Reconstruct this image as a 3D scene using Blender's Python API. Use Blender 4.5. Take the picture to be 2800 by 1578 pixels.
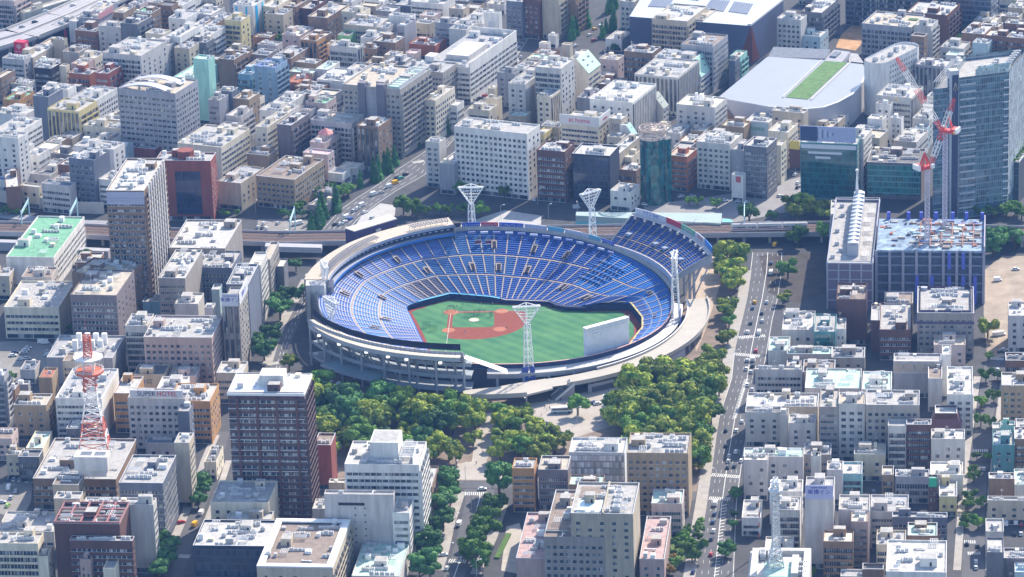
import bpy, bmesh, math, random
from mathutils import Vector, Matrix
R=math.radians
for o in list(bpy.data.objects): bpy.data.objects.remove(o)
sc=bpy.context.scene; C=sc.collection
# ---------------- camera
dl=R(20.03); rl=R(1.9)
f=Vector((0,math.cos(dl),-math.sin(dl))); r=Vector((1,0,0)); u=Vector((0,math.sin(dl),math.cos(dl)))
cu=u*math.cos(rl)+r*math.sin(rl); cr=r*math.cos(rl)-u*math.sin(rl)
cam=bpy.data.cameras.new('camera'); co=bpy.data.objects.new('camera',cam); C.objects.link(co)
m=Matrix((cr,cu,-f)).transposed().to_4x4(); m.translation=Vector((0,-2000,740)); co.matrix_world=m
cam.sensor_width=36; cam.lens=36*10800/2800; cam.clip_start=10; cam.clip_end=9000
sc.camera=co
# ---------------- sky and sun
SUN_EL=40; SUN_AZ=34   # sun stands behind and to the right of the stadium
w=bpy.data.worlds.new('World'); sc.world=w; w.use_nodes=True
nt=w.node_tree; bg=nt.nodes['Background']; sky=nt.nodes.new('ShaderNodeTexSky')
sky.sky_type='NISHITA'; sky.sun_disc=False; sky.sun_elevation=R(SUN_EL); sky.sun_rotation=R(SUN_AZ)
nt.links.new(sky.outputs[0],bg.inputs[0]); bg.inputs[1].default_value=0.14
sl=bpy.data.lights.new('sun','SUN'); sl.energy=4.1; sl.angle=R(0.5); sl.color=(1,0.90,0.75)
so=bpy.data.objects.new('sun',sl); C.objects.link(so)
sd=Vector((math.sin(R(SUN_AZ))*math.cos(R(SUN_EL)),math.cos(R(SUN_AZ))*math.cos(R(SUN_EL)),math.sin(R(SUN_EL))))
so.rotation_euler=sd.to_track_quat('Z','Y').to_euler(); so.location=(300,500,600)
sc.view_settings.view_transform='Standard'; sc.view_settings.look='None'; sc.view_settings.exposure=1.05; sc.view_settings.gamma=1
sc.cycles.use_denoising=True; sc.cycles.max_bounces=6; sc.cycles.diffuse_bounces=3; sc.cycles.glossy_bounces=2; sc.cycles.volume_bounces=0; sc.cycles.transparent_max_bounces=6
rnd=random.Random(7)
# ---------------- materials
MATS={}
def nm(n):
    m=bpy.data.materials.new(n); m.use_nodes=True; t=m.node_tree; return m,t,t.nodes['Principled BSDF']
def link(t,a,b): t.links.new(a,b)
def mat(n,rgb,rough=.8,var=.25,scale=.25,metal=0,stretch=1,fine=0):
    if n in MATS: return MATS[n]
    m,t,b=nm(n); b.inputs['Roughness'].default_value=rough; b.inputs['Metallic'].default_value=metal
    if rough>.5: b.inputs['Specular IOR Level'].default_value=.25
    if var>0:
        g=t.nodes.new('ShaderNodeNewGeometry'); mp=t.nodes.new('ShaderNodeMapping'); link(t,g.outputs['Position'],mp.inputs[0]); mp.inputs['Scale'].default_value=(1,1,stretch)
        nz=t.nodes.new('ShaderNodeTexNoise'); nz.inputs['Scale'].default_value=scale; nz.inputs['Detail'].default_value=6; nz.inputs['Roughness'].default_value=.65
        link(t,mp.outputs[0],nz.inputs['Vector'])
        cr_=t.nodes.new('ShaderNodeMapRange'); cr_.inputs[1].default_value=.3; cr_.inputs[2].default_value=.7; cr_.inputs[3].default_value=1-var; cr_.inputs[4].default_value=1+var*.6
        link(t,nz.outputs[0],cr_.inputs[0])
        mx=t.nodes.new('ShaderNodeVectorMath'); mx.operation='SCALE'; mx.inputs[0].default_value=rgb; link(t,cr_.outputs[0],mx.inputs['Scale'])
        link(t,mx.outputs[0],b.inputs['Base Color'])
    else: b.inputs['Base Color'].default_value=(*rgb,1)
    MATS[n]=m; return m
WC=dict(white=(.70,.68,.65),cream=(.70,.63,.50),lgrey=(.55,.53,.50),grey=(.34,.34,.37),dgrey=(.16,.165,.19),beige=(.51,.44,.345),dbeige=(.37,.34,.31),sand=(.42,.37,.29),tan=(.36,.27,.18),
 brown=(.25,.17,.12),maroon=(.14,.075,.065),wine=(.13,.085,.085),mauve=(.27,.195,.19),red=(.25,.075,.06),brick=(.23,.13,.095),rust=(.42,.15,.08),pink=(.56,.45,.42),rose=(.42,.31,.28),lav=(.52,.49,.48),purple=(.20,.17,.18),
 slate=(.15,.17,.22),navy=(.03,.04,.07),black=(.03,.03,.04),teal=(.10,.24,.26),mint=(.33,.60,.52),aqua=(.32,.55,.58),cyan=(.42,.55,.60),skyblue=(.20,.36,.48),blue=(.24,.34,.46),lime=(.25,.50,.22),
 yellow=(.62,.53,.28),orange=(.45,.25,.11),taupe=(.31,.28,.26),slateglass=(.12,.17,.20),glasswhite=(.6,.65,.68),green=(.15,.42,.24))
def wallm(c): return mat('wall_'+c,WC[c],.85,.24,.4,0,.16)
RC=dict(white=(.47,.46,.44),lgrey=(.39,.38,.37),grey=(.36,.36,.37),dgrey=(.16,.16,.17),tan=(.46,.41,.34),brown=(.26,.21,.18),sand=(.5,.44,.35),cream=(.66,.61,.5),green=(.17,.38,.25),mint=(.45,.62,.54),rust=(.36,.15,.10),
 slate=(.17,.19,.23),black=(.05,.05,.05),cyan=(.45,.6,.66),blue=(.2,.25,.5),rose=(.45,.32,.31),pink=(.6,.42,.42),skyblue=(.3,.45,.55),yellow=(.6,.5,.2))
def roofm(c): return mat('roof_'+c,RC[c],.9,.30,.35)
def glassm():
    if 'glass' in MATS: return MATS['glass']
    m,t,b=nm('window_glass'); g=t.nodes.new('ShaderNodeNewGeometry'); sc_=t.nodes.new('ShaderNodeVectorMath'); sc_.operation='MULTIPLY'; sc_.inputs[1].default_value=(.62,.62,.30)
    link(t,g.outputs['Position'],sc_.inputs[0]); fl=t.nodes.new('ShaderNodeVectorMath'); fl.operation='FLOOR'; link(t,sc_.outputs[0],fl.inputs[0])
    wn=t.nodes.new('ShaderNodeTexWhiteNoise'); link(t,fl.outputs[0],wn.inputs['Vector'])
    rp=t.nodes.new('ShaderNodeValToRGB'); e=rp.color_ramp.elements; e[0].position=0; e[0].color=(.02,.03,.055,1); e[1].position=1; e[1].color=(.42,.44,.44,1)
    for p,c in ((.5,(.04,.06,.09,1)),(.74,(.09,.12,.15,1)),(.9,(.24,.26,.27,1))):
        x=e.new(p); x.color=c
    link(t,wn.outputs['Value'],rp.inputs[0]); link(t,rp.outputs[0],b.inputs['Base Color']); b.inputs['Roughness'].default_value=.12; b.inputs['Specular IOR Level'].default_value=.6
    MATS['glass']=m; return m
def curtainm(n,rgb,frame=(.3,.32,.35),px=1.5,pz=3.4,fx=.10,fz=.22,rough=.08):
    if n in MATS: return MATS[n]
    m,t,b=nm(n); tc=t.nodes.new('ShaderNodeTexCoord'); sp=t.nodes.new('ShaderNodeSeparateXYZ'); link(t,tc.outputs['Object'],sp.inputs[0])
    def md(a,p,fr):
        d=t.nodes.new('ShaderNodeMath'); d.operation='DIVIDE'; d.inputs[1].default_value=p; link(t,a,d.inputs[0])
        q=t.nodes.new('ShaderNodeMath'); q.operation='FRACT'; link(t,d.outputs[0],q.inputs[0])
        s=t.nodes.new('ShaderNodeMath'); s.operation='LESS_THAN'; s.inputs[1].default_value=fr; link(t,q.outputs[0],s.inputs[0]); return s.outputs[0]
    ad=t.nodes.new('ShaderNodeMath'); ad.operation='ADD'; link(t,sp.outputs[0],ad.inputs[0]); link(t,sp.outputs[1],ad.inputs[1])
    a=md(ad.outputs[0],px,fx); c=md(sp.outputs[2],pz,fz); mx=t.nodes.new('ShaderNodeMath'); mx.operation='MAXIMUM'; link(t,a,mx.inputs[0]); link(t,c,mx.inputs[1])
    vm=t.nodes.new('ShaderNodeVectorMath'); vm.operation='MULTIPLY'; vm.inputs[1].default_value=(.66,.66,.29); link(t,tc.outputs['Object'],vm.inputs[0]); fl=t.nodes.new('ShaderNodeVectorMath'); fl.operation='FLOOR'; link(t,vm.outputs[0],fl.inputs[0])
    wn=t.nodes.new('ShaderNodeTexWhiteNoise'); link(t,fl.outputs[0],wn.inputs['Vector'])
    mr=t.nodes.new('ShaderNodeMapRange'); mr.inputs[3].default_value=.5; mr.inputs[4].default_value=1.7; link(t,wn.outputs['Value'],mr.inputs[0])
    s2=t.nodes.new('ShaderNodeVectorMath'); s2.operation='SCALE'; s2.inputs[0].default_value=rgb; link(t,mr.outputs[0],s2.inputs['Scale'])
    mc=t.nodes.new('ShaderNodeMix'); mc.data_type='RGBA'; link(t,mx.outputs[0],mc.inputs[0]); link(t,s2.outputs[0],mc.inputs[6]); mc.inputs[7].default_value=(*frame,1)
    link(t,mc.outputs[2],b.inputs['Base Color']); b.inputs['Roughness'].default_value=rough; b.inputs['Specular IOR Level'].default_value=.8
    MATS[n]=m; return m
M=lambda n,c,**k: mat(n,c,**k)
white=mat('white_paint',(.78,.78,.78),.6,.08,.5); lgrey=mat('light_grey_metal',(.5,.51,.53),.6,.12,.5); mgrey=mat('mid_grey_metal',(.28,.29,.31),.6,.15,.5); dark=mat('dark_opening',(.03,.03,.04),.7,0)
conc=mat('concrete',(.42,.41,.40),.9,.18,.3); steel=mat('galvanised_steel',(.62,.64,.66),.5,.1,.5,.3)
asph=mat('asphalt',(.075,.076,.082),.95,.22,.12); line_w=mat('road_paint_white',(.66,.66,.64),.8,.25,.8); pave=mat('pavement_slabs',(.36,.335,.31),.9,.18,.2)
tarmac=mat('road_tarmac',(.11,.11,.118),.95,.16,.08)
# ---------------- mesh helpers
class MB:
    def __init__(s): s.v=[]; s.f=[]; s.mi=[]
    def add(s,vs,fs,mi=0):
        k=len(s.v); s.v+= [tuple(v) for v in vs]; s.f+=[tuple(i+k for i in f_) for f_ in fs]; s.mi+=[mi]*len(fs); return s
    def box(s,x0,x1,y0,y1,z0,z1,mi=0,bottom=False):
        vs=[(x0,y0,z0),(x1,y0,z0),(x1,y1,z0),(x0,y1,z0),(x0,y0,z1),(x1,y0,z1),(x1,y1,z1),(x0,y1,z1)]
        fs=[(4,5,6,7),(0,1,5,4),(1,2,6,5),(2,3,7,6),(3,0,4,7)]
        if bottom: fs.append((3,2,1,0))
        return s.add(vs,fs,mi)
    def prism(s,poly,z0,z1,mi=0,top=None,cap=True):
        n=len(poly); vs=[(p[0],p[1],z0) for p in poly]+[(p[0],p[1],z1) for p in poly]
        s.add(vs,[(i,(i+1)%n,n+(i+1)%n,n+i) for i in range(n)],mi)
        if cap: s.add([(p[0],p[1],z1) for p in poly],[tuple(range(n))],mi if top is None else top)
        return s
    def sheet(s,poly,z,mi=0): return s.add([(p[0],p[1],z) for p in poly],[tuple(range(len(poly)))],mi)
    def bar(s,p,q,r_,mi=0,n=4):
        p=Vector(p); q=Vector(q); d=(q-p)
        if d.length<1e-4: return s
        d.normalize(); a=d.cross(Vector((0,0,1)) if abs(d.z)<.9 else Vector((1,0,0))).normalized(); b=d.cross(a)
        vs=[]
        for e in (p,q):
            for i in range(n):
                t=2*math.pi*(i+.5)/n; vs.append(e+a*(math.cos(t)*r_)+b*(math.sin(t)*r_))
        fs=[(i,(i+1)%n,n+(i+1)%n,n+i) for i in range(n)]+[tuple(range(n))[::-1],tuple(range(n,2*n))]
        return s.add(vs,fs,mi)
    def cyl(s,x,y,z0,z1,r0,r1=None,n=14,mi=0,cap=True):
        r1=r0 if r1 is None else r1
        vs=[(x+math.cos(2*math.pi*i/n)*q,y+math.sin(2*math.pi*i/n)*q,z) for z,q in ((z0,r0),(z1,r1)) for i in range(n)]
        fs=[(i,(i+1)%n,n+(i+1)%n,n+i) for i in range(n)]
        if cap: fs.append(tuple(range(n,2*n)))
        return s.add(vs,fs,mi)
    def mesh(s,name,mats):
        me=bpy.data.meshes.new(name); me.from_pydata(s.v,[],s.f)
        for m_ in (mats if isinstance(mats,(list,tuple)) else [mats]): me.materials.append(m_)
        if any(s.mi): me.polygons.foreach_set('material_index',s.mi)
        me.update(); return me
    def obj(s,name,mats,parent=None,loc=None):
        return mobj(name,s.mesh(name,mats),parent,loc)
def mobj(name,me,parent=None,loc=None,rz=0,scale=None):
    o=bpy.data.objects.new(name,me); C.objects.link(o)
    if parent: o.parent=parent
    if loc: o.location=loc
    if rz: o.rotation_euler=(0,0,rz)
    if scale: o.scale=scale
    return o
def tag(o,label=None,cat=None,group=None,kind=None):
    if label: o['label']=label
    if cat: o['category']=cat
    if group: o['group']=group
    if kind: o['kind']=kind
    return o
def thing(name,label,cat,loc=(0,0,0),rz=0,group=None):
    o=mobj(name,None,None,loc,rz); return tag(o,label,cat,group)
def struct(name,mb,m_): return tag(mb.obj(name,m_),kind='structure')
def text(s_,size,loc,rot,mt,parent=None,name='lettering',ext=.06,w=None,align='CENTER'):
    cu_=bpy.data.curves.new(name,'FONT'); cu_.body=s_; cu_.size=size; cu_.extrude=ext; cu_.align_x=align; cu_.align_y='CENTER'; cu_.materials.append(mt)
    if w: cu_.space_character=w
    o=bpy.data.objects.new(name,cu_); C.objects.link(o); me=bpy.data.meshes.new_from_object(o); bpy.data.objects.remove(o); o=bpy.data.objects.new(name,me); C.objects.link(o); o.location=loc; o.rotation_euler=rot
    if parent: o.parent=parent
    return o
FRONT=(R(90),0,0); SIDE=(R(90),0,R(90))
# shared meshes
unit=lambda n,m_: MB().box(-.5,.5,-.5,.5,-.5,.5,0,True).mesh(n,m_)
def win_mesh(name,nm_):
    b=MB(); b.box(-.5,.5,-.5,.5,-.5,.5,0,True); b.box(-.53,.53,-.75,.5,-.60,-.5,1,True)
    for i in range(nm_): x=-.5+(i+1)/(nm_+1); b.box(x-.006,x+.006,-.62,-.5,-.5,.5,1); 
    for i in range(nm_): x=-.5+(i+1)/(nm_+1); b.box(x-.006,x+.006,.5,.62,-.5,.5,1)
    return b.mesh(name,[glassm(),wallm('lgrey')])
WIN=win_mesh('window',1); BAND=win_mesh('window_band',11)
def band_side():
    b=MB(); b.box(-.5,.5,-.5,.5,-.5,.5,0,True); b.box(-.5,.75,-.53,.53,-.60,-.5,1,True)
    for i in range(11): y=-.5+(i+1)/12; b.box(.5,.62,y-.006,y+.006,-.5,.5,1)
    return b.mesh('window_band',[glassm(),wallm('lgrey')])
BANDS=band_side()
def ac_mesh():
    b=MB(); b.box(-.9,.9,-.5,.5,.25,1.7,0); b.cyl(-.42,0,1.7,1.74,.34,n=10,mi=1); b.cyl(.42,0,1.7,1.74,.34,n=10,mi=1); b.box(-.8,.8,-.52,-.5,.5,1.5,2); b.box(-.9,.9,-.5,.5,0,.12,2)
    return b.mesh('air_conditioner',[white,dark,lgrey])
AC=ac_mesh()
def ac2_mesh():
    b=MB(); b.box(-1.3,1.3,-1.3,1.3,.3,2.6,0); b.cyl(0,0,2.6,2.75,1.0,n=12,mi=1); b.box(-1.32,1.32,-1.32,1.32,.9,1.2,1)
    return b.mesh('cooling_unit',[lgrey,mgrey])
AC2=ac2_mesh()
def tank_mesh():
    b=MB()
    for sx in (-1,1):
        for sy in (-1,1): b.bar((sx*.9,sy*.9,0),(sx*.9,sy*.9,1.4),.1,1)
    b.cyl(0,0,1.4,3.6,1.35,n=16); b.cyl(0,0,3.6,4.0,1.35,.4,n=16)
    return b.mesh('water_tank',[mat('tank_cream',(.74,.72,.62),.5,.05),lgrey])
TANK=tank_mesh()
def duct_mesh():
    b=MB(); b.box(-3,3,-.35,.35,.4,1.0,0,True); b.box(-3,-2.4,-.35,1.6,.4,1.0,0,True); b.box(1.8,2.3,-1.4,.3,.4,1.0,0,True)
    for x in (-2.4,0,2.4): b.bar((x,0,0),(x,0,.4),.12,1)
    return b.mesh('duct',[steel,mgrey])
DUCT=duct_mesh()
def rack_mesh():
    b=MB()
    for i in range(5): b.box(-2.6,2.6,-1.6+i*.8-.08,-1.6+i*.8+.08,1.8,2.0,0,True)
    for x in (-2.6,2.6): b.box(x-.1,x+.1,-1.8,1.8,1.65,1.8,0,True)
    for x in (-2.5,2.5):
        for y in (-1.6,1.6): b.bar((x,y,0),(x,y,1.7),.09)
    return b.mesh('pipe_rack',[steel])
RACK=rack_mesh()
def ant_mesh():
    b=MB(); b.bar((0,0,0),(0,0,5.5),.07); b.bar((-.9,0,4.8),(.9,0,4.8),.05); b.bar((-.6,0,4.2),(.6,0,4.2),.05)
    for a in (0,2.1,4.2): b.bar((math.cos(a)*1.0,math.sin(a)*1.0,0),(0,0,2.4),.05)
    return b.mesh('antenna',[steel])
ANT=ant_mesh()

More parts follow.
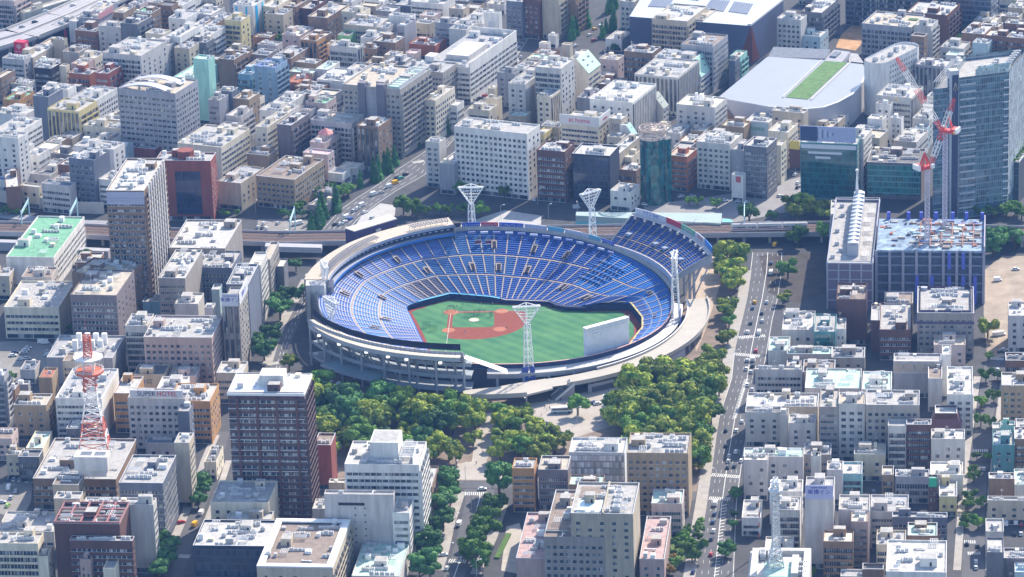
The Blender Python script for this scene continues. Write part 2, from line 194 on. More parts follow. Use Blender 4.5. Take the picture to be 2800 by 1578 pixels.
# ---------------- ordinary buildings: x y w d h turn style wall roof kit|label  (x,y = front right corner, metres)
BT='''
-329.3 572.9 20.8 20.9 20.0 -23.5 c,c pink grey p1a2|pink apartment block with white balconies at the top left beside the expressway
-322.6 573.3 7.1 51.4 11.5 -43 n,w cream white -|long white corrugated shed running alongside the expressway
-276.9 542.4 11.3 41.4 15.0 -23.5 w,b grey tan a3|low grey building with tan roof beside the expressway parapet
-291.4 535.9 11.0 22.8 12.1 -23.5 n,n black white a5|black fronted building with a red corner stripe and a crowded white roof
-283.0 527.5 6.0 16.1 17.4 -23.5 n,v white white a2|white slab with fire stairs right behind the black fronted building
-268.3 502.3 15.3 15.8 17.1 -23.5 b,c brick dgrey a1p1|dark brick building with stepped terrace and square white roof tank
-251.1 496.4 16.7 12.1 21.3 -23.5 w,n lav grey p1a2|lilac grey apartment block with small windows and penthouse by the brick terrace
-239.1 487.5 12.5 20.7 25.5 -23.5 n,c dgrey dgrey a2|dark grey building topped by sloping white skylight frames
-232.0 506.7 12.2 14.8 26.8 -23.5 n,b brown green a2|brown brick building with a small garden patch on its roof
-220.0 531.0 10.4 10.0 24.9 -23.5 c,c brown dgrey a2|brown balcony block far behind near the garden roofed building
-213.6 541.6 8.2 18.9 22.0 -23.5 w,b white grey a2|narrow white block with reddish roof edge near the top of the picture
-209.0 503.7 12.5 19.6 23.5 -23.5 w,w white grey p1a3|white stepped building with curved roof corner and rooftop tank
-201.7 489.1 7.3 29.1 20.0 -23.5 b,b white grey a3|white stepped building with square roof shed in front of the sloped one
-192.9 517.4 15.5 19.8 21.7 -23.5 w,b lav white a3|lilac white block with white roof left of the yellow tower
-208.3 448.1 9.7 28.5 27.6 -23.5 b,b white white a2p1|small bright white block with striped balconies and terrace
-192.1 470.6 16.3 25.2 20.7 -23.5 c,b white lgrey a4|white block with balconies just below the curved roof one
-253.0 541.6 9.0 17.5 18.2 -23.5 w,w tan tan a2|low tan building with a curved corner next to the expressway ramp
-268.0 523.9 15.0 19.8 19.7 -23.5 w,w grey white a3|grey block with a pink sign wall by the expressway
-189.1 496.9 8.1 14.6 20.7 -23.5 b,c brown grey a2|brown balcony block left of the yellow tower
-183.3 509.9 10.3 11.0 21.2 -23.5 b,b grey white a1|grey block with plain white roof behind the yellow tower
-171.7 491.7 12.0 13.4 24.3 -23.5 c,w yellow tan p1a1|tall pale yellow apartment tower with beige top
-165.9 531.0 14.8 17.5 23.0 -23.5 n,n white white a3|white tower with bright blue vertical bands
-221.9 479.7 13.2 10.8 20.4 -23.5 w,w cream lgrey a4|small cream house with cluttered roof in front of the grey skylight building
-229.9 401.9 27.5 35.8 29.4 -23.5 c,w lav lgrey a4|long lilac apartment block with balcony rows and pale flat roof
-217.8 435.1 18.0 17.5 24.4 -23.5 v,w lav lgrey a4|lilac apartment block with zigzag fire stairs down its front
-305.0 456.6 12.2 28.2 14.3 -23.5 b,n beige white a1|beige building with white roof standing in front of the red sign cube
-293.7 482.3 10.8 16.7 14.7 -23.5 n,c tan tan a2|tan apartment block with rounded balconies and flat roof
-286.7 477.3 8.1 5.0 19.6 -23.5 n,w sand tan a1|sandy block with bay windows right of the rounded balconies
-276.3 465.9 11.8 16.5 13.9 -23.5 n,b dbeige brown a3p1|dark beige building with open railing roof and tank
-264.6 451.1 11.0 15.2 14.2 -23.5 w,g cream white p1a1|cream building with white roof and black grid side windows
-309.9 448.4 16.2 9.3 15.6 -23.5 b,w lav lgrey a4|lilac block with pale top on the left edge below the sign cube
-319.2 400.6 5.1 18.0 18.4 -23.5 b,b brown tan a1|brown building cut by the left edge with tan roof
-289.7 420.7 12.3 13.7 17.2 -23.5 b,b black white p1a6|black and white office with striped side and crowded white roof
-280.6 425.6 4.7 5.0 17.1 -23.5 n,w cream white -|slim cream slab between the black office and red framed block
-264.8 416.4 15.2 13.6 13.7 -23.5 c,n rust lgrey a2|rust framed apartment block with pale balconies and grey roof
-249.7 384.8 9.2 18.0 23.5 -23.5 b,c red dgrey p1|bright red stepped building behind the white slab
-245.8 401.3 5.7 6.8 22.3 -23.5 n,b white white -|narrow white slab with dark horizontal window slots
-198.1 405.1 13.9 34.1 12.2 -23.5 n,n mint mint p1|mint green block with open rooftop frame lower wing
-183.1 343.9 10.4 8.9 42.6 -23.5 n,n mint mint -|tall mint green building seen behind the big grey office
-198.5 272.9 38.9 29.7 43.2 -23.5 b,g grey tan a3|big grey office with a helipad and arched rooftop canopies
-280.0 314.1 10.4 18.3 31.1 -23.5 n,n slate white a2|tall slate slab with blank front and white roof
-276.6 377.0 12.8 28.7 9.1 -23.5 n,n slate white a2|pale roofed slate block right behind the blank slate slab
-260.6 303.4 21.8 23.3 24.5 -23.5 v,c yellow lgrey a2|yellow and white tower with twin ribbed bays
-255.6 347.0 17.2 30.5 17.1 -23.5 n,g white grey a3|white gridded side block with bluish roof behind the yellow ribbed tower
-272.7 358.2 18.4 11.0 22.0 -23.5 n,n white white a2|white roof block with thick parapet just behind the slate slab
-303.9 361.3 11.4 19.7 15.0 -23.5 n,g orange green a3|orange tiled block with green roof edge
-297.5 330.1 19.0 17.1 14.8 -23.5 w,n white white a4t1|white stepped hotel upper tower at the left edge
-293.5 257.5 16.7 30.8 26.4 -23.5 w,b white lgrey a3|white lower wing with rows of slot windows in front of the stepped hotel
-230.4 290.9 30.6 11.4 16.0 -23.5 w,c cream lgrey a3|cream apartment building with shed row on a long pale roof
-238.4 324.9 13.9 17.0 11.2 -23.5 n,n grey white a2|low white roofed garage between the yellow tower and the grey office
-239.6 276.1 11.6 16.4 13.5 -23.5 n,n white brown -|white cylinder sided building with blue zigzag frieze and slatted roof frame
-169.5 227.6 29.1 38.3 23.0 -23.5 n,b cream lgrey a4|long cream slab with sage grey roof and ribbed side
-171.6 406.7 11.3 18.3 23.3 -23.5 n,c brown brown p1a2|brown brick tower with curved balconies
-160.3 390.3 9.1 13.5 18.0 -23.5 c,c skyblue skyblue p1|sky blue apartment block with rounded balconies behind
-176.7 329.0 7.6 12.9 20.6 -23.5 b,n grey lgrey p1a1|grey block with white penthouse right of the mint building
-169.5 343.2 9.0 8.7 21.8 -23.5 n,b slate grey a2|slate blue block behind the gothic gable building
-159.0 339.6 11.0 15.2 17.3 -23.5 n,w tan tan -|sandy building with an arched gothic gable window
-161.8 299.9 10.2 16.9 19.0 -23.5 n,c lav white a3|lilac apartment building with round roof logo panel
-162.4 285.2 14.2 10.4 16.1 -23.5 n,n lav white -|low lilac annex with white roof corner
-158.5 404.8 7.0 18.2 18.2 -23.5 w,w tan grey a2|small tan house between the brown tower and the yellow tower
-167.5 439.7 8.6 14.0 15.9 -23.5 w,w brown grey a2|low brown house with purple sign box
-202.1 436.8 10.8 14.0 22.7 -23.5 w,w beige lgrey a4|low beige house with railings left of the flat roofed block
-192.0 450.1 11.5 11.8 22.4 -23.5 w,c dgrey lgrey a3p1|dark grey apartment block with round tank below the white cluster
-183.3 436.7 8.6 9.3 14.7 -23.5 w,w brown grey a2|low brown workshop behind the mint building top
-296.7 437.7 5.8 9.2 14.3 -23.5 w,w grey lgrey a1|tiny grey house squeezed beside the black office
-304.0 407.4 11.6 11.2 11.2 -23.5 w,w lgrey white a6|light grey house with jumble of white roof units
-151.1 540.2 10.3 25.2 19.2 -23.5 g,w cream white a2|cream block with square windows right of the blue striped tower
-145.9 525.0 13.2 14.9 17.9 -23.5 w,w beige grey a2|beige building with round tank and grey roof
-138.2 546.9 9.6 17.6 16.9 -23.5 c,c brown brown a2|brown apartment block at the top with pink tiled balconies
-127.7 548.4 9.6 22.7 14.7 -23.5 n,w maroon lgrey a3|maroon office tower left behind the orange striped tower
-116.1 514.3 14.2 34.7 17.9 -23.5 n,b brown tan p1a3|brown tower with white panels and orange striped balconies
-102.3 583.0 6.7 20.5 8.8 -23.5 c,w white grey -|white balcony tower at the top edge
-133.8 495.6 13.1 21.8 11.7 -23.5 w,n pink cream a5|pale pink house block with cluttered cream roof
-148.2 469.5 13.7 9.5 13.1 -23.5 c,w lav lgrey a3|lilac low block with grey roof and balcony front
-137.0 434.5 13.5 25.6 14.5 -23.5 n,b brown grey a2|long brown building with dark roof deck
-144.1 377.0 14.6 18.0 26.1 -23.5 w,c blue blue p1|sky blue apartment tower with stepped roof
-121.1 459.8 11.8 13.0 18.4 -23.5 v,c orange lgrey p1a1|tan orange apartment tower with white roof box
-101.5 487.7 7.9 12.0 12.9 -23.5 n,n lime brown -|lime green box building with brown roof
-83.2 492.7 23.8 24.3 16.9 -23.5 b,g beige grey a5|beige long block with fine windows and stair tower
-92.9 519.9 15.6 12.4 18.9 -23.5 w,w cream lgrey a5|pale house with deck roof left of the lime box
-108.4 474.7 7.9 9.5 10.9 -23.5 n,w cream cream -|narrow cream house right of the orange tower
-94.3 443.7 19.8 9.4 17.6 -23.5 c,v lgrey white a3p1|white stepped apartment building with grid balconies and tall chimney tank
-121.2 433.1 16.3 9.2 11.0 -23.5 w,c tan grey a2|tan low building with grey roof beneath the orange tower
-122.8 414.8 16.6 9.1 10.0 -23.5 w,w sand mint a1|low house with pale mint roof
-131.1 393.1 9.1 15.7 10.9 -23.5 w,w rust rust -|small house with rusty red pitched roof
-101.3 389.0 19.5 27.0 11.8 -23.5 n,b white white a2|white low office with striped side and stair shaft
-113.0 417.4 8.4 18.3 11.5 -23.5 w,w white mint a2|white house with mint roof terrace
-116.2 381.3 18.4 13.3 10.1 -23.5 w,n brown lgrey a4|brown tile building with pipes on a pale roof
-120.1 366.6 14.5 15.4 10.9 -23.5 w,w brown lgrey a3|brown low block with sawtooth pipes
-111.4 336.4 13.7 15.1 14.1 -23.5 n,g pink green a6|pink hotel with columned side and green edged roof
-134.2 347.8 12.0 23.9 11.4 -23.5 n,n white white -|low plain white roofed hall left of the pink chimney block
-153.0 354.8 4.1 6.5 13.1 -23.5 n,b cream lgrey a2|cream corner building at the left with white terrace
-131.9 291.2 19.9 14.7 23.3 -23.5 w,c white lgrey a5|white long building with pale roof deck
-143.2 253.0 8.0 30.9 26.3 -23.5 w,b cream lgrey a6|cream slab with vertical slot window and striped side
-128.8 251.5 9.3 24.7 27.5 -23.5 n,c purple lgrey a4p1|mauve tower with lattice balconies and orange parapet
-92.8 257.6 27.1 18.5 25.6 -23.5 c,c lav tan a4|long lilac apartment block with tan roof and white service shed
-76.5 238.4 14.0 20.4 28.7 -23.5 v,w brown white p1a3|dark brown tower with white roof and vertical niches
-108.6 240.7 9.9 22.2 19.1 -23.5 w,c pink pink a2|pink rounded building with a pointed coral roof turret
-63.0 266.3 38.2 44.9 43.1 -23.5 g,c dbeige tan a3p2|large beige grey hotel tower with stepped twin dark bays
-38.4 355.9 30.6 22.3 25.6 -23.5 b,g dbeige grey p1|dark beige building with square chimney behind the hotel tower
-42.9 293.8 7.6 29.9 26.9 -23.5 g,g cream lgrey a2t1|pinkish cream block with scaffold like roof tank
-21.8 371.7 30.7 75.7 23.5 -23.5 b,b white grey a6|large white department store with stepped parapet and billboards
-2.7 484.1 10.6 5.0 25.8 -23.5 n,n white white -|plain white tower box with faint blue logo
-12.7 498.5 17.8 22.0 14.8 -23.5 w,w white lgrey a3|white low wing beside the plain white tower box
-31.5 482.9 14.2 12.1 20.0 -23.5 b,b grey white a3|grey low office with teal roof box
-24.3 461.3 12.0 19.2 22.0 -23.5 n,b lgrey lgrey a3|light grey building with striped green glass side
-39.8 548.9 23.7 20.2 15.0 -23.5 b,n white white -|white long office with rows of dark windows at the top centre
-62.3 571.2 17.7 20.4 8.0 -23.5 n,n slate lgrey -|slate warehouse with flat glass skylight roof at the top
-64.6 479.6 5.3 18.1 20.4 -23.5 b,n grey grey -|slim tower with white blank side and grey banded front
-60.3 501.3 16.5 7.3 20.4 -23.5 n,n white white a3|white factory with brick red block behind the slim tower
-76.0 490.8 7.5 9.7 16.5 -23.5 w,w lav grey a3|lilac low house with white railings left of the slim tower
-80.3 473.2 14.3 16.7 14.4 -23.5 w,w white grey a3|low shed with rows of small grey roof boards
-70.3 459.7 15.6 14.2 15.3 -23.5 w,w brown lgrey a2|low brown house with grey tin roof
-83.2 456.1 8.9 9.4 12.8 -23.5 w,w brown grey p1a1|reddish brown apartment block with round balconies
-44.7 466.3 18.8 19.0 10.5 -23.5 n,n rust grey a3|rust brown low building with orange tiled attic
-68.8 441.2 9.2 9.3 12.1 -23.5 w,w cream lgrey a2|low cream house with sloping lean roof
-57.6 456.3 7.1 9.4 8.5 -23.5 w,w pink pink -|small pink tower with terrace
-63.5 426.7 13.3 13.8 12.3 -23.5 w,w grey lgrey a2|low grey sawtooth shed
-90.6 412.9 10.5 13.7 12.1 -23.5 w,w grey tan a2|low tan roofed house behind the hotel tower
-71.7 419.2 18.9 9.2 12.2 -23.5 w,w tan tan a2|low row of tan roofed houses behind the hotel tower
-30.0 312.0 5.0 10.7 17.6 -23.5 b,b white white a3|white round cornered office with strip windows
-4.3 334.8 8.7 5.0 14.1 -23.5 n,n cream white -|cream penthouse block with small grey lettering
6.1 359.6 12.1 5.0 22.3 -23.5 w,n grey white p1|tall pale grey block at the right of the department store
-6.6 365.1 4.7 5.0 11.3 -23.5 n,w cream white -|cream little tower with square tank window
12.8 508.9 11.4 19.9 25.9 -23.5 g,n slate grey -|dark slate apartment tower with tiny windows at the top
24.0 507.6 11.7 20.0 27.3 -23.5 g,n maroon brown -|dark red tower with paired white window panels
37.0 506.0 12.0 20.0 27.3 -23.5 n,c sand tan -|sandy tower with striped balconies
48.4 515.9 5.0 20.0 24.1 -23.5 n,c brown brown -|brown and pink striped tower beside the avenue
87.1 517.2 10.2 25.1 21.0 -23.5 g,n lgrey grey -|pale office with green square windows left of the dark hall
12.1 316.6 11.3 28.3 28.2 -23.5 w,n lgrey lgrey p1a3|light grey block with rounded penthouse and tall side fins
34.3 317.4 17.2 22.0 37.3 -23.5 c,w lgrey white p1a2|pale tower with tapered buttress side and rows of dark openings
27.5 302.4 9.2 17.1 24.4 -23.5 w,v cream lgrey a3|cream block with spiral stair and small square windows
44.9 368.4 4.0 20.4 28.0 -23.5 w,b cream cream q8d9|cream apartment block with mint green sloping roof
76.1 268.8 27.7 40.2 29.3 -23.5 w,v white white a2p1|white stepped department building with thin slit windows
71.7 373.3 14.8 15.5 8.0 -23.5 c,n brown white p1|brown low building with square chimney and white roof
52.3 326.3 9.3 19.4 14.8 -23.5 n,n grey lgrey a3|light concrete building with sloped shoulder behind the sign block
54.9 247.3 24.4 22.6 22.5 -23.5 b,w cream white a3|cream office carrying a white billboard with red lettering
68.6 246.5 8.3 10.3 26.0 -23.5 n,w beige white -|beige tower with a boxed letter P mark
67.9 233.7 9.2 8.1 18.9 -23.5 g,w cream lgrey -|slim cream tower with glassy roof box
71.3 243.0 4.0 6.1 23.3 -23.5 n,c white white q6d9|white building with steeply stepped balconies
90.5 305.7 8.8 8.6 21.8 -23.5 w,g lgrey lgrey a3q6d8|pale grey block with dark green mansard panels
106.0 328.6 28.2 39.8 25.7 -23.5 v,v lgrey lgrey p1a2|pale office with vertical fins and rounded front corner
93.2 387.2 19.2 14.8 24.3 -23.5 c,w brown lgrey a4|brown apartment building with glassy blue roof
117.8 365.3 25.9 18.0 25.7 -23.5 w,w lgrey white a8q5d11|grey white tower with turquoise sloping side panel
131.0 378.3 21.3 27.6 29.9 -23.5 c,b grey brown a4|tall grey hotel with brown roof and striped balconies
117.7 433.0 24.2 37.2 31.0 -23.5 c,c beige white a3|beige apartment block with wide white roof in front of the dark hall
128.6 445.5 4.8 26.5 28.0 -23.5 n,w beige tan -|beige stair wing right of the white roofed apartment block
149.1 398.8 6.7 13.7 16.6 -23.5 n,c mint tan -|mint balcony block behind the tall grey hotel
145.1 385.8 4.0 9.1 18.0 -23.5 n,b slate white -|little slate block with white roof beside the mint one
125.6 266.6 24.9 21.0 25.2 -23.5 w,b lgrey cream a4|wide pale grey office with small punched windows
133.5 301.0 4.0 8.5 15.4 -23.5 w,w brown cream q7d8|brown building with mint dormer slope at the arena foot
157.8 266.9 14.6 35.5 14.5 -23.5 n,n white white a4|building with billboard of green lettering and white frame
125.3 214.7 15.0 16.0 20.6 -23.5 g,g lgrey white p1a2|pale block with green topped tank at the round tower
142.3 258.9 14.6 12.3 14.5 -23.5 n,n tan cream a2|low beige block between the green tank and billboard
97.3 280.6 5.8 6.2 11.0 -23.5 n,n lav lgrey -|lilac rooftop lift tower with blue sign
103.8 253.6 8.3 16.4 13.8 -23.5 w,w white lgrey a6|small white house with many roof units behind the red brick one
22.2 266.9 5.2 14.4 11.7 -23.5 w,c yellow sand -|small yellow house with slanting roof beside the white office
22.3 352.3 10.7 11.1 22.0 -23.5 n,n brown grey a2|brown slab hidden behind the light grey fin block
12.0 368.3 6.8 8.9 22.7 -23.5 v,v white lgrey a2|small white domed building with columns
28.5 458.7 6.3 5.0 11.6 -23.5 n,n white white -|white shaft tower with antenna above the car park
34.1 486.4 5.6 5.0 8.6 -23.5 n,n white white -|slim white water tower above the low roofs
42.5 452.3 5.6 5.0 12.3 -23.5 n,n cream cream -|cream stair tower above low roofs
76.7 473.9 11.2 19.1 8.1 -23.5 n,n white lgrey -|petrol station canopy with red edge
192.1 453.1 16.3 12.0 23.6 -23.5 g,n lgrey white a3|pale office with two columns of dark windows and white roof
204.5 451.5 12.5 16.6 12.3 -23.5 w,w cyan white a3|pale blue block with brown panel and rooftop tank
206.9 467.8 14.3 34.3 23.6 -23.5 c,c dgrey white a2|dark grey slab hotel with striped side and white roof
289.6 490.8 68.3 14.9 26.9 -23.5 c,c slate grey -|enormous slate apartment wall with endless balcony rows
260.7 427.1 33.0 29.7 23.8 -23.5 c,w grey tan a3g1|grey apartment slab with blue green balconies and patchy roof
287.0 456.1 27.8 29.1 22.5 -23.5 n,c maroon white a3|maroon building with L shaped white roof
273.1 424.3 11.6 15.4 24.9 -23.5 n,c lgrey grey a1|grey tower with striped side next to the maroon building
266.8 407.5 8.6 7.0 23.1 -23.5 b,w brown brown -|brownish louvred building in front of the striped grey tower
319.5 489.9 22.6 17.4 23.5 -23.5 k,k slate grey -|dark glass office tower at the top right
321.0 475.3 14.8 13.3 11.7 -23.5 n,n sand sand p1a3|sandy plain block with round tank at the upper right
308.7 438.7 14.9 22.5 14.1 -23.5 w,w brown white a2|brown brick block with white gravel roof
320.7 417.9 14.5 14.1 18.2 -23.5 c,c brick cream a2|brick building with cream roof bay
333.4 408.7 14.4 16.3 19.1 -23.5 c,c brick lgrey a3|brick building with solar panels at the right edge
335.8 427.1 15.8 9.5 22.9 -23.5 c,c brick white a3|brick building with blue panels at the far right edge
292.5 415.1 15.2 16.2 12.1 -23.5 w,c lgrey lgrey a2|pale block with grey roof beyond the oval white tower
288.2 405.4 8.2 9.2 10.5 -23.5 n,n white mint -|small white box with mint roof
307.9 411.5 10.2 10.4 15.9 -23.5 n,n cyan white a2|pale blue stair box behind the glass tower
271.3 330.8 19.2 15.5 26.3 -23.5 v,w grey white a4|grey tower with dark vertical stair slot
243.5 265.7 21.9 24.3 27.3 -23.5 b,v lgrey white a4|white roofed office with dark banded glass front
223.5 238.6 9.3 8.2 23.1 -23.5 w,n white white a2|white block with blank front left of the dark banded office
230.5 261.2 9.1 5.0 25.1 -23.5 w,n white brown -|white lift tower in front of the dark banded office
234.8 239.6 6.8 5.0 23.0 -23.5 w,n white white -|white flank block right of the white lift tower
253.1 254.1 10.6 20.7 17.2 -23.5 w,w lgrey white a3|low white block below the crane jib
241.9 221.9 14.1 24.1 13.6 -23.5 n,b lgrey lgrey a2|low pale roofed block beneath the cranes
251.2 247.7 7.7 6.1 13.7 -23.5 n,b cyan lgrey -|small blue grey block beneath the crane jib
177.9 253.7 20.1 8.3 23.7 -23.5 w,n beige lgrey a3|beige block with stepped round turret beside the arena
165.8 220.4 12.4 18.2 22.9 -23.5 n,g cream white p1|cream building with rows of small square windows facing the street
216.0 222.3 13.6 18.1 18.7 -23.5 n,w white white a2|white stepped building right of the striped billboard
218.6 207.5 9.2 16.0 21.5 -23.5 w,n sand sand -|sandy rounded building right of the white stepped one
-288.0 219.8 12.8 12.0 35.1 -23.5 w,w white lgrey a3|white hotel annex low at the left edge
-279.2 239.3 20.0 14.0 17.9 -23.5 w,b white white p1a3|white stepped building with dark roof sign tower
-271.5 225.0 13.5 29.6 9.9 -23.5 w,g white dgrey a1|white shop building with wood slat side
-284.3 183.7 8.1 34.1 17.4 8 n,w brick white a2|brick sided building with blue sloped roof bands
-295.1 214.8 9.4 5.8 11.0 -23.5 w,w white blue -|white house with arched windows at the left edge
-274.5 192.8 12.6 5.7 13.4 -23.5 w,w cream white -|cream theatre front with carved wooden panels
-258.4 210.7 11.7 13.6 10.5 -23.5 w,n pink lgrey a2|pink stepped building with slanting shoulder
-255.0 180.1 18.8 7.6 17.6 -23.5 b,n lav slate -|lilac low block with dark roof and ribbon windows
-259.6 226.9 8.1 13.8 15.1 -23.5 w,n brick white a2|brick red upper storey block behind the pink stepped building
-240.7 186.1 16.5 19.5 30.9 -23.5 g,n slate white a5|slate tower with deep vertical slot and white roof
-230.6 186.0 9.2 15.4 18.4 -23.5 b,n white white a5|narrow white office with strip windows beside the tall brown tower
-233.7 233.9 26.9 14.0 21.8 -23.5 n,w white lgrey a2|white building with pale scaffold tower
-229.9 266.9 7.5 10.1 12.2 -23.5 n,n cyan lgrey -|pale blue scaffolded stair tower
-212.5 271.0 14.6 8.1 9.0 -23.5 n,n red lgrey -|low red building with orange edged roof
-170.8 160.3 32.4 15.6 36.6 -8 n,w red lgrey p1a6|big brick red office with dark glass centre and round roof drum
-155.4 177.3 14.9 30.7 16.8 -23.5 n,w beige grey -|beige hall with grey ribbed metal roof
-195.0 4.0 20.6 55.2 72.0 -7 b,c brown white p1a3|very tall brown tower with white balcony side
-251.7 52.3 27.1 68.8 19.0 -9 n,g white green p1a3|white office with bright green roof deck
-207.8 -18.8 30.1 24.7 31.2 -23.5 n,w brown tan p1a6|brown office with yellow ringed helipad roof
-156.7 44.5 31.2 47.5 23.6 -8 n,n taupe white a3|flat white roof block with long skylight strip
-173.6 -22.2 14.6 45.1 30.9 -8 b,n taupe white a5|white roofed brown block with small vents
-151.5 17.8 25.9 27.4 21.7 -8 b,b slate lgrey a8|slate office with pergola roof and rows of windows
-124.0 174.2 24.8 39.5 18.9 -23.5 g,g tan brown p2a1|brown city office with deep set square windows and brown roof
-106.2 220.6 16.3 8.9 18.3 -23.5 w,w pink pink -|pale pink building with white curved stair
-39.9 206.3 8.9 9.9 28.3 -23.5 g,n lgrey white a2|white slab tower with punched windows left of the big white office
-31.5 192.6 9.2 51.3 19.0 -23.5 n,n grey white -|grey blank wing between the white slab tower and the big white office
11.6 179.1 46.7 18.5 40.6 -25 g,w white lgrey -|big white office with uniform rows of windows
33.1 171.5 17.3 18.2 31.3 -20 b,w maroon lgrey p1a2|dark maroon tower with vertical bay
58.8 167.0 22.5 19.9 29.4 -18 k,n navy white a2|dark navy glass block with black mullions
65.4 195.4 7.5 37.6 21.5 -23.5 c,w sand white -|sandy slim tower behind the navy glass block
69.9 151.6 12.6 15.0 12.1 -23.5 w,w white lgrey a1|small white building with curved parapet by the tracks
104.4 184.0 12.4 16.6 21.7 -23.5 b,b rust tan -|rusty red office with pale window bands
129.3 182.8 20.6 21.7 28.8 -23.5 g,w lgrey white a5|pale grey office with many small windows at the square
135.3 161.7 7.0 5.0 16.7 -23.5 n,n white white -|low white front with red and grey signs
149.4 164.9 14.0 17.5 32.1 -23.5 b,b dgrey white a4|dark office with pale striped shop windows
72.5 200.4 4.4 13.7 17.1 -23.5 w,w cream cream -|cream houses row along the side street
137.2 180.7 8.3 19.6 25.6 -23.5 n,n grey grey -|plain grey slab behind the low white front
159.7 192.8 4.0 9.8 23.9 -23.5 n,g cream white -|slim cream annex at the street mouth
172.6 213.7 6.8 15.9 16.1 -23.5 n,n maroon brown -|maroon shop tower with yellow sign
200.5 154.2 32.9 15.0 35.6 -14 k,b teal lgrey -|teal glass office with white stepped panels
205.4 166.3 4.0 19.3 35.1 -20 n,b white white -|white slab with horizontal slot windows behind the teal office
237.6 155.8 31.5 27.8 22.1 -12 k,n purple dgrey a6|purple grey office with green glass front and equipment roof
259.2 139.3 8.5 47.1 77.4 -13 k,n slateglass grey -|left glass wing of the tall tower
194.3 -6.5 24.5 108.3 19.6 -6 b,n dgrey white -|grey ministry building with a long ribbed metal roof house
-241.5 -25.5 29.8 41.0 18.0 -7 b,n cream lgrey -|gymnasium with round skylight bumps on a curved roof
-207.2 -55.0 24.9 39.2 34.4 -9 b,w purple tan a3|mauve brown office with horizontal bands
-231.2 -64.6 11.2 17.6 9.9 -7 n,n lgrey lgrey a2|light ribbed penthouse box on the retail block
-206.7 -100.7 34.5 32.5 16.8 -7 n,n grey grey a4|grey retail block with white chimneys row
-234.3 -134.4 6.9 13.9 20.2 -7 n,n tan rust -|tan and cream tower block with rusty roof
-189.6 -81.0 11.8 17.7 26.6 -7 c,c lgrey grey a6|light grey apartment block with balconies and rooftop ducts
-154.3 -110.6 35.4 31.9 29.9 -7 g,g rose lgrey a4p1|large hotel with pink and cream walls and round roof pavilion
-141.0 -88.3 8.9 25.4 39.6 -7 v,w taupe grey -|narrow hotel tower with blue katakana sign box
-166.4 -36.3 12.6 16.8 21.4 -7 n,n lgrey white -|white roofed hall block with wide open roof
-188.7 -5.9 10.3 10.8 12.1 -7 n,n skyblue white a3|sky blue rooftop building among white tanks
-178.5 -123.2 16.0 14.7 15.5 -7 n,n beige dgrey -|plain beige box with blue ring logo
-190.2 -163.4 10.6 23.2 21.4 -7 b,n orange white a2|orange brown building with white roof left of the logo box
-162.3 -193.4 28.9 8.0 29.6 -7 g,w lav dgrey a3|hotel with rooftop lettering sign and square windows
-151.2 -181.3 21.0 24.2 22.9 -7 b,w orange white a6|orange tan office with white roof and cooling towers
-205.8 -171.3 23.5 40.9 22.4 -7 b,n white grey a8|white office with wide strip windows behind the lattice mast
-248.3 -90.5 7.9 12.8 8.0 -7 w,w lav slate -|small lilac shed with dark roof by the parking lot
-256.1 -151.0 7.1 9.6 28.5 -7 c,c grey grey a2|grey apartment edge with white balconies at left edge
-253.6 -133.2 4.6 9.6 13.9 -7 w,w brown grey a2|small brown apartment block by the street
-248.7 -118.9 6.7 5.0 10.8 -7 n,n grey white a2|small grey house with white lean roof by the street
-159.9 -203.6 5.9 10.5 26.8 -7 n,w slate lgrey -|slate slab wing with white tiled side next to the lettered hotel
-98.7 -283.8 36.0 24.2 66.2 -6.5 b,c wine white a1p1|tall wine red condominium with white sashes
-89.4 -244.8 8.2 15.2 23.3 -7 n,n red brown a1|narrow brick red tower with blank front beside the wine red condominium
184.1 -73.6 15.5 24.9 25.2 -6.5 n,n maroon brown a2|maroon tower with slanting grey panel roof
186.7 -47.2 6.8 13.7 16.3 -6.5 n,w beige lgrey a3|pale slanted block attached to the maroon tower
189.7 -85.7 4.4 24.5 17.9 -6.5 n,n maroon white a2|left wing of the maroon brick office
204.8 -98.6 16.3 39.8 17.0 -6.5 b,n maroon lgrey p1a2|maroon brick office with pale ribbon windows
237.0 -98.7 29.0 39.5 25.0 -6.5 g,n taupe lgrey a8p1|broad mauve block with dark sloped crown and busy walled roof
155.6 -86.3 16.5 28.1 14.1 -6.5 w,n lgrey white p1a8|light grey lab building crowded with roof machines
165.4 -103.6 11.2 26.3 19.2 -6.5 k,n teal lgrey a3|teal glass strip between two white blocks
171.5 -92.7 5.1 16.1 16.5 -6.5 w,n white lgrey a2|slender white block right of the teal glass strip
161.9 -120.0 22.8 10.6 13.3 -6.5 w,n dbeige mint a4p1|beige block with mint roof terrace
140.6 -113.2 10.7 20.1 13.4 -6.5 n,n lgrey mint a4|pale block with machines above the avenue
144.3 -149.5 23.5 5.0 16.9 -6.5 b,n lav lgrey a2|lavender rounded office beside the avenue
171.1 -179.0 27.6 27.2 17.4 -6.5 b,n lav mint p1a2|lavender block with pale mint roof court
145.2 -131.3 7.3 14.0 10.9 -6.5 n,n lav lgrey a4p1|small lavender roof block with white tank beside the rounded office
185.5 -187.7 14.4 24.3 19.8 -6.5 n,n white mint a5p1|white building with pale mint roof and blue shadowed box
214.1 -152.5 23.9 27.8 13.4 -6.5 n,n grey lgrey -|grey cinema hall with round windows frieze
212.5 -170.5 6.9 19.2 17.9 -6.5 n,n white brown -|white stair shaft beside the cinema hall
219.3 -150.2 4.5 14.0 22.6 -6.5 n,n white white -|tall white chimney like lift shaft
223.9 -203.3 12.6 37.7 21.9 -6.5 g,g white white p1a2|white hexagonal stepped apartment tower
267.0 -92.9 11.2 20.7 20.4 -6.5 w,n lav white p1|lilac office at the right edge with roof terrace
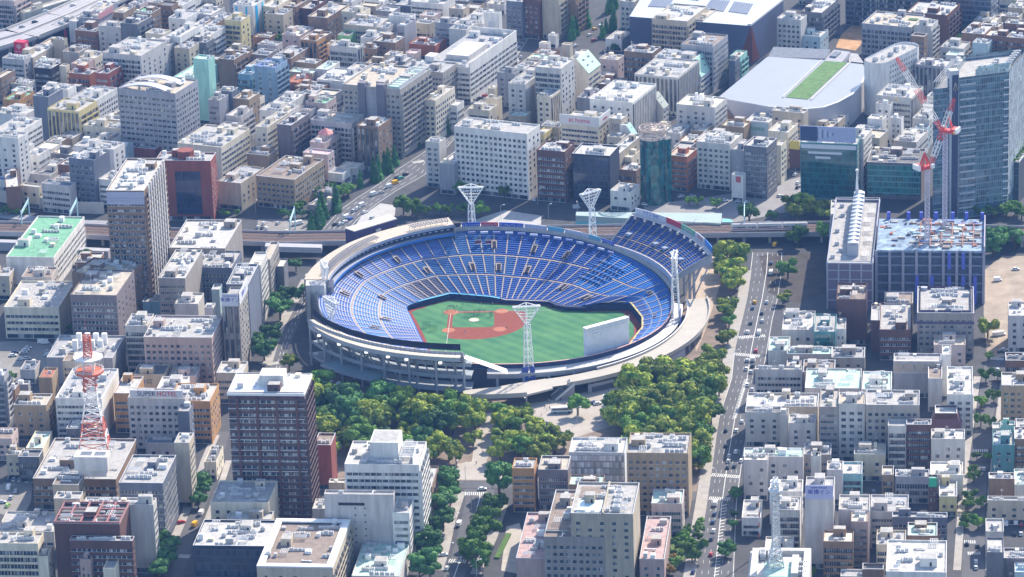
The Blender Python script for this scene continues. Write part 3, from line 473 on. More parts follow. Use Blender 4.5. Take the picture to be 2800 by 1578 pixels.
261.0 -138.2 12.5 11.2 13.2 -6.5 c,n brick dgrey a2|brick apartment block at the right edge
252.2 -202.4 14.0 17.4 25.2 -6.5 g,n tan white a2|tan block with dark attic storey at the right edge
234.3 -228.9 4.0 7.7 14.0 -6.5 n,n lgrey white -|slim grey stair block at lower right
240.5 -233.3 6.7 5.1 17.2 -6.5 n,n mint white p1|pale mint tower with small roof tank
147.8 -203.5 35.1 17.9 18.2 -6.5 w,n beige white p1a6|beige grey office with broad white roof and yellow tank
155.4 -231.0 9.1 24.2 28.8 -6.5 b,n taupe lgrey a1|slim taupe building with stacked balcony bands
168.2 -232.1 12.7 15.0 30.4 -6.5 g,n lgrey tan a3|slim pale grey office with twin window bays
193.9 -236.8 25.5 19.5 30.6 -6.5 g,n dbeige lgrey a3|wide beige office with bumpy roof machines
186.6 -247.4 8.8 8.3 24.5 -6.5 c,n lgrey lgrey a3|small light block with pink balconies
198.4 -248.4 11.8 7.0 25.0 -6.5 c,n maroon grey a2|deep red low block with ribbon balconies
214.9 -213.3 10.6 10.5 16.2 -6.5 n,n maroon white a3|maroon block with splayed roof sides
129.3 -209.7 17.5 7.8 18.4 -6.5 w,n lgrey dgrey a4|light grey block with black roof box beside the avenue
132.2 -216.3 4.0 7.8 19.9 -6.5 n,n lgrey brown a1|slim grey stair house with open top
145.0 -225.1 13.2 11.6 18.3 -6.5 w,n lgrey lgrey a5p1|light grey house with round tank and spiral junk
-241.5 -219.7 7.4 8.9 13.3 -6.5 w,n beige white a1p1|beige little block with white tank above the parked cars
-232.2 -224.5 10.3 8.8 13.9 -6.5 c,n dgrey dgrey -|dark grey little block with black roof
-233.1 -200.4 8.5 22.0 8.7 -6.5 w,n cream mint p1|cream house with green roof terrace
-221.1 -203.5 8.0 16.7 8.0 -6.5 n,n white white a2|white little house with twin chimneys
-191.6 -261.5 40.3 50.6 16.2 -6.5 b,g brown lgrey a6|wide brown telephone exchange with white blue roof
-165.6 -301.4 20.7 33.8 30.1 -6.7 b,b slate lgrey p1a4|slate office with white striped side and roof units
-168.0 -205.2 14.4 9.0 11.0 -6.5 w,n lav slate a2|lilac office with dark roof behind the slate office
-155.7 -260.9 7.2 12.5 33.4 -6.5 n,b beige lgrey a2|long beige apartment slab with striped side
-203.5 -311.7 12.2 8.2 28.0 -6.5 w,n beige lgrey a1|cream plant block with cluttered tank roof
-167.1 -336.7 32.6 8.1 34.4 -6.5 n,b lgrey lgrey a3|long grey white block behind the maroon office
-180.7 -358.6 30.2 23.3 34.7 -6.5 n,n maroon dgrey -|deep maroon office crowned with red lattice roof frame
-174.7 -365.7 28.7 5.0 29.3 -6.5 b,w maroon lgrey a8|lower maroon front wing with drop shaped side windows
-218.2 -358.8 20.2 12.3 26.6 -6.5 c,w cream lgrey a3|cream apartment block with balcony rows in the corner
-213.9 -360.5 4.6 12.2 20.8 -6.5 n,w cream lgrey -|cream stair step wing of the corner apartment block
-217.6 -303.6 27.5 23.4 8.4 -6.5 n,n lgrey lgrey a4|low pale blue roof deck beside the maroon office
-193.7 -368.9 5.0 5.0 22.3 -6.5 w,n rose white p1|small pink stair house with white tank
-182.6 -374.8 5.2 11.0 20.2 -6.5 n,n cream lgrey a2|little cream house with open top and roof plants
-113.8 -361.7 34.7 29.3 22.7 -6.5 k,n navy white a8|navy glass office with rows of roof condensers
-116.1 -312.3 27.4 26.1 23.1 -6.5 w,n cream lgrey p1a3|cream town hall annex with white roof ducts
-115.0 -320.9 20.5 9.3 18.3 -6.5 w,n beige white -|beige upper storey block with flat white roof
-146.2 -228.4 5.9 20.2 9.8 -6.5 w,w cream dgrey a3|small cream corner shop with dark roof
-114.4 -289.7 18.5 15.6 18.5 -6.5 n,c beige lgrey a4|beige ward block with tall blank front beside the wine red condominium
-45.4 -320.5 34.7 28.3 43.0 -6.5 b,c white white p1a6|white office with scalloped balcony side and white rooftop box
-83.0 -258.2 7.7 5.0 9.1 -6.5 n,n beige cream -|low beige block with cream roof by the white office
-40.9 -275.0 4.0 25.6 12.6 -6.5 n,c brown white -|brown hotel wing with thin side tucked behind the white office
-57.4 -334.9 32.0 5.0 34.6 -6.5 n,n lav lgrey -|plain lavender white block with a single dark slot
-50.4 -337.4 7.8 18.5 26.5 -6.5 b,b white white -|stepped white wing with ribbon corners of the plain lavender block
-90.9 -291.4 6.4 11.9 10.2 -6.5 n,n lgrey white a5|small roof terrace block with spiral stair
-84.0 -387.9 34.4 53.4 22.4 -7 w,c beige white a8p1|beige and white office with sunken machine court on the roof
-55.0 -373.0 21.7 37.7 10.8 -6.5 n,n lgrey mint a6|building with pale copper green hipped roof
7.7 -280.6 10.6 12.8 22.7 -6.5 b,n orange lgrey a3|orange brick building with ribbon windows
23.4 -279.5 13.9 17.1 20.9 -6.5 b,n purple tan a4|mauve building with big dark attic and pale awning
51.1 -255.3 26.7 18.8 18.6 -6.5 k,n glasswhite white a6|building with white glass grid facade reflecting the sky
79.8 -291.4 28.9 25.2 32.2 -6.5 g,n tan lgrey a8|tall tan office with rows of square windows
10.8 -361.7 13.1 52.2 12.2 -6.5 n,n rose rose a4|low rose building with red parapet and metal roof sheds
50.9 -369.6 28.1 36.1 36.0 -7 w,n sand lgrey a2|tall sand coloured tower with pale blue roof pool
37.9 -368.4 27.5 8.4 24.5 -7 g,n taupe brown -|lower taupe front wing with pointed corner crowns below the tall sand tower
22.9 -359.9 11.5 47.1 24.5 -7 n,n taupe brown -|narrow brown decked side wing left of the tall sand tower
64.6 -368.4 11.2 48.5 12.8 -6.5 w,n rose rose a2|low building with pink flat roof and white skylight
118.1 -275.5 11.3 8.6 20.9 -6.5 w,n lav cream a3|lilac office with rooftop deck beside the avenue
111.7 -317.3 8.8 21.1 9.5 -6.5 b,n white lgrey a2|small rounded white building with roof pergola
135.3 -268.3 28.3 11.1 18.9 -6.5 w,n lav mint g1a2|lilac building with leafy roof garden
143.4 -272.9 4.7 5.0 21.0 -6.5 n,n lgrey white p1|slim grey tower with tiny roof tank
128.7 -333.3 10.0 15.7 19.6 -6.5 c,n lgrey white a3p1|light grey apartment block left of the katakana sign tower
142.1 -357.1 13.0 23.2 35.9 -6.5 n,n lav grey -|stepped fire stair tower with purple blue katakana sign
152.8 -283.4 7.5 11.0 17.9 -6.5 n,n lav white a3|lilac block with fan units on the roof
162.4 -277.9 9.1 14.7 13.2 -6.5 c,n aqua white -|aqua balcony house with glass roof rail
159.0 -350.5 14.0 17.3 26.1 -6.5 n,n lav lgrey a4|lavender block with blank front and white pipes
157.2 -361.9 7.6 12.5 25.2 -6.5 b,n rose cream a2|narrow rose building with cream roof
177.2 -279.0 5.4 11.0 12.6 -6.5 c,n tan tan a2|small tan house with dark terrace
193.4 -285.5 15.9 8.5 13.8 -6.5 c,n grey lgrey a6p1|grey low block with white machines
209.8 -281.7 15.4 15.9 12.6 -6.5 n,n white cream a2|low building with wide cream roof
214.3 -250.9 16.1 12.6 18.1 -6.5 w,n lgrey white p1|light grey block with white gutters and dark door
204.6 -301.9 8.3 21.5 10.2 -6.5 w,n yellow white a2|pale yellow building with round bay corner
195.6 -299.1 4.0 5.0 18.4 -6.5 w,n maroon mint -|narrow dark building with green neon sign
178.0 -337.3 17.2 19.7 18.8 -6.5 b,n lav grey a3|lavender school building with arched steel roof frame
195.0 -344.8 24.9 5.7 18.4 -6.5 b,n slate lgrey a3p1|slate ribbed building with sloped glass side
184.6 -430.8 26.1 34.3 30.0 -7 n,n white white -|bright white flat roof with black openings in front
152.5 -390.1 10.2 7.6 11.0 -6.5 n,n white grey a3|white topped house cut by the bottom edge
161.2 -392.0 9.3 6.5 14.9 -6.5 n,n brown dgrey a2|brown roof deck house beside the bright white roof
236.7 -261.7 10.3 17.6 18.6 -6.5 w,n teal lgrey a3p1|teal green tiled block at the right
247.6 -258.1 10.4 15.1 19.8 -6.5 c,n brown white a2|dark brown balcony block at the right edge
232.5 -294.0 12.0 7.2 14.9 -6.5 n,n brown white a1|building with brown ribbed wall at the right
242.5 -296.4 10.2 19.3 12.5 -6.5 n,n lgrey mint a2|grey building with turquoise roof edge at the right
237.2 -314.8 19.7 5.0 12.4 -6.5 w,n beige grey a2|beige low building with wooden crates on its roof
220.2 -350.1 8.1 14.8 12.9 -6.5 n,n lgrey lgrey a2|tall grey narrow building with glass roof sides
215.5 -386.8 7.5 16.5 18.9 -6.5 n,n dgrey white a2|small dark building with sloping skylights
227.7 -385.4 11.9 11.0 14.9 -6.5 w,n purple lgrey a3|purple brown house in the bottom right corner
226.3 -396.2 7.0 10.8 13.0 -6.5 n,n cyan cyan a1|small blue roof in the bottom right corner
-133.8 -13.3 6.6 21.2 33.7 -7 n,b lgrey white a3|long pale slab with many white sill bands beside the shaded road
-130.5 16.9 4.3 28.3 26.1 -7 b,g taupe tan a4|taupe office with cream roof plant beside the elevated deck
-138.1 -52.9 11.7 31.4 37.4 -7 n,n slate grey a6p1|dark slab with meshed flank and white roof plant behind the katakana hotel
-124.2 31.1 4.0 13.1 16.8 -7 n,n dgrey cream -|small dark block with a cream louvred side near the crosswalk left of the stadium
-157.8 3.1 4.4 9.1 14.7 -7 n,n cyan white a1|pale blue stair tower with an open steel cage on top
-157.1 -55.3 4.6 7.0 26.0 -7 n,n white white a3|little white roof block beside the pale blue stair tower
-253.4 609.5 9.3 9.2 14.0 -23.5 w,c brick brown a2|mid rise brick house behind the low grey building with tan
-246.3 588.9 9.0 11.9 10.0 -23.5 b,b pink lgrey a2|low pale pink house behind the low grey building with tan
-240.5 602.0 11.2 11.9 8.0 -23.5 b,b grey grey a2|low mid grey house behind the low grey building with tan
-234.0 614.2 13.5 12.9 7.0 -23.5 c,w brick sand a3|low brick house behind the low grey building with tan
-291.5 449.7 13.4 10.1 12.0 -23.5 c,w white mint a2|mid rise white house beside the tiny grey house squeezed
-228.1 596.2 13.5 10.1 8.0 -23.5 w,c beige lgrey a1|low beige house behind the narrow white block with reddish
-303.8 395.7 10.4 9.7 10.0 -23.5 w,w white mint a2|low white house beside the light grey house with jumble
-210.3 603.5 10.8 14.0 8.0 -23.5 b,b white white a3|low white house behind the narrow white block with reddish
-200.6 627.6 11.0 12.7 7.0 -23.5 b,b brick lgrey a3|low brick house behind the narrow white block with reddish
-270.0 438.4 9.7 12.2 14.0 -23.5 w,w pink sand a2|mid rise pale pink house in front of the cream building with white roof
-195.9 611.6 9.5 9.9 7.0 -23.5 c,w cream brown a2|low cream house behind the narrow white block with reddish
-177.1 588.0 9.1 13.3 12.0 -23.5 w,c grey white a1|mid rise mid grey house behind the cream block with square windows
-163.7 611.6 13.3 13.4 12.0 -23.5 b,b sand tan a3|mid rise sandy house behind the cream block with square windows
-147.1 590.0 9.5 10.3 12.0 -23.5 c,w dgrey cream a2|mid rise dark grey house behind the maroon office tower
-141.0 600.7 13.3 13.7 14.0 -23.5 g,w lgrey tan a1|mid rise pale grey house behind the white balcony tower at
-273.9 263.5 10.9 12.6 14.0 -23.5 b,b lgrey cream a2|mid rise pale grey house beside the white lower wing with rows
-269.6 276.0 9.7 10.8 14.0 -23.5 g,w brown lgrey a2|mid rise brown house beside the white lower wing with rows
-264.0 288.1 9.9 13.8 12.0 -23.5 g,w sand lgrey a1|mid rise sandy house in front of the yellow and white tower
-127.9 597.0 10.5 13.6 10.0 -23.5 w,w cream white a2|low cream house beside the white balcony tower at
-261.6 256.3 13.9 12.3 12.0 -23.5 w,c dgrey cream a2|mid rise dark grey house behind the white shop building with wood
-170.9 467.7 12.3 13.9 10.0 -23.5 b,b sand white a3|low sandy house beside the lilac low block with grey
-154.6 505.2 12.2 13.1 8.0 -23.5 g,w brick sand a3|low brick house beside the pale pink house block
-110.6 603.6 12.3 11.9 12.0 -23.5 w,c tan sand a2|mid rise tan house behind the white balcony tower at
-152.7 445.0 11.0 13.4 14.0 -23.5 c,w taupe lgrey a2|mid rise taupe house beside the low brown house with purple
-76.4 618.0 9.9 10.7 7.0 -23.5 b,b white mint a3|low white house behind the white balcony tower at
-118.1 488.7 13.1 13.0 12.0 -23.5 g,w brown sand a2|mid rise brown house beside the lime green box building
-85.5 566.0 12.2 9.2 10.0 -23.5 w,b sand sand a2|low sandy house beside the slate warehouse with flat glass
-80.8 577.3 13.8 10.5 10.0 -23.5 w,c white white a2|low white house beside the slate warehouse with flat glass
-75.7 587.2 12.4 13.3 10.0 -23.5 w,b brown grey a2|low brown house beside the slate warehouse with flat glass
-65.1 614.1 9.9 12.7 8.0 -23.5 w,w lav cream a1|low lilac grey house behind the slate warehouse with flat glass
-213.7 237.1 11.9 11.2 7.0 -23.5 w,b lgrey cream a2|low pale grey house beside the white building with pale scaffold
-74.0 558.6 12.5 12.5 8.0 -23.5 g,w grey white a2|low mid grey house in front of the slate warehouse with flat glass
-44.1 589.7 13.7 11.7 12.0 -23.5 g,w lav brown a2|mid rise lilac grey house behind the slate warehouse with flat glass
-29.9 598.2 9.0 10.4 7.0 -23.5 w,b taupe cream a1|low taupe house behind the slate warehouse with flat glass
-23.2 611.1 10.7 13.4 7.0 -23.5 w,b tan lgrey a1|low tan house behind the slate warehouse with flat glass
-48.5 519.1 11.7 11.8 10.0 -23.5 w,w sand lgrey a2|low sandy house behind the white factory with brick red
-46.0 530.3 10.6 12.1 12.0 -23.5 w,b pink lgrey a1|mid rise pale pink house in front of the white long office with rows
-23.8 581.4 11.3 9.4 7.0 -23.5 w,c dgrey lgrey a2|low dark grey house behind the white long office with rows
-11.0 604.7 10.7 12.2 7.0 -23.5 c,w lgrey white a2|low pale grey house behind the slate warehouse with flat glass
-121.0 328.4 9.0 10.1 12.0 -23.5 b,b grey brown a1|mid rise mid grey house beside the pink hotel with columned side
-106.7 353.7 13.2 11.0 14.0 -23.5 w,c dgrey sand a2|mid rise dark grey house behind the pink hotel with columned side
-26.4 538.0 10.5 10.2 14.0 -23.5 w,w beige tan a2|mid rise beige house in front of the white long office with rows
-17.0 563.1 10.0 11.4 7.0 -23.5 w,w tan lgrey a2|low tan house beside the white long office with rows
-142.6 236.0 13.9 12.3 14.0 -23.5 w,w tan lgrey a3|mid rise tan house in front of the cream slab with vertical slot
-9.5 546.9 11.7 10.5 8.0 -23.5 w,w beige lgrey a2|low beige house beside the white long office with rows
1.2 570.3 13.1 11.8 7.0 -23.5 g,w white tan a2|low white house behind the white long office with rows
12.8 593.0 13.6 13.8 7.0 -23.5 c,w tan mint a2|low tan house behind the white long office with rows
17.8 607.0 13.0 10.7 7.0 -23.5 b,b sand tan a3|low sandy house behind the white long office with rows
28.9 572.9 10.6 11.8 14.0 -23.5 w,b lav white a3|mid rise lilac grey house behind the brown and pink striped tower
42.0 597.9 13.7 11.0 8.0 -23.5 b,b white sand a2|low white house behind the brown and pink striped tower
47.6 578.3 9.4 12.4 10.0 -23.5 g,w taupe mint a2|low taupe house behind the brown and pink striped tower
-97.9 215.1 9.6 10.9 8.0 -23.5 w,c white grey a2|low white house beside the pale pink building with white
-90.0 227.9 11.7 10.3 7.0 -23.5 b,b lgrey cream a2|low pale grey house in front of the dark brown tower with white
-106.2 159.6 10.6 14.0 7.0 -23.5 b,b taupe sand a2|low taupe house in front of the brown city office with deep
-103.3 174.5 9.2 9.7 10.0 -23.5 w,b dgrey brown a2|low dark grey house behind the brown city office with deep
18.3 415.4 10.0 12.7 10.0 -23.5 b,b taupe sand a1|low taupe house in front of the white shaft tower with antenna
26.2 428.1 12.8 11.5 10.0 -23.5 w,b cream mint a2|low cream house in front of the white shaft tower with antenna
31.8 440.3 13.9 10.1 10.0 -23.5 w,b brick lgrey a3|low brick house in front of the white shaft tower with antenna
-10.4 311.2 13.6 12.4 14.0 -23.5 c,w cream grey a3|mid rise cream house beside the white round cornered office
11.5 303.1 11.4 9.6 12.0 -23.5 c,w sand mint a1|mid rise sandy house beside the cream block with spiral stair
65.6 396.1 10.3 10.3 7.0 -23.5 c,w beige grey a1|low beige house behind the brown low building with square
71.9 408.6 12.6 11.4 14.0 -23.5 w,w pink tan a2|mid rise pale pink house behind the brown apartment building with glassy
31.4 278.8 11.7 10.8 12.0 -23.5 w,w sand brown a3|mid rise sandy house beside the small yellow house with slanting
151.5 462.4 12.6 10.3 14.0 -23.5 w,c cream white a1|mid rise cream house beside the beige stair wing
212.2 565.5 13.3 12.6 10.0 -23.5 g,w lgrey lgrey a3|low pale grey house behind the dark grey slab hotel
88.5 252.6 11.5 10.8 7.0 -23.5 g,w beige grey a3|low beige house beside the small white house with many
96.4 263.5 11.6 12.0 12.0 -23.5 b,b cream cream a1|mid rise cream house beside the small white house with many
211.9 537.7 10.6 10.9 14.0 -23.5 b,b grey cream a2|mid rise mid grey house behind the dark grey slab hotel
221.9 561.8 9.1 10.3 10.0 -23.5 w,c grey tan a1|low mid grey house behind the enormous slate apartment wall
74.5 184.5 10.6 13.3 14.0 -23.5 c,w brown grey a2|mid rise brown house in front of the cream houses row along
91.3 220.8 10.8 13.7 10.0 -23.5 c,w tan tan a2|low tan house beside the slim cream tower with glassy
107.6 228.9 9.8 11.4 12.0 -23.5 g,w dgrey lgrey a2|mid rise dark grey house beside the pale block with green
111.1 241.4 9.6 13.9 12.0 -23.5 w,c brick cream a2|mid rise brick house beside the small white house with many
118.9 255.2 9.5 12.4 14.0 -23.5 b,b tan cream a3|mid rise tan house beside the small white house with many
305.7 556.9 9.8 9.3 10.0 -23.5 g,w dgrey lgrey a2|low dark grey house behind the dark glass office tower
314.3 568.3 13.7 9.0 8.0 -23.5 w,w beige white a1|low beige house behind the dark glass office tower
194.7 264.9 13.9 13.4 10.0 -23.5 w,w sand sand a3|low sandy house beside the beige block with stepped round
200.4 276.1 9.5 13.9 10.0 -23.5 w,w beige lgrey a1|low beige house behind the white lift tower in front
205.5 291.9 12.0 10.6 8.0 -23.5 g,w white tan a2|low white house behind the white roofed office with dark
248.4 389.6 10.3 13.8 7.0 -23.5 b,b beige lgrey a2|low beige house in front of the brownish louvred building in front
244.9 346.9 10.4 10.7 12.0 -23.5 w,w white white a1|mid rise white house beside the grey tower with dark vertical
336.6 557.0 10.7 10.7 10.0 -23.5 w,b brick lgrey a1|low brick house behind the dark glass office tower
344.6 539.1 13.6 11.5 7.0 -23.5 c,w cream tan a3|low cream house behind the dark glass office tower
321.1 461.0 12.9 10.6 12.0 -23.5 c,w tan tan a3|mid rise tan house in front of the sandy plain block with round
339.2 499.3 13.6 9.2 7.0 -23.5 b,b beige white a2|low beige house beside the dark glass office tower
343.2 509.6 10.2 9.9 10.0 -23.5 w,c sand lgrey a2|low sandy house behind the dark glass office tower
347.9 521.0 9.8 11.8 8.0 -23.5 g,w lgrey cream a2|low pale grey house behind the dark glass office tower
263.2 293.9 12.9 10.8 12.0 -23.5 c,w white lgrey a1|mid rise white house behind the white roofed office with dark
267.5 307.2 10.4 9.0 14.0 -23.5 w,w white lgrey a3|mid rise white house in front of the grey tower with dark vertical
295.5 367.6 13.2 12.3 8.0 -23.5 w,b grey cream a2|low mid grey house in front of the small white box with mint
302.4 379.5 11.2 12.1 14.0 -23.5 b,b lgrey white a2|mid rise pale grey house in front of the small white box with mint
309.2 362.6 11.1 11.6 8.0 -23.5 c,w brown grey a2|low brown house in front of the small white box with mint
315.0 376.9 12.1 9.9 8.0 -23.5 g,w dgrey cream a2|low dark grey house in front of the pale blue stair box
318.0 388.6 9.8 9.9 12.0 -23.5 w,w brick sand a2|mid rise brick house in front of the pale blue stair box
293.1 295.9 12.9 10.4 12.0 -23.5 b,b sand brown a2|mid rise sandy house in front of the grey tower with dark vertical
298.4 309.1 9.7 12.5 12.0 -23.5 w,c beige brown a2|mid rise beige house in front of the grey tower with dark vertical
309.2 331.7 12.2 13.2 10.0 -23.5 w,w sand grey a1|low sandy house beside the grey tower with dark vertical
314.9 345.4 13.7 12.5 8.0 -23.5 c,w lav cream a2|low lilac grey house beside the grey tower with dark vertical
329.4 382.4 11.8 10.5 7.0 -23.5 w,c beige lgrey a2|low beige house in front of the brick building with solar panels
336.9 395.3 10.9 9.4 14.0 -23.5 w,c brown lgrey a2|mid rise brown house in front of the brick building with solar panels
303.7 288.9 9.6 13.6 7.0 -23.5 w,w lav lgrey a2|low lilac grey house in front of the grey tower with dark vertical
309.8 304.6 12.1 9.5 8.0 -23.5 w,w grey lgrey a2|low mid grey house in front of the grey tower with dark vertical
316.4 316.4 11.8 13.4 8.0 -23.5 w,c pink tan a2|low pale pink house in front of the grey tower with dark vertical
326.9 339.7 13.0 13.2 8.0 -23.5 c,w white white a1|low white house beside the grey tower with dark vertical
331.2 353.1 9.9 11.9 8.0 -23.5 w,w grey tan a1|low mid grey house in front of the brick building with solar panels
322.8 297.4 12.3 11.1 7.0 -23.5 w,w cream white a1|low cream house in front of the grey tower with dark vertical
-275.1 38.0 12.7 13.5 14.0 -6.5 w,w beige grey a2|mid rise beige house in front of the white office with bright green
-249.8 20.4 16.6 16.1 19.0 -6.5 c,w lav brown a2|mid rise lilac grey house behind the gymnasium with round skylight bumps
-248.8 -194.7 13.8 14.0 12.0 -6.5 g,w pink brown a1|mid rise pale pink house beside the cream house with green roof
-225.4 33.0 13.0 16.5 22.0 -6.5 c,w brick white a2|mid rise brick house beside the very tall brown tower
-233.8 -169.5 16.5 15.5 19.0 -6.5 w,c tan tan a2|mid rise tan house in front of the grey apartment edge with white
-216.2 -117.7 14.4 12.1 22.0 -6.5 b,b beige brown a1|mid rise beige house behind the tan and cream tower block
-208.1 -185.6 14.9 12.3 12.0 -6.5 w,b dgrey cream a1|mid rise dark grey house behind the white little house with twin
-207.3 -280.6 12.4 12.9 22.0 -6.5 b,b sand brown a2|mid rise sandy house behind the low pale blue roof deck
-166.3 -152.6 13.8 16.3 19.0 -6.5 g,w white white a1|mid rise white house beside the orange brown building with white
-162.6 -123.1 13.6 12.3 14.0 -6.5 b,b pink sand a1|mid rise pale pink house beside the plain beige box with blue
-138.1 -128.7 13.6 16.2 17.0 -6.5 b,b beige white a3|mid rise beige house in front of the large hotel with pink
39.5 -294.5 16.2 12.1 19.0 -6.5 b,b brown mint a3|mid rise brown house in front of the mauve building with big dark
75.4 -315.4 14.2 16.9 17.0 -6.5 b,b pink mint a1|mid rise pale pink house in front of the tall tan office with rows
123.4 -360.4 12.9 14.4 12.0 -6.5 b,b lav cream a2|mid rise lilac grey house beside the stepped fire stair tower
131.9 -305.5 15.1 14.2 17.0 -6.5 g,w white lgrey a1|mid rise white house beside the small rounded white building
149.7 -254.9 12.8 14.1 14.0 -6.5 b,b taupe lgrey a2|mid rise taupe house behind the slim grey tower with tiny
161.0 -146.9 15.9 16.8 14.0 -6.5 w,w taupe brown a3|mid rise taupe house in front of the small lavender roof block
149.2 -376.5 13.4 12.4 22.0 -6.5 c,w brown cream a3|mid rise brown house behind the white topped house cut
178.4 -123.3 16.8 14.9 12.0 -6.5 w,b taupe grey a3|mid rise taupe house beside the beige block with mint roof
175.6 -256.9 14.9 13.2 14.0 -6.5 w,w beige sand a2|mid rise beige house beside the small light block with pink
172.2 -381.7 13.1 16.2 22.0 -6.5 c,w beige lgrey a2|mid rise beige house behind the brown roof deck house
209.8 -59.5 14.9 16.6 17.0 -6.5 w,w lgrey brown a2|mid rise pale grey house beside the pale slanted block attached to
188.0 -366.3 13.2 14.7 19.0 -6.5 w,c brown mint a2|mid rise brown house in front of the slate ribbed building with sloped
230.8 -115.0 16.1 14.1 14.0 -6.5 w,b pink sand a2|mid rise pale pink house in front of the broad mauve block with dark
253.3 -238.5 12.7 12.5 17.0 -6.5 g,w beige lgrey a2|mid rise beige house beside the pale mint tower with small
'''
KW=(('hotel','hotel_building'),('office','office_building'),('apartment','apartment_building'),('condominium','apartment_building'),('house','house'),('hall','hall'),('shed','shed'),('garage','garage'),('school','school_building'),('store','department_store'),('tower','tower_block'),('factory','factory'),('canopy','fuel_station_canopy'))
NWIN=[0]
def windows(root,face,fn,w,d,h,st,fh,nf,wc,skip0=1,hlim=None):
    """st: style, face F (front, y=0) or S (right side, x=0)"""
    L=w if face=='F' else d
    def put(name,me,a,z,sa,sz,out=.06,th=.16):
        if name=='window_band': me=BAND if face=='F' else BANDS
        if face=='F': o=mobj(name,me,root,(-a,-out+th/2-.02,z),0,(sa,th,sz))
        else: o=mobj(name,me,root,(out-th/2+.02,a,z),0,(th,sa,sz))
        return o
    top=h-1.3
    zs=[fh*i+fh*.5 for i in range(nf) if fh*i+fh<=top+.8]
    if not zs: zs=[h*.45]
    if st in 'gw':
        pitch=2.9 if st=='g' else 4.6
        n=max(2,int((L-1.2)/pitch)); 
        if st=='w' and n>5: n=5
        p=(L-1.0)/n; ww=p*.56 if st=='g' else min(1.7,p*.4); wh=fh*.46
        cells=[(.5+p*(i+.5),z) for z in reversed(zs[skip0:] if len(zs)>2 else zs) for i in range(n)]
        if st=='w': cells=[c for c in cells if rnd.random()<.85]
        for a,z in cells[:100]: put('window',WIN,a,z,ww,wh)
        if len(cells)>100:
            b=MB()
            for a,z in cells[100:]:
                if face=='F': b.box(-a-ww/2,-a+ww/2,-.08,.02,z-wh/2,z+wh/2)
                else: b.box(-.02,.08,a-ww/2,a+ww/2,z-wh/2,z+wh/2)
            tag(b.obj('windows',glassm(),root),kind='stuff')
    elif st=='b':
        for z in zs[skip0:] if len(zs)>2 else zs:
            put('window_band',WIN,L/2,z,L-1.6,fh*.42)
    elif st=='c':
        me=MB(); D=1.15
        lo=-fh*.5
        if face=='F':
            me.box(-L+.3,-.3,-D,-.02,lo,lo+.18,0,True); me.box(-L+.3,-.3,-D,-D+.14,lo,lo+1.15)
            n=max(1,int(L/6))
            for i in range(n+1): me.box(-.35-(L-.7)*i/n-.08,-.35-(L-.7)*i/n+.08,-D,-.02,lo,lo+fh)
        else:
            me.box(.02,D,.3,L-.3,lo,lo+.18,0,True); me.box(D-.14,D,.3,L-.3,lo,lo+1.15)
            n=max(1,int(L/6))
            for i in range(n+1): me.box(.02,D,.35+(L-.7)*i/n-.08,.35+(L-.7)*i/n+.08,lo,lo+fh)
        bm_=me.mesh('balcony',[wallm(wc)])
        for z in zs[skip0:] if len(zs)>1 else zs:
            put('window_band',WIN,L/2,z+.1,L-1.2,fh*.6)
            mobj('balcony',bm_,root,(0,0,z))
    elif st=='v':
        n=max(2,int(L/2.6)); p=L/n; z0=fh*1.1; z1=h-1.6
        if face=='F': fm=MB().box(-.28,.28,-.5,-.02,z0-.3,z1+.4,0,True).mesh('pilaster',[wallm(wc)])
        else: fm=MB().box(.02,.5,-.28,.28,z0-.3,z1+.4,0,True).mesh('pilaster',[wallm(wc)])
        for i in range(n):
            a=p*(i+.5); put('window_strip',WIN,a,(z0+z1)/2,p*.6,z1-z0)
            if i: mobj('pilaster',fm,root,(-p*i,0,0) if face=='F' else (0,p*i,0))
    elif st=='k':
        cm={'navy':('glass_navy',(.03,.045,.08),(.06,.07,.1)),'teal':('glass_teal',(.008,.085,.095),(.03,.14,.15)),'slate':('glass_slate',(.05,.08,.12),(.2,.22,.26)),'purple':('glass_green',(.03,.2,.17),(.22,.42,.45)),'slateglass':('glass_tower',(.07,.14,.16),(.3,.36,.40)),'glasswhite':('glass_white',(.55,.6,.62),(.3,.33,.36))}.get(wc,('glass_slate',(.05,.08,.12),(.2,.22,.26)))
        b=MB()
        if face=='F': b.box(-L+.5,-.5,-.12,-.01,2.5,h-1.4,0,True)
        else: b.box(.01,.12,.5,L-.5,2.5,h-1.4,0,True)
        b.obj('glass_facade',curtainm(*cm),root)
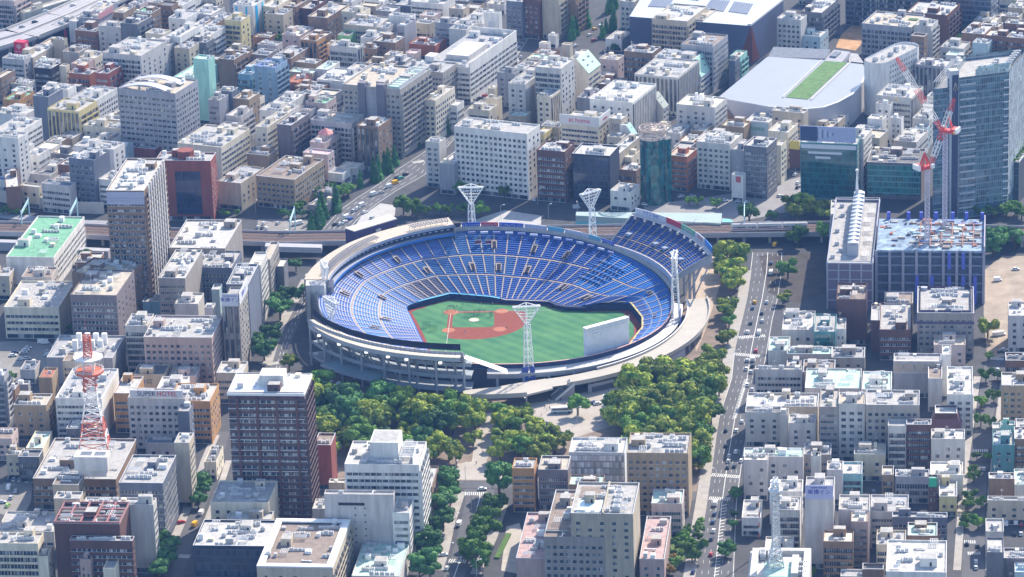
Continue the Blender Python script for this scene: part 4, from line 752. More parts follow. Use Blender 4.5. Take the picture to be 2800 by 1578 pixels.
def roof_kit(root,w,d,h,kit,wc,rc,seed,rr=random.Random):
    q=random.Random(seed); z=h-.85
    num={}
    k=''
    for ch in kit:
        if ch.isdigit(): num[k]=num.get(k,0)*10+int(ch)
        elif ch!='-': k=ch; num[k]=0
    used=[]; num.pop('q',0); num.pop('d',0)
    def spot(sx,sy,mg=.9):
        for _ in range(14):
            x=-q.uniform(mg+sx/2,max(mg+sx/2+.01,w-mg-sx/2)); y=q.uniform(mg+sy/2,max(mg+sy/2+.01,d-mg-sy/2))
            if all(abs(x-a)>(sx+c)/2 or abs(y-b)>(sy+e)/2 for a,b,c,e in used):
                if sx<w-1.2 and sy<d-1.2: used.append((x,y,sx,sy)); return x,y
        return None
    for i in range(num.get('p',0)+(1 if w*d>160 and 'p' not in num else 0)):
        sx=min(w*.42,q.uniform(4,8)); sy=min(d*.36,q.uniform(3.5,7)); p=spot(sx,sy)
        if p:
            ph=q.uniform(2.8,4.2); b=MB(); b.box(p[0]-sx/2,p[0]+sx/2,p[1]-sy/2,p[1]+sy/2,z,z+ph,0); b.box(p[0]-sx/2+.25,p[0]+sx/2-.25,p[1]-sy/2+.25,p[1]+sy/2-.25,z+ph,z+ph+.03,1)
            b.box(p[0]+.5,p[0]+1.4,p[1]-sy/2-.04,p[1]-sy/2,z+.2,z+2.2,2)
            b.obj('stair_tower',[wallm(wc if wc not in('black','navy') else 'lgrey'),roofm('lgrey'),dark],root)
    if num.get('t'):
        p=spot(3,3)
        if p: mobj('water_tank',TANK,root,(p[0],p[1],z))
    if w*d>300:
        for i in range(1+(w*d>650)):
            p=spot(6,3.5)
            if p: mobj('pipe_rack',RACK,root,(p[0],p[1],z),q.choice((0,math.pi/2)) if min(w,d)>9 else 0)
    na=int(num.get('a',0)*2.2)+(1 if w*d>90 else 0)
    if w*d>260: na+=4
    if w*d>700: na+=5
    while na>0:
        row=min(na,q.choice((2,3,4,5,6))); s=q.uniform(.8,1.15); big=q.random()<.22
        p=spot(row*2.1*s+.4,1.6*s) if not big else spot(3,3)
        if p:
            if big: mobj('cooling_unit',AC2,root,(p[0],p[1],z),0,(s*.85,s*.85,s*.8)); row=2
            else:
                for j in range(row): mobj('air_conditioner',AC,root,(p[0]+(j-(row-1)/2)*2.1*s,p[1],z),0,(s,s,s*q.uniform(.8,1.2)))
        na-=row
    for i in range(int(w*d/260)+(q.random()<.5)):
        sx,sy=q.uniform(1.4,3.6),q.uniform(1.2,3.0); p=spot(sx,sy)
        if p: MB().box(p[0]-sx/2,p[0]+sx/2,p[1]-sy/2,p[1]+sy/2,z,z+q.uniform(1.2,3.0)).obj('machine_box',q.choice((white,lgrey,conc,wallm('cream'),white)),root)
    if w*d>150:
        p=spot(5.5,2.6)
        if p: mobj('duct',DUCT,root,(p[0],p[1],z),q.choice((0,math.pi/2)),(.8,.8,.9))
    if q.random()<.35:
        p=spot(1.2,1.2)
        if p: mobj('antenna',ANT,root,(p[0],p[1],z))
    if num.get('g'):
        p=spot(6,4)
        if p: MB().box(p[0]-3,p[0]+3,p[1]-2,p[1]+2,z,z+.5).obj('roof_garden',mat('roof_garden_green',(.09,.16,.05),.9,.5,1.2),root)
SLC={0:(.40,.62,.50),1:(.36,.66,.58),2:(.34,.37,.33),3:(.38,.60,.50),4:(.62,.62,.62)}
SLN=[0]
def sloped(root,w,d,h,kit,wc):
    import re as _re
    m=_re.search(r'q(\d+)d(\d+)',kit)
    if not m: return
    s,dr=float(m.group(1)),float(m.group(2)); hz=h-dr; b=MB(); i=SLN[0]; SLN[0]+=1
    b.add([(0,.02,0),(s,.02,0),(s,d-.02,0),(0,d-.02,0),(0,.02,h-.3),(s,.02,hz),(s,d-.02,hz),(0,d-.02,h-.3)],[(0,1,5,4),(1,2,6,5),(2,3,7,6)]); b.obj('side_wing',wallm(wc),root)
    b=MB(); b.add([(0,-.1,h),(s+.3,-.1,hz),(s+.3,d+.1,hz),(0,d+.1,h)],[(0,1,2,3)]); b.obj('sloping_roof',mat('slope_%d'%i,SLC.get(i%5),.7,.08),root)
    for a in (.28,.62):
        for c in (.3,.7): o=mobj('skylight',WIN,root,(s*a,d*c,h-dr*a+.05),0,(s*.16,d*.16,.3)); o.rotation_euler=(0,math.atan2(dr,s),0)
    n=max(1,int(hz/3.3))
    for k in range(1,n): mobj('window_band',WIN,root,(s+.03,d/2,3.3*k+1.5),0,(.16,d-1.4,1.3))
def building(x,y,w,d,h,th,st,wc,rc,kit,label,seed=0):
    name=next((v for k,v in KW if k in label),'building')
    root=thing(name,label,'building',(x,y,0),R(th))
    t=.3 if min(w,d)>6 else .2; b=MB()
    b.add([(-w,0,0),(0,0,0),(0,d,0),(-w,d,0),(-w,0,h),(0,0,h),(0,d,h),(-w,d,h)],[(0,1,5,4),(1,2,6,5),(2,3,7,6),(3,0,4,7)])
    ir=h-.85
    b.add([(-w,0,h),(0,0,h),(0,d,h),(-w,d,h),(-w+t,t,h),(-t,t,h),(-t,d-t,h),(-w+t,d-t,h),(-w+t,t,ir),(-t,t,ir),(-t,d-t,ir),(-w+t,d-t,ir)],
        [(0,1,5,4),(1,2,6,5),(2,3,7,6),(3,0,4,7),(4,5,9,8),(5,6,10,9),(6,7,11,10),(7,4,8,11)])
    b.obj('wall',wallm(wc),root)
    if wc not in ('white','lgrey','lav','cream') and seed%3!=0:
        cp=MB(); cp.box(-w-.05,.05,-.05,t,h-.05,h+.12,0,True); cp.box(-w-.05,.05,d-t,d+.05,h-.05,h+.12,0,True); cp.box(-w-.05,-w+t,t,d-t,h-.05,h+.12,0,True); cp.box(-t,.05,t,d-t,h-.05,h+.12,0,True)
        cp.obj('parapet_cap',lgrey,root)
    rf=MB().sheet([(-w+t,t),(-t,t),(-t,d-t),(-w+t,d-t)],ir); q=random.Random(seed+99)
    rf.obj('roof',roofm(rc),root)
    nf=max(1,int(round(h/3.3))); fh=h/nf
    F,S=st.split(',')
    windows(root,'F',0,w,d,h,F,fh,nf,wc); windows(root,'S',0,w,d,h,S,fh,nf,wc)
    if F!='k' and w>5: mobj('shopfront',WIN,root,(-w/2,-.02,1.5),0,(w-1.4,.16,2.2))
    sloped(root,w,d,h,kit,wc); roof_kit(root,w,d,h,kit,wc,rc,seed)
    return root
BL={}
for i,ln in enumerate(BT.strip().split('\n')):
    a,lab=ln.split('|'); q=a.split(); v=list(map(float,q[:6]))
    BL[lab]=(building(*v,q[6],q[7],q[8],q[9],lab,i),v)

# ---------------- ground, roads
def poly(p,z=0): return [(a,b) for a,b in p]
struct('ground',MB().sheet([(-1500,-1500),(1500,-1500),(1500,4500),(-1500,4500)],0),asph)
def road_between(name,left,right,z,m_):
    b=MB(); n=len(left)
    vs=[(p[0],p[1],z) for p in left]+[(p[0],p[1],z) for p in right]
    b.add(vs,[(i,n+i,n+i+1,i+1) for i in range(n-1)]); return struct(name,b,m_)
def lerp(a,b,t): return (a[0]+(b[0]-a[0])*t,a[1]+(b[1]-a[1])*t)
def dash(b,left,right,t,z=.03,wd=.11,ln=5,gap=5,full=False):
    pts=[lerp(l,r_,t) for l,r_ in zip(left,right)]
    for p,q in zip(pts,pts[1:]):
        L=math.dist(p,q); ux,uy=(q[0]-p[0])/L,(q[1]-p[1])/L; s=0
        st=L if full else ln
        while s<L-.5:
            e=min(L,s+st); a=(p[0]+ux*s,p[1]+uy*s); c=(p[0]+ux*e,p[1]+uy*e)
            b.add([(a[0]-uy*wd,a[1]+ux*wd,z),(a[0]+uy*wd,a[1]-ux*wd,z),(c[0]+uy*wd,c[1]-ux*wd,z),(c[0]-uy*wd,c[1]+ux*wd,z)],[(0,1,2,3)])
            s=e+(gap if not full else 1e9)
def zebra(name,p,q,width,n,z=.032):
    """bars from p to q, each bar running across the walking direction"""
    b=MB(); L=math.dist(p,q); ux,uy=(q[0]-p[0])/L,(q[1]-p[1])/L
    for i in range(n):
        s=L*(i+.25)/n; e=L*(i+.75)/n
        b.add([(p[0]+ux*s-uy*width/2,p[1]+uy*s+ux*width/2,z),(p[0]+ux*s+uy*width/2,p[1]+uy*s-ux*width/2,z),(p[0]+ux*e+uy*width/2,p[1]+uy*e-ux*width/2,z),(p[0]+ux*e-uy*width/2,p[1]+uy*e+ux*width/2,z)],[(0,1,2,3)])
    return struct(name,b,line_w)
def strip(name,pts,wd,z,h_,m_,kind='structure'):
    """a raised strip of width wd along pts from height z to z+h_"""
    b=MB()
    for p,q in zip(pts,pts[1:]):
        L=math.dist(p,q) or 1; nx,ny=-(q[1]-p[1])/L*wd/2,(q[0]-p[0])/L*wd/2
        b.prism([(p[0]-nx,p[1]-ny),(q[0]-nx,q[1]-ny),(q[0]+nx,q[1]+ny),(p[0]+nx,p[1]+ny)][::1],z,z+h_)
    o=b.obj(name,m_)
    if kind: o['kind']=kind
    return o
# right avenue
AL=[(77.0,-369.3),(88.5,-275.3),(95.6,-214.0),(100.7,-169.4),(110.5,-115.5),(114.9,-72.9),(121.4,-29.2),(125.6,1.5),(131.2,46.0),(134.5,75.8)]
AR=[(95.8,-370.8),(103.4,-276.5),(110.6,-215.3),(117.0,-170.9),(126.7,-117.0),(132.6,-74.5),(138.5,-30.8),(143.5,-0.2),(149.2,44.2),(151.5,74.1)]
road_between('avenue',AL,AR,.012,tarmac)
b=MB()
for t in (.03,.97): dash(b,AL,AR,t,full=True,wd=.12)
for t in (.19,.35,.68,.84): dash(b,AL,AR,t,wd=.07,ln=4,gap=8)
dash(b,AL,AR,.515,full=True,wd=.16)
struct('lane_markings',b,line_w)
SL=[(73.6,-369.0),(85.1,-275.0),(92.1,-213.7),(97.0,-169.1),(106.4,-115.2),(111.3,-72.5),(118.3,-28.9),(123.1,1.7),(128.4,46.2)]
strip('pavement',[lerp(a,c,.4) for a,c in zip(SL,AL)],5.5,0,.14,pave)
b=MB()  # hatched median
for i in range(26):
    p=lerp(lerp(AL[3],AR[3],.5),lerp(AL[4],AR[4],.5),i/26); b.add([(p[0]-1.2,p[1]-.6,.034),(p[0]+1.2,p[1]+.6,.034),(p[0]+1.2,p[1]+1.3,.034),(p[0]-1.2,p[1]+.1,.034)],[(0,1,2,3)])
    p=lerp(lerp(AL[0],AR[0],.55),lerp(AL[1],AR[1],.6),i/26); b.add([(p[0]-1.2,p[1]-.6,.034),(p[0]+1.2,p[1]+.6,.034),(p[0]+1.2,p[1]+1.3,.034),(p[0]-1.2,p[1]+.1,.034)],[(0,1,2,3)])
struct('median_hatching',b,line_w)
zebra('crosswalk',(118.2,-57.0),(132.6,-55.6),4,15); zebra('crosswalk',(114.6,-80.8),(127.6,-85.2),4,14)
zebra('crosswalk',(93.1,-241.5),(106.5,-245.4),4,14); zebra('crosswalk',(90.2,-270.1),(100.5,-272.3),4,12)
zebra('crosswalk',(82.3,-294.8),(84.7,-297.2),5,5)
# avenue in front of the park
BLf=[(-36.8,-360.2),(-30.5,-315.8),(-27.4,-285.7),(-25.2,-258.6),(-26.4,-249.5)]
BRt=[(-27.4,-360.9),(-20.4,-313.3),(-15.7,-286.7),(-12.0,-259.7),(-11.6,-250.7)]
road_between('park_avenue',BLf,BRt,.012,tarmac)
b=MB(); dash(b,BLf,BRt,.5,full=True,wd=.2); struct('centre_line',b,line_w)
zebra('crosswalk',(-26.0,-254.9),(-14.5,-255.9),4,12); zebra('crosswalk',(-33.5,-333.1),(-25.0,-335.0),4,8)
strip('pavement',[(-38.6,-343.8),(-35.9,-319.1),(-33.3,-289.5),(-29.9,-263.5),(-28.5,-252.4)],6,0,.14,pave)
strip('pavement',[(-21.0,-349.3),(-13.2,-308.3),(-7.8,-269.8)],5,0,.14,pave)
# cross street in front of the park
CLt=[(-100.0,-246.4),(-64.8,-246.2),(-29.6,-247.4),(14.4,-251.1),(52.6,-262.5),(83.5,-272.2)]
CRt=[(-100.3,-237.3),(-64.9,-238.0),(-29.6,-239.2),(14.5,-243.9),(52.9,-254.9),(84.9,-262.1)]
road_between('cross_street',CLt,CRt,.008,tarmac)
# left road by the stadium
LL=[(-127.4,-80.8),(-126.3,-46.1),(-123.1,-16.1),(-118.3,14.6),(-111.9,51.9)]
LR=[(-120.9,-81.4),(-118.5,-46.8),(-115.2,-16.8),(-111.9,14.0),(-106.4,51.3)]
road_between('stadium_road',LL,LR,.012,tarmac)
b=MB(); dash(b,LL,LR,.5); dash(b,LL,LR,.75); struct('lane_markings',b,line_w)
zebra('crosswalk',(-114.4,63.4),(-107.6,61.6),4,8); zebra('crosswalk',(-127.4,-72.8),(-123.2,-71.6),4,6)
strip('pavement',[(-129.2,-75.3),(-127.2,-43.3),(-124.5,-16.0),(-119.9,14.7),(-113.8,55.0)],5,0,.14,pave)
# upper avenue
UL=[(-110.0,130.1),(-103.1,156.3),(-98.1,174.1),(-89.1,194.4),(-79.8,212.3),(-73.8,225.3),(-67.3,242.6),(-61.6,254.5),(-50.4,276.7),(-35.0,320.9),(-19.1,377.5),(2.7,475.3),(18.2,550.5)]
UR=[(-94.5,128.6),(-88.2,151.6),(-82.3,168.5),(-75.2,184.9),(-65.8,204.1),(-60.6,213.0),(-54.2,223.2),(-49.1,232.3),(-43.6,258.3),(-30.5,305.7),(-13.4,369.1),(7.3,466.5),(23.0,544.7)]
road_between('upper_avenue',UL,UR,.012,tarmac)
b=MB()
for t in (.03,.97): dash(b,UL,UR,t,full=True,wd=.13)
for t in (.22,.4,.6,.8): dash(b,UL,UR,t)
struct('lane_markings',b,line_w); zebra('crosswalk',(-57.2,256.2),(-50.2,259.0),4,8)
# street with stepped down the lower left
TL=[(-167.3,-349.7),(-163.8,-295.9),(-160.3,-265.8),(-155.6,-230.3),(-152.2,-183.9),(-149.5,-164.8)]
TR=[(-156.0,-350.6),(-153.1,-296.8),(-150.5,-266.6),(-147.6,-231.0),(-144.4,-184.6),(-143.6,-165.4)]
road_between('town_street',TL,TR,.012,tarmac)
strip('pavement',[(-162.9,-304.5),(-159.8,-274.6),(-156.5,-243.8),(-153.8,-202.7),(-150.3,-169.6)],4,0,.14,pave)
zebra('crosswalk',(-158.9,-317.5),(-153.4,-318.7),4,7); zebra('crosswalk',(-146.8,-244.7),(-141.5,-244.2),4,6)
strip('pavement',[(-150.3,-301.3),(-147.2,-266.9),(-144.4,-240.4),(-142.0,-203.7)],3,0,.14,pave)
# street at the far right
FL=[(197.5,-379.0),(202.9,-338.7),(209.2,-296.8),(215.9,-253.0),(225.5,-197.9),(235.4,-139.7),(245.4,-88.7)]
FR=[(207.6,-379.8),(213.2,-339.6),(218.1,-297.5),(224.9,-253.7),(233.9,-198.6),(243.8,-140.4),(252.9,-89.4)]
road_between('side_street',FL,FR,.012,tarmac)

zebra('crosswalk',(204.3,-331.3),(209.8,-331.8),3.5,6); zebra('crosswalk',(204.4,-344.2),(210.5,-344.7),3.5,7); zebra('crosswalk',(221.7,-222.2),(229.1,-222.8),3.5,7); zebra('crosswalk',(245.6,-99.3),(252.4,-101.0),3.5,7)
strip('pavement',[(197.5,-362.9),(207.2,-296.6),(215.2,-243.8),(225.5,-183.4),(235.8,-124.4)],3.5,0,.14,pave); strip('pavement',[(212.0,-364.1),(220.8,-297.8),(228.2,-249.5),(238.3,-189.4),(248.6,-130.7)],3.5,0,.14,pave)
# park ground and plaza
park=mat('park_paving',(.23,.18,.145),.95,.3,.12); plaza_m=mat('plaza_paving',(.40,.36,.32),.95,.15,.15); grassm=mat('grass_green',(.10,.17,.04),.95,.35,.3)
struct('park_ground',MB().sheet([(-111.2,-230.4),(-109.5,-138.8),(-103.7,-93.4),(-77.5,-80.1),(-20.3,-95.8),(35.7,-121.6),(86.5,-41.4),(109.6,109.3),(126.3,95.1),(123.6,34.8),(115.5,-27.5),(107.0,-102.3),(96.6,-167.1),(84.9,-262.1),(52.9,-254.0),(14.5,-243.0),(-29.6,-238.3),(-65.0,-237.1)],.006),park)
struct('plaza',MB().sheet([(6.0,-163.9),(5.5,-141.6),(27.9,-133.6),(58.6,-108.2),(65.5,-124.3),(53.2,-153.3),(50.6,-172.8),(26.5,-190.0),(10.5,-169.2)],.02),plaza_m)
struct('plaza',MB().sheet([(-31.3,-237.3),(-29.6,-217.2),(-22.5,-215.0),(-20.6,-185.8),(-15.3,-152.2),(-12.2,-152.5),(-11.5,-186.6),(-15.3,-215.6),(0.6,-229.9),(0.5,-240.0)],.02),plaza_m)
struct('park_path',MB().sheet([(92.6,-36.5),(100.5,37.1),(110.6,72.1),(121.1,77.1),(115.4,35.6),(101.9,-42.9),(95.3,-74.8)],.018),mat('path_tan',(.44,.35,.27),.95,.2,.3))
struct('site_ground',MB().sheet([(244.1,-99.2),(250.2,-34.7),(258.7,33.5),(271.6,56.1),(303.5,53.0),(282.9,-92.2)],.02),mat('bare_earth',(.34,.28,.22),.95,.3,.1))
struct('site_ground',MB().sheet([(215.8,467.3),(222.0,496.1),(237.5,533.2),(241.5,524.0),(233.1,473.7),(228.2,459.2)],.02),mat('bare_earth_orange',(.50,.30,.16),.95,.4,.15))
struct('parking_lot',MB().sheet([(-273.3,-67.4),(-275.9,-26.7),(-262.3,-26.3),(-244.1,-32.4),(-244.8,-64.7),(-248.2,-88.1),(-263.3,-89.3)],.02),mat('lot_asphalt',(.25,.235,.22),.95,.2,.15))
struct('parking_lot',MB().sheet([(-251.9,-258.1),(-253.7,-226.5),(-242.6,-213.7),(-237.1,-215.1),(-234.7,-246.2),(-236.8,-268.2)],.02),mat('lot_asphalt',(.25,.235,.22)))
struct('lawn',MB().sheet([(67.9,-327.7),(71.5,-304.7),(78.4,-303.1),(78.3,-320.1),(74.7,-340.7),(69.9,-352.6)],.02),grassm)
struct('yard',MB().sheet([(-9.3,-346.2),(-6.3,-296.1),(-0.2,-292.3),(2.8,-322.3),(-1.0,-350.9)],.02),mat('yard_beige',(.42,.38,.33),.95,.2,.3))
tag(MB().box(-1.2,1.2,-14,14,0,.8).obj('clipped_hedge',mat('hedge_green',(.09,.17,.04),.95,.5,1.5)),'long clipped hedge beside the low rose building driveway','hedge').location=(*(-8.2,-319.3),0); bpy.data.objects['clipped_hedge'].rotation_euler=(0,0,R(-12))
# station square and parking in front of the brown city office
struct('parking_lot',MB().sheet([(-145.0,128.6),(-145.5,160.7),(-112.7,158.6),(-114.9,131.9)],.02),mat('lot_asphalt',(.25,.235,.22)))
struct('traffic_island',MB().sheet([(-85.3,161.0),(-75.1,182.3),(-66.1,177.4),(-66.2,159.1),(-82.8,146.5),(-91.8,129.6)],.03),mat('island_pale',(.42,.41,.40),.9,.12,.2))
struct('square_paving',MB().sheet([(-19.7,147.9),(-2.7,162.4),(18.2,150.5),(17.8,128.0),(-19.7,131.8)],.02),conc)
struct('square_paving',MB().sheet([(77.8,163.9),(107.8,170.7),(142.7,183.7),(174.5,207.4),(186.2,192.6),(169.7,147.9),(126.2,126.6),(76.7,138.0)],.02),mat('square_grey',(.27,.26,.26),.95,.15,.1))
struct('verge',MB().sheet([(-292.1,137.0),(-293.5,159.5),(-281.5,156.4),(-279.5,140.8)],.02),grassm)
struct('excavation',MB().sheet([(137.9,69.4),(153.5,73.9),(174.5,68.8),(170.6,6.9),(153.1,-8.6),(138.7,10.0)],.02),mat('pit_dark',(.07,.06,.055),.95,.4,.15))
# ---------------- railway
TR0=[(-305.1,145.3),(-253.9,136.3),(-206.9,124.0),(-131.3,108.8),(-60.9,105.5),(17.5,103.9),(62.9,101.8),(124.5,98.7),(181.9,94.8),(306.2,72.3)]
def rail(pts):
    root=thing('railway_viaduct','raised railway with brown ballast and grey side walls running behind the stadium','viaduct',(0,0,0))
    b=MB(); t_=MB(); w_=MB(); c_=MB(); W=9
    for p,q in zip(pts,pts[1:]):
        L=math.dist(p,q); nx,ny=-(q[1]-p[1])/L,(q[0]-p[0])/L
        P_=lambda a,o: (a[0]+nx*o,a[1]+ny*o)
        b.prism([P_(p,-W),P_(q,-W),P_(q,W),P_(p,W)],4.2,5.9)
        for o in (-W-.2,W): w_.prism([P_(p,o),P_(q,o),P_(q,o+.3),P_(p,o+.3)],4.4,7.2)
        for o in (-6,-4.6,-1.2,.2,3.2,4.6): t_.prism([P_(p,o),P_(q,o),P_(q,o+.16),P_(p,o+.16)],5.95,6.15)
        k=int(L/14)
        for i in range(k):
            a=lerp(p,q,(i+.5)/k)
            for o in (-6,6):
                e=P_(a,o); c_.box(e[0]-.8,e[0]+.8,e[1]-.8,e[1]+.8,0,4.2)
    b.obj('deck',mat('ballast_brown',(.14,.095,.08),.95,.4,.5),root); w_.obj('side_wall',mat('viaduct_grey',(.40,.40,.43),.9,.15,.2),root); t_.obj('rail',mat('rail_steel',(.42,.34,.30),.5,.1),root); c_.obj('column',conc,root)
rail(TR0)
def gantry(x,y,z,h_,span,rz,lab):
    root=thing('overhead_gantry',lab,'gantry',(x,y,0),rz,'pale blue overhead gantries across the railway')
    m_=mat('gantry_blue',(.42,.62,.68),.6,.1); b=MB(); b.bar((0,0,0),(0,0,h_),.45); b.obj('post',m_,root); b=MB(); b.bar((0,span,0),(0,span,h_),.45); b.obj('post',m_,root)
    b=MB(); b.bar((0,0,h_-1),(0,span,h_-1),.35); b.bar((0,0,h_-2.4),(0,span,h_-2.4),.2)
    for i in range(8): b.bar((0,span*i/8,h_-1),(0,span*(i+1)/8,h_-2.4),.12)
    b.obj('beam',m_,root)
for x_,y_,l_ in (((-280.3,148.5)[0],(-280.3,148.5)[1],'pale blue railway gantry behind the green roofed office'),((-252.0,145.7)[0],(-252.0,145.7)[1],'pale blue railway gantry next to the tall brown tower'),((-124.7,117.1)[0],(-124.7,117.1)[1],'pale blue railway gantry beside the parking deck'),((131.8,97.7)[0],(131.8,97.7)[1],'pale blue railway gantry by the train')): gantry(x_,y_,0,14,24,R(-4),l_)
tr=thing('train','silver commuter train with a dark red stripe on the viaduct','train',(*(145.7,94.7),6.1),R(-2))
for i in range(3):
    b=MB(); x0=-21+i*14.2; b.box(x0,x0+13.8,-1.5,1.5,.6,3.9,0); cbd=b.obj('carriage',[mat('train_silver',(.60,.62,.66),.4,.05)],tr)
    MB().box(x0+.5,x0+13.3,-1.54,-1.5,2.0,2.9).obj('window_band',glassm(),cbd); MB().box(x0,x0+13.8,-1.56,-1.5,1.2,1.6).obj('stripe',mat('train_red',(.35,.04,.05),.5,0),cbd)
    MB().box(x0+.2,x0+13.6,-1.3,1.3,3.9,4.2).obj('roof',mgrey,cbd)
# curved retaining wall in the cutting, left
strip('retaining_wall',[(-307.0,213.5),(-286.1,200.0),(-270.3,191.7),(-254.5,183.5),(-236.0,179.7)],1.2,0,7,mat('retaining_beige',(.50,.46,.42),.9,.15,.2),None); tag(bpy.data.objects['retaining_wall'],'long curved beige retaining wall above the railway at left','retaining wall')
strip('service_road',[(-304.0,186.6),(-283.8,178.0),(-263.7,168.1),(-233.4,161.8)],9,0,.3,mat('service_grey',(.3,.3,.33),.95,.15,.2))
strip('station_platform',[(-297.0,124.9),(-277.8,121.1),(-255.8,108.4),(-226.2,101.8)],5,0,5,mat('platform_grey',(.38,.37,.40),.9,.15),None); tag(bpy.data.objects['station_platform'],'grey elevated walkway crossing behind the green roofed office','walkway')
tr2=thing('elevated_walkway','broad grey elevated deck linking the office roofs to the stadium','walkway',(0,0,0))
p,q=(-137.8,94.2),(-105.7,88.5); MB().prism([(p[0],p[1]-4),(q[0],q[1]-4),(q[0],q[1]+5),(p[0],p[1]+5)],5,7).obj('deck',mat('viaduct_grey',(.40,.40,.43)),tr2); MB().prism([(p[0],p[1]-4.3),(q[0],q[1]-4.3),(q[0],q[1]-4),(p[0],p[1]-4)],5,8.2).obj('railing',lgrey,tr2)
# expressway, top left
EX=[(-349.5,491.0),(-319.1,521.4),(-293.7,560.3),(-268.1,607.7),(-241.2,649.1)]
er=thing('expressway','wide elevated expressway with pale parapets crossing the top left corner','expressway',(0,0,0))
b=MB(); w2=MB(); ln_=MB(); cc=MB()
for p,q in zip(EX,EX[1:]):
    L=math.dist(p,q); nx,ny=-(q[1]-p[1])/L,(q[0]-p[0])/L
    P_=lambda a,o: (a[0]+nx*o,a[1]+ny*o)
    b.prism([P_(p,-15),P_(q,-15),P_(q,15),P_(p,15)],10,12)
    for o in (-15.3,-.4,15): w2.prism([P_(p,o),P_(q,o),P_(q,o+.5),P_(p,o+.5)],11,13.4)
    for o in (-10.8,-7.2,-3.6,3.6,7.2,10.8): ln_.prism([P_(p,o),P_(q,o),P_(q,o+.25),P_(p,o+.25)],12,12.02)
    for i in range(int(L/20)):
        a=lerp(p,q,(i+.5)/int(L/20)); cc.box(a[0]-1.2,a[0]+1.2,a[1]-1.2,a[1]+1.2,0,10)
b.obj('deck',mat('expressway_grey',(.34,.33,.35),.9,.12,.1),er); w2.obj('parapet',mat('parapet_cream',(.58,.55,.50),.9,.1),er); ln_.obj('lane_line',line_w,er); cc.obj('pier',conc,er)
# ---------------- trees
def crown_mesh(seed,rx,rz_,kind):
    q=random.Random(seed); b=MB(); lobes=[]
    n=15 if kind!='c' else 6
    for i in range(n):
        if kind=='c':
            t=i/(n-1); a=q.uniform(0,6.3); rr_=(1-t)*.35; lobes.append((math.cos(a)*rr_*.5,math.sin(a)*rr_*.5,-.9+1.8*t,(.62*(1-t)+.16)))
        else:
            a=q.uniform(0,6.3); e=.72*math.sqrt(q.random()); lobes.append((math.cos(a)*e,math.sin(a)*e,q.uniform(-.35,.55)*(1-.4*e),q.uniform(.20,.38)))
    ico=bmesh.new(); bmesh.ops.create_icosphere(ico,subdivisions=2,radius=1); iv=[v.co.copy() for v in ico.verts]; iff=[[v.index for v in f_.verts] for f_ in ico.faces]; ico.free()
    for (x,y,z,s) in lobes:
        vs=[]
        for v in iv:
            k=s*.82*(1+q.uniform(-.22,.22)); vs.append(((x+v.x*k)*rx,(y+v.y*k)*rx,(z+v.z*k*.85)*rz_))
        b.add(vs,iff)
        for _ in range(130):
            d_=Vector((q.gauss(0,1),q.gauss(0,1),q.gauss(0,1)+.35)).normalized(); k=s*q.uniform(.86,1.16); c_=Vector(((x+d_.x*k)*rx,(y+d_.y*k)*rx,(z+d_.z*k*.85)*rz_))
            a=Vector((q.gauss(0,1),q.gauss(0,1),q.gauss(0,1))).normalized(); a=(a-d_*a.dot(d_)*.75); e=d_.cross(a)
            if e.length<.1: continue
            e.normalize(); g=e.cross(d_).normalized()*.9+d_*q.uniform(-.5,.5); sz=q.uniform(.035,.075)*rx
            b.add([c_-e*sz-g*sz*.7,c_+e*sz-g*sz*.7,c_+e*sz*.6+g*sz*.9,c_-e*sz*.6+g*sz*.9],[(0,1,2,3)])
    return b
def leafm(n,c1,c2):
    m_,t,bs=nm(n); g=t.nodes.new('ShaderNodeNewGeometry'); nz=t.nodes.new('ShaderNodeTexNoise'); nz.inputs['Scale'].default_value=.33; nz.inputs['Detail'].default_value=5; link(t,g.outputs['Position'],nz.inputs['Vector'])
    rp=t.nodes.new('ShaderNodeValToRGB'); e=rp.color_ramp.elements; e[0].position=.35; e[0].color=(*c1,1); e[1].position=.65; e[1].color=(*c2,1); link(t,nz.outputs[0],rp.inputs[0])
    oi=t.nodes.new('ShaderNodeObjectInfo'); mr=t.nodes.new('ShaderNodeMapRange'); mr.inputs[3].default_value=.5; mr.inputs[4].default_value=1.25; link(t,oi.outputs['Random'],mr.inputs[0])
    s=t.nodes.new('ShaderNodeVectorMath'); s.operation='SCALE'; link(t,rp.outputs[0],s.inputs[0]); link(t,mr.outputs[0],s.inputs['Scale']); link(t,s.outputs[0],bs.inputs['Base Color']); bs.inputs['Roughness'].default_value=.8; bs.inputs['Specular IOR Level'].default_value=.2
    return m_
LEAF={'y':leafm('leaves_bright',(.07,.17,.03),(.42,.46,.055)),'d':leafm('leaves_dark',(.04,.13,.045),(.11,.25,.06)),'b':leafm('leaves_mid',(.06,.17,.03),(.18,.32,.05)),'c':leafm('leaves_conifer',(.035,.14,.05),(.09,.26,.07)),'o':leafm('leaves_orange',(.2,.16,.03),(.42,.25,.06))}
CR={}
for k in LEAF:
    CR[k]=[crown_mesh(hash_,1,1.15 if k=='c' else .78,k).mesh('crown',LEAF[k]) for hash_ in ((11,12,13,14) if k in 'yb' else (21,22,23))]
bark=mat('bark',(.13,.09,.07),.95,.3,1)
tm=MB(); tm.bar((0,0,0),(0,0,.5),.06,n=7)
for a in (0,1.6,3.1,4.7): tm.bar((0,0,.42),(math.cos(a)*.28,math.sin(a)*.28,.85),.03,n=5)
TRK=tm.mesh('trunk',bark)
NT={}
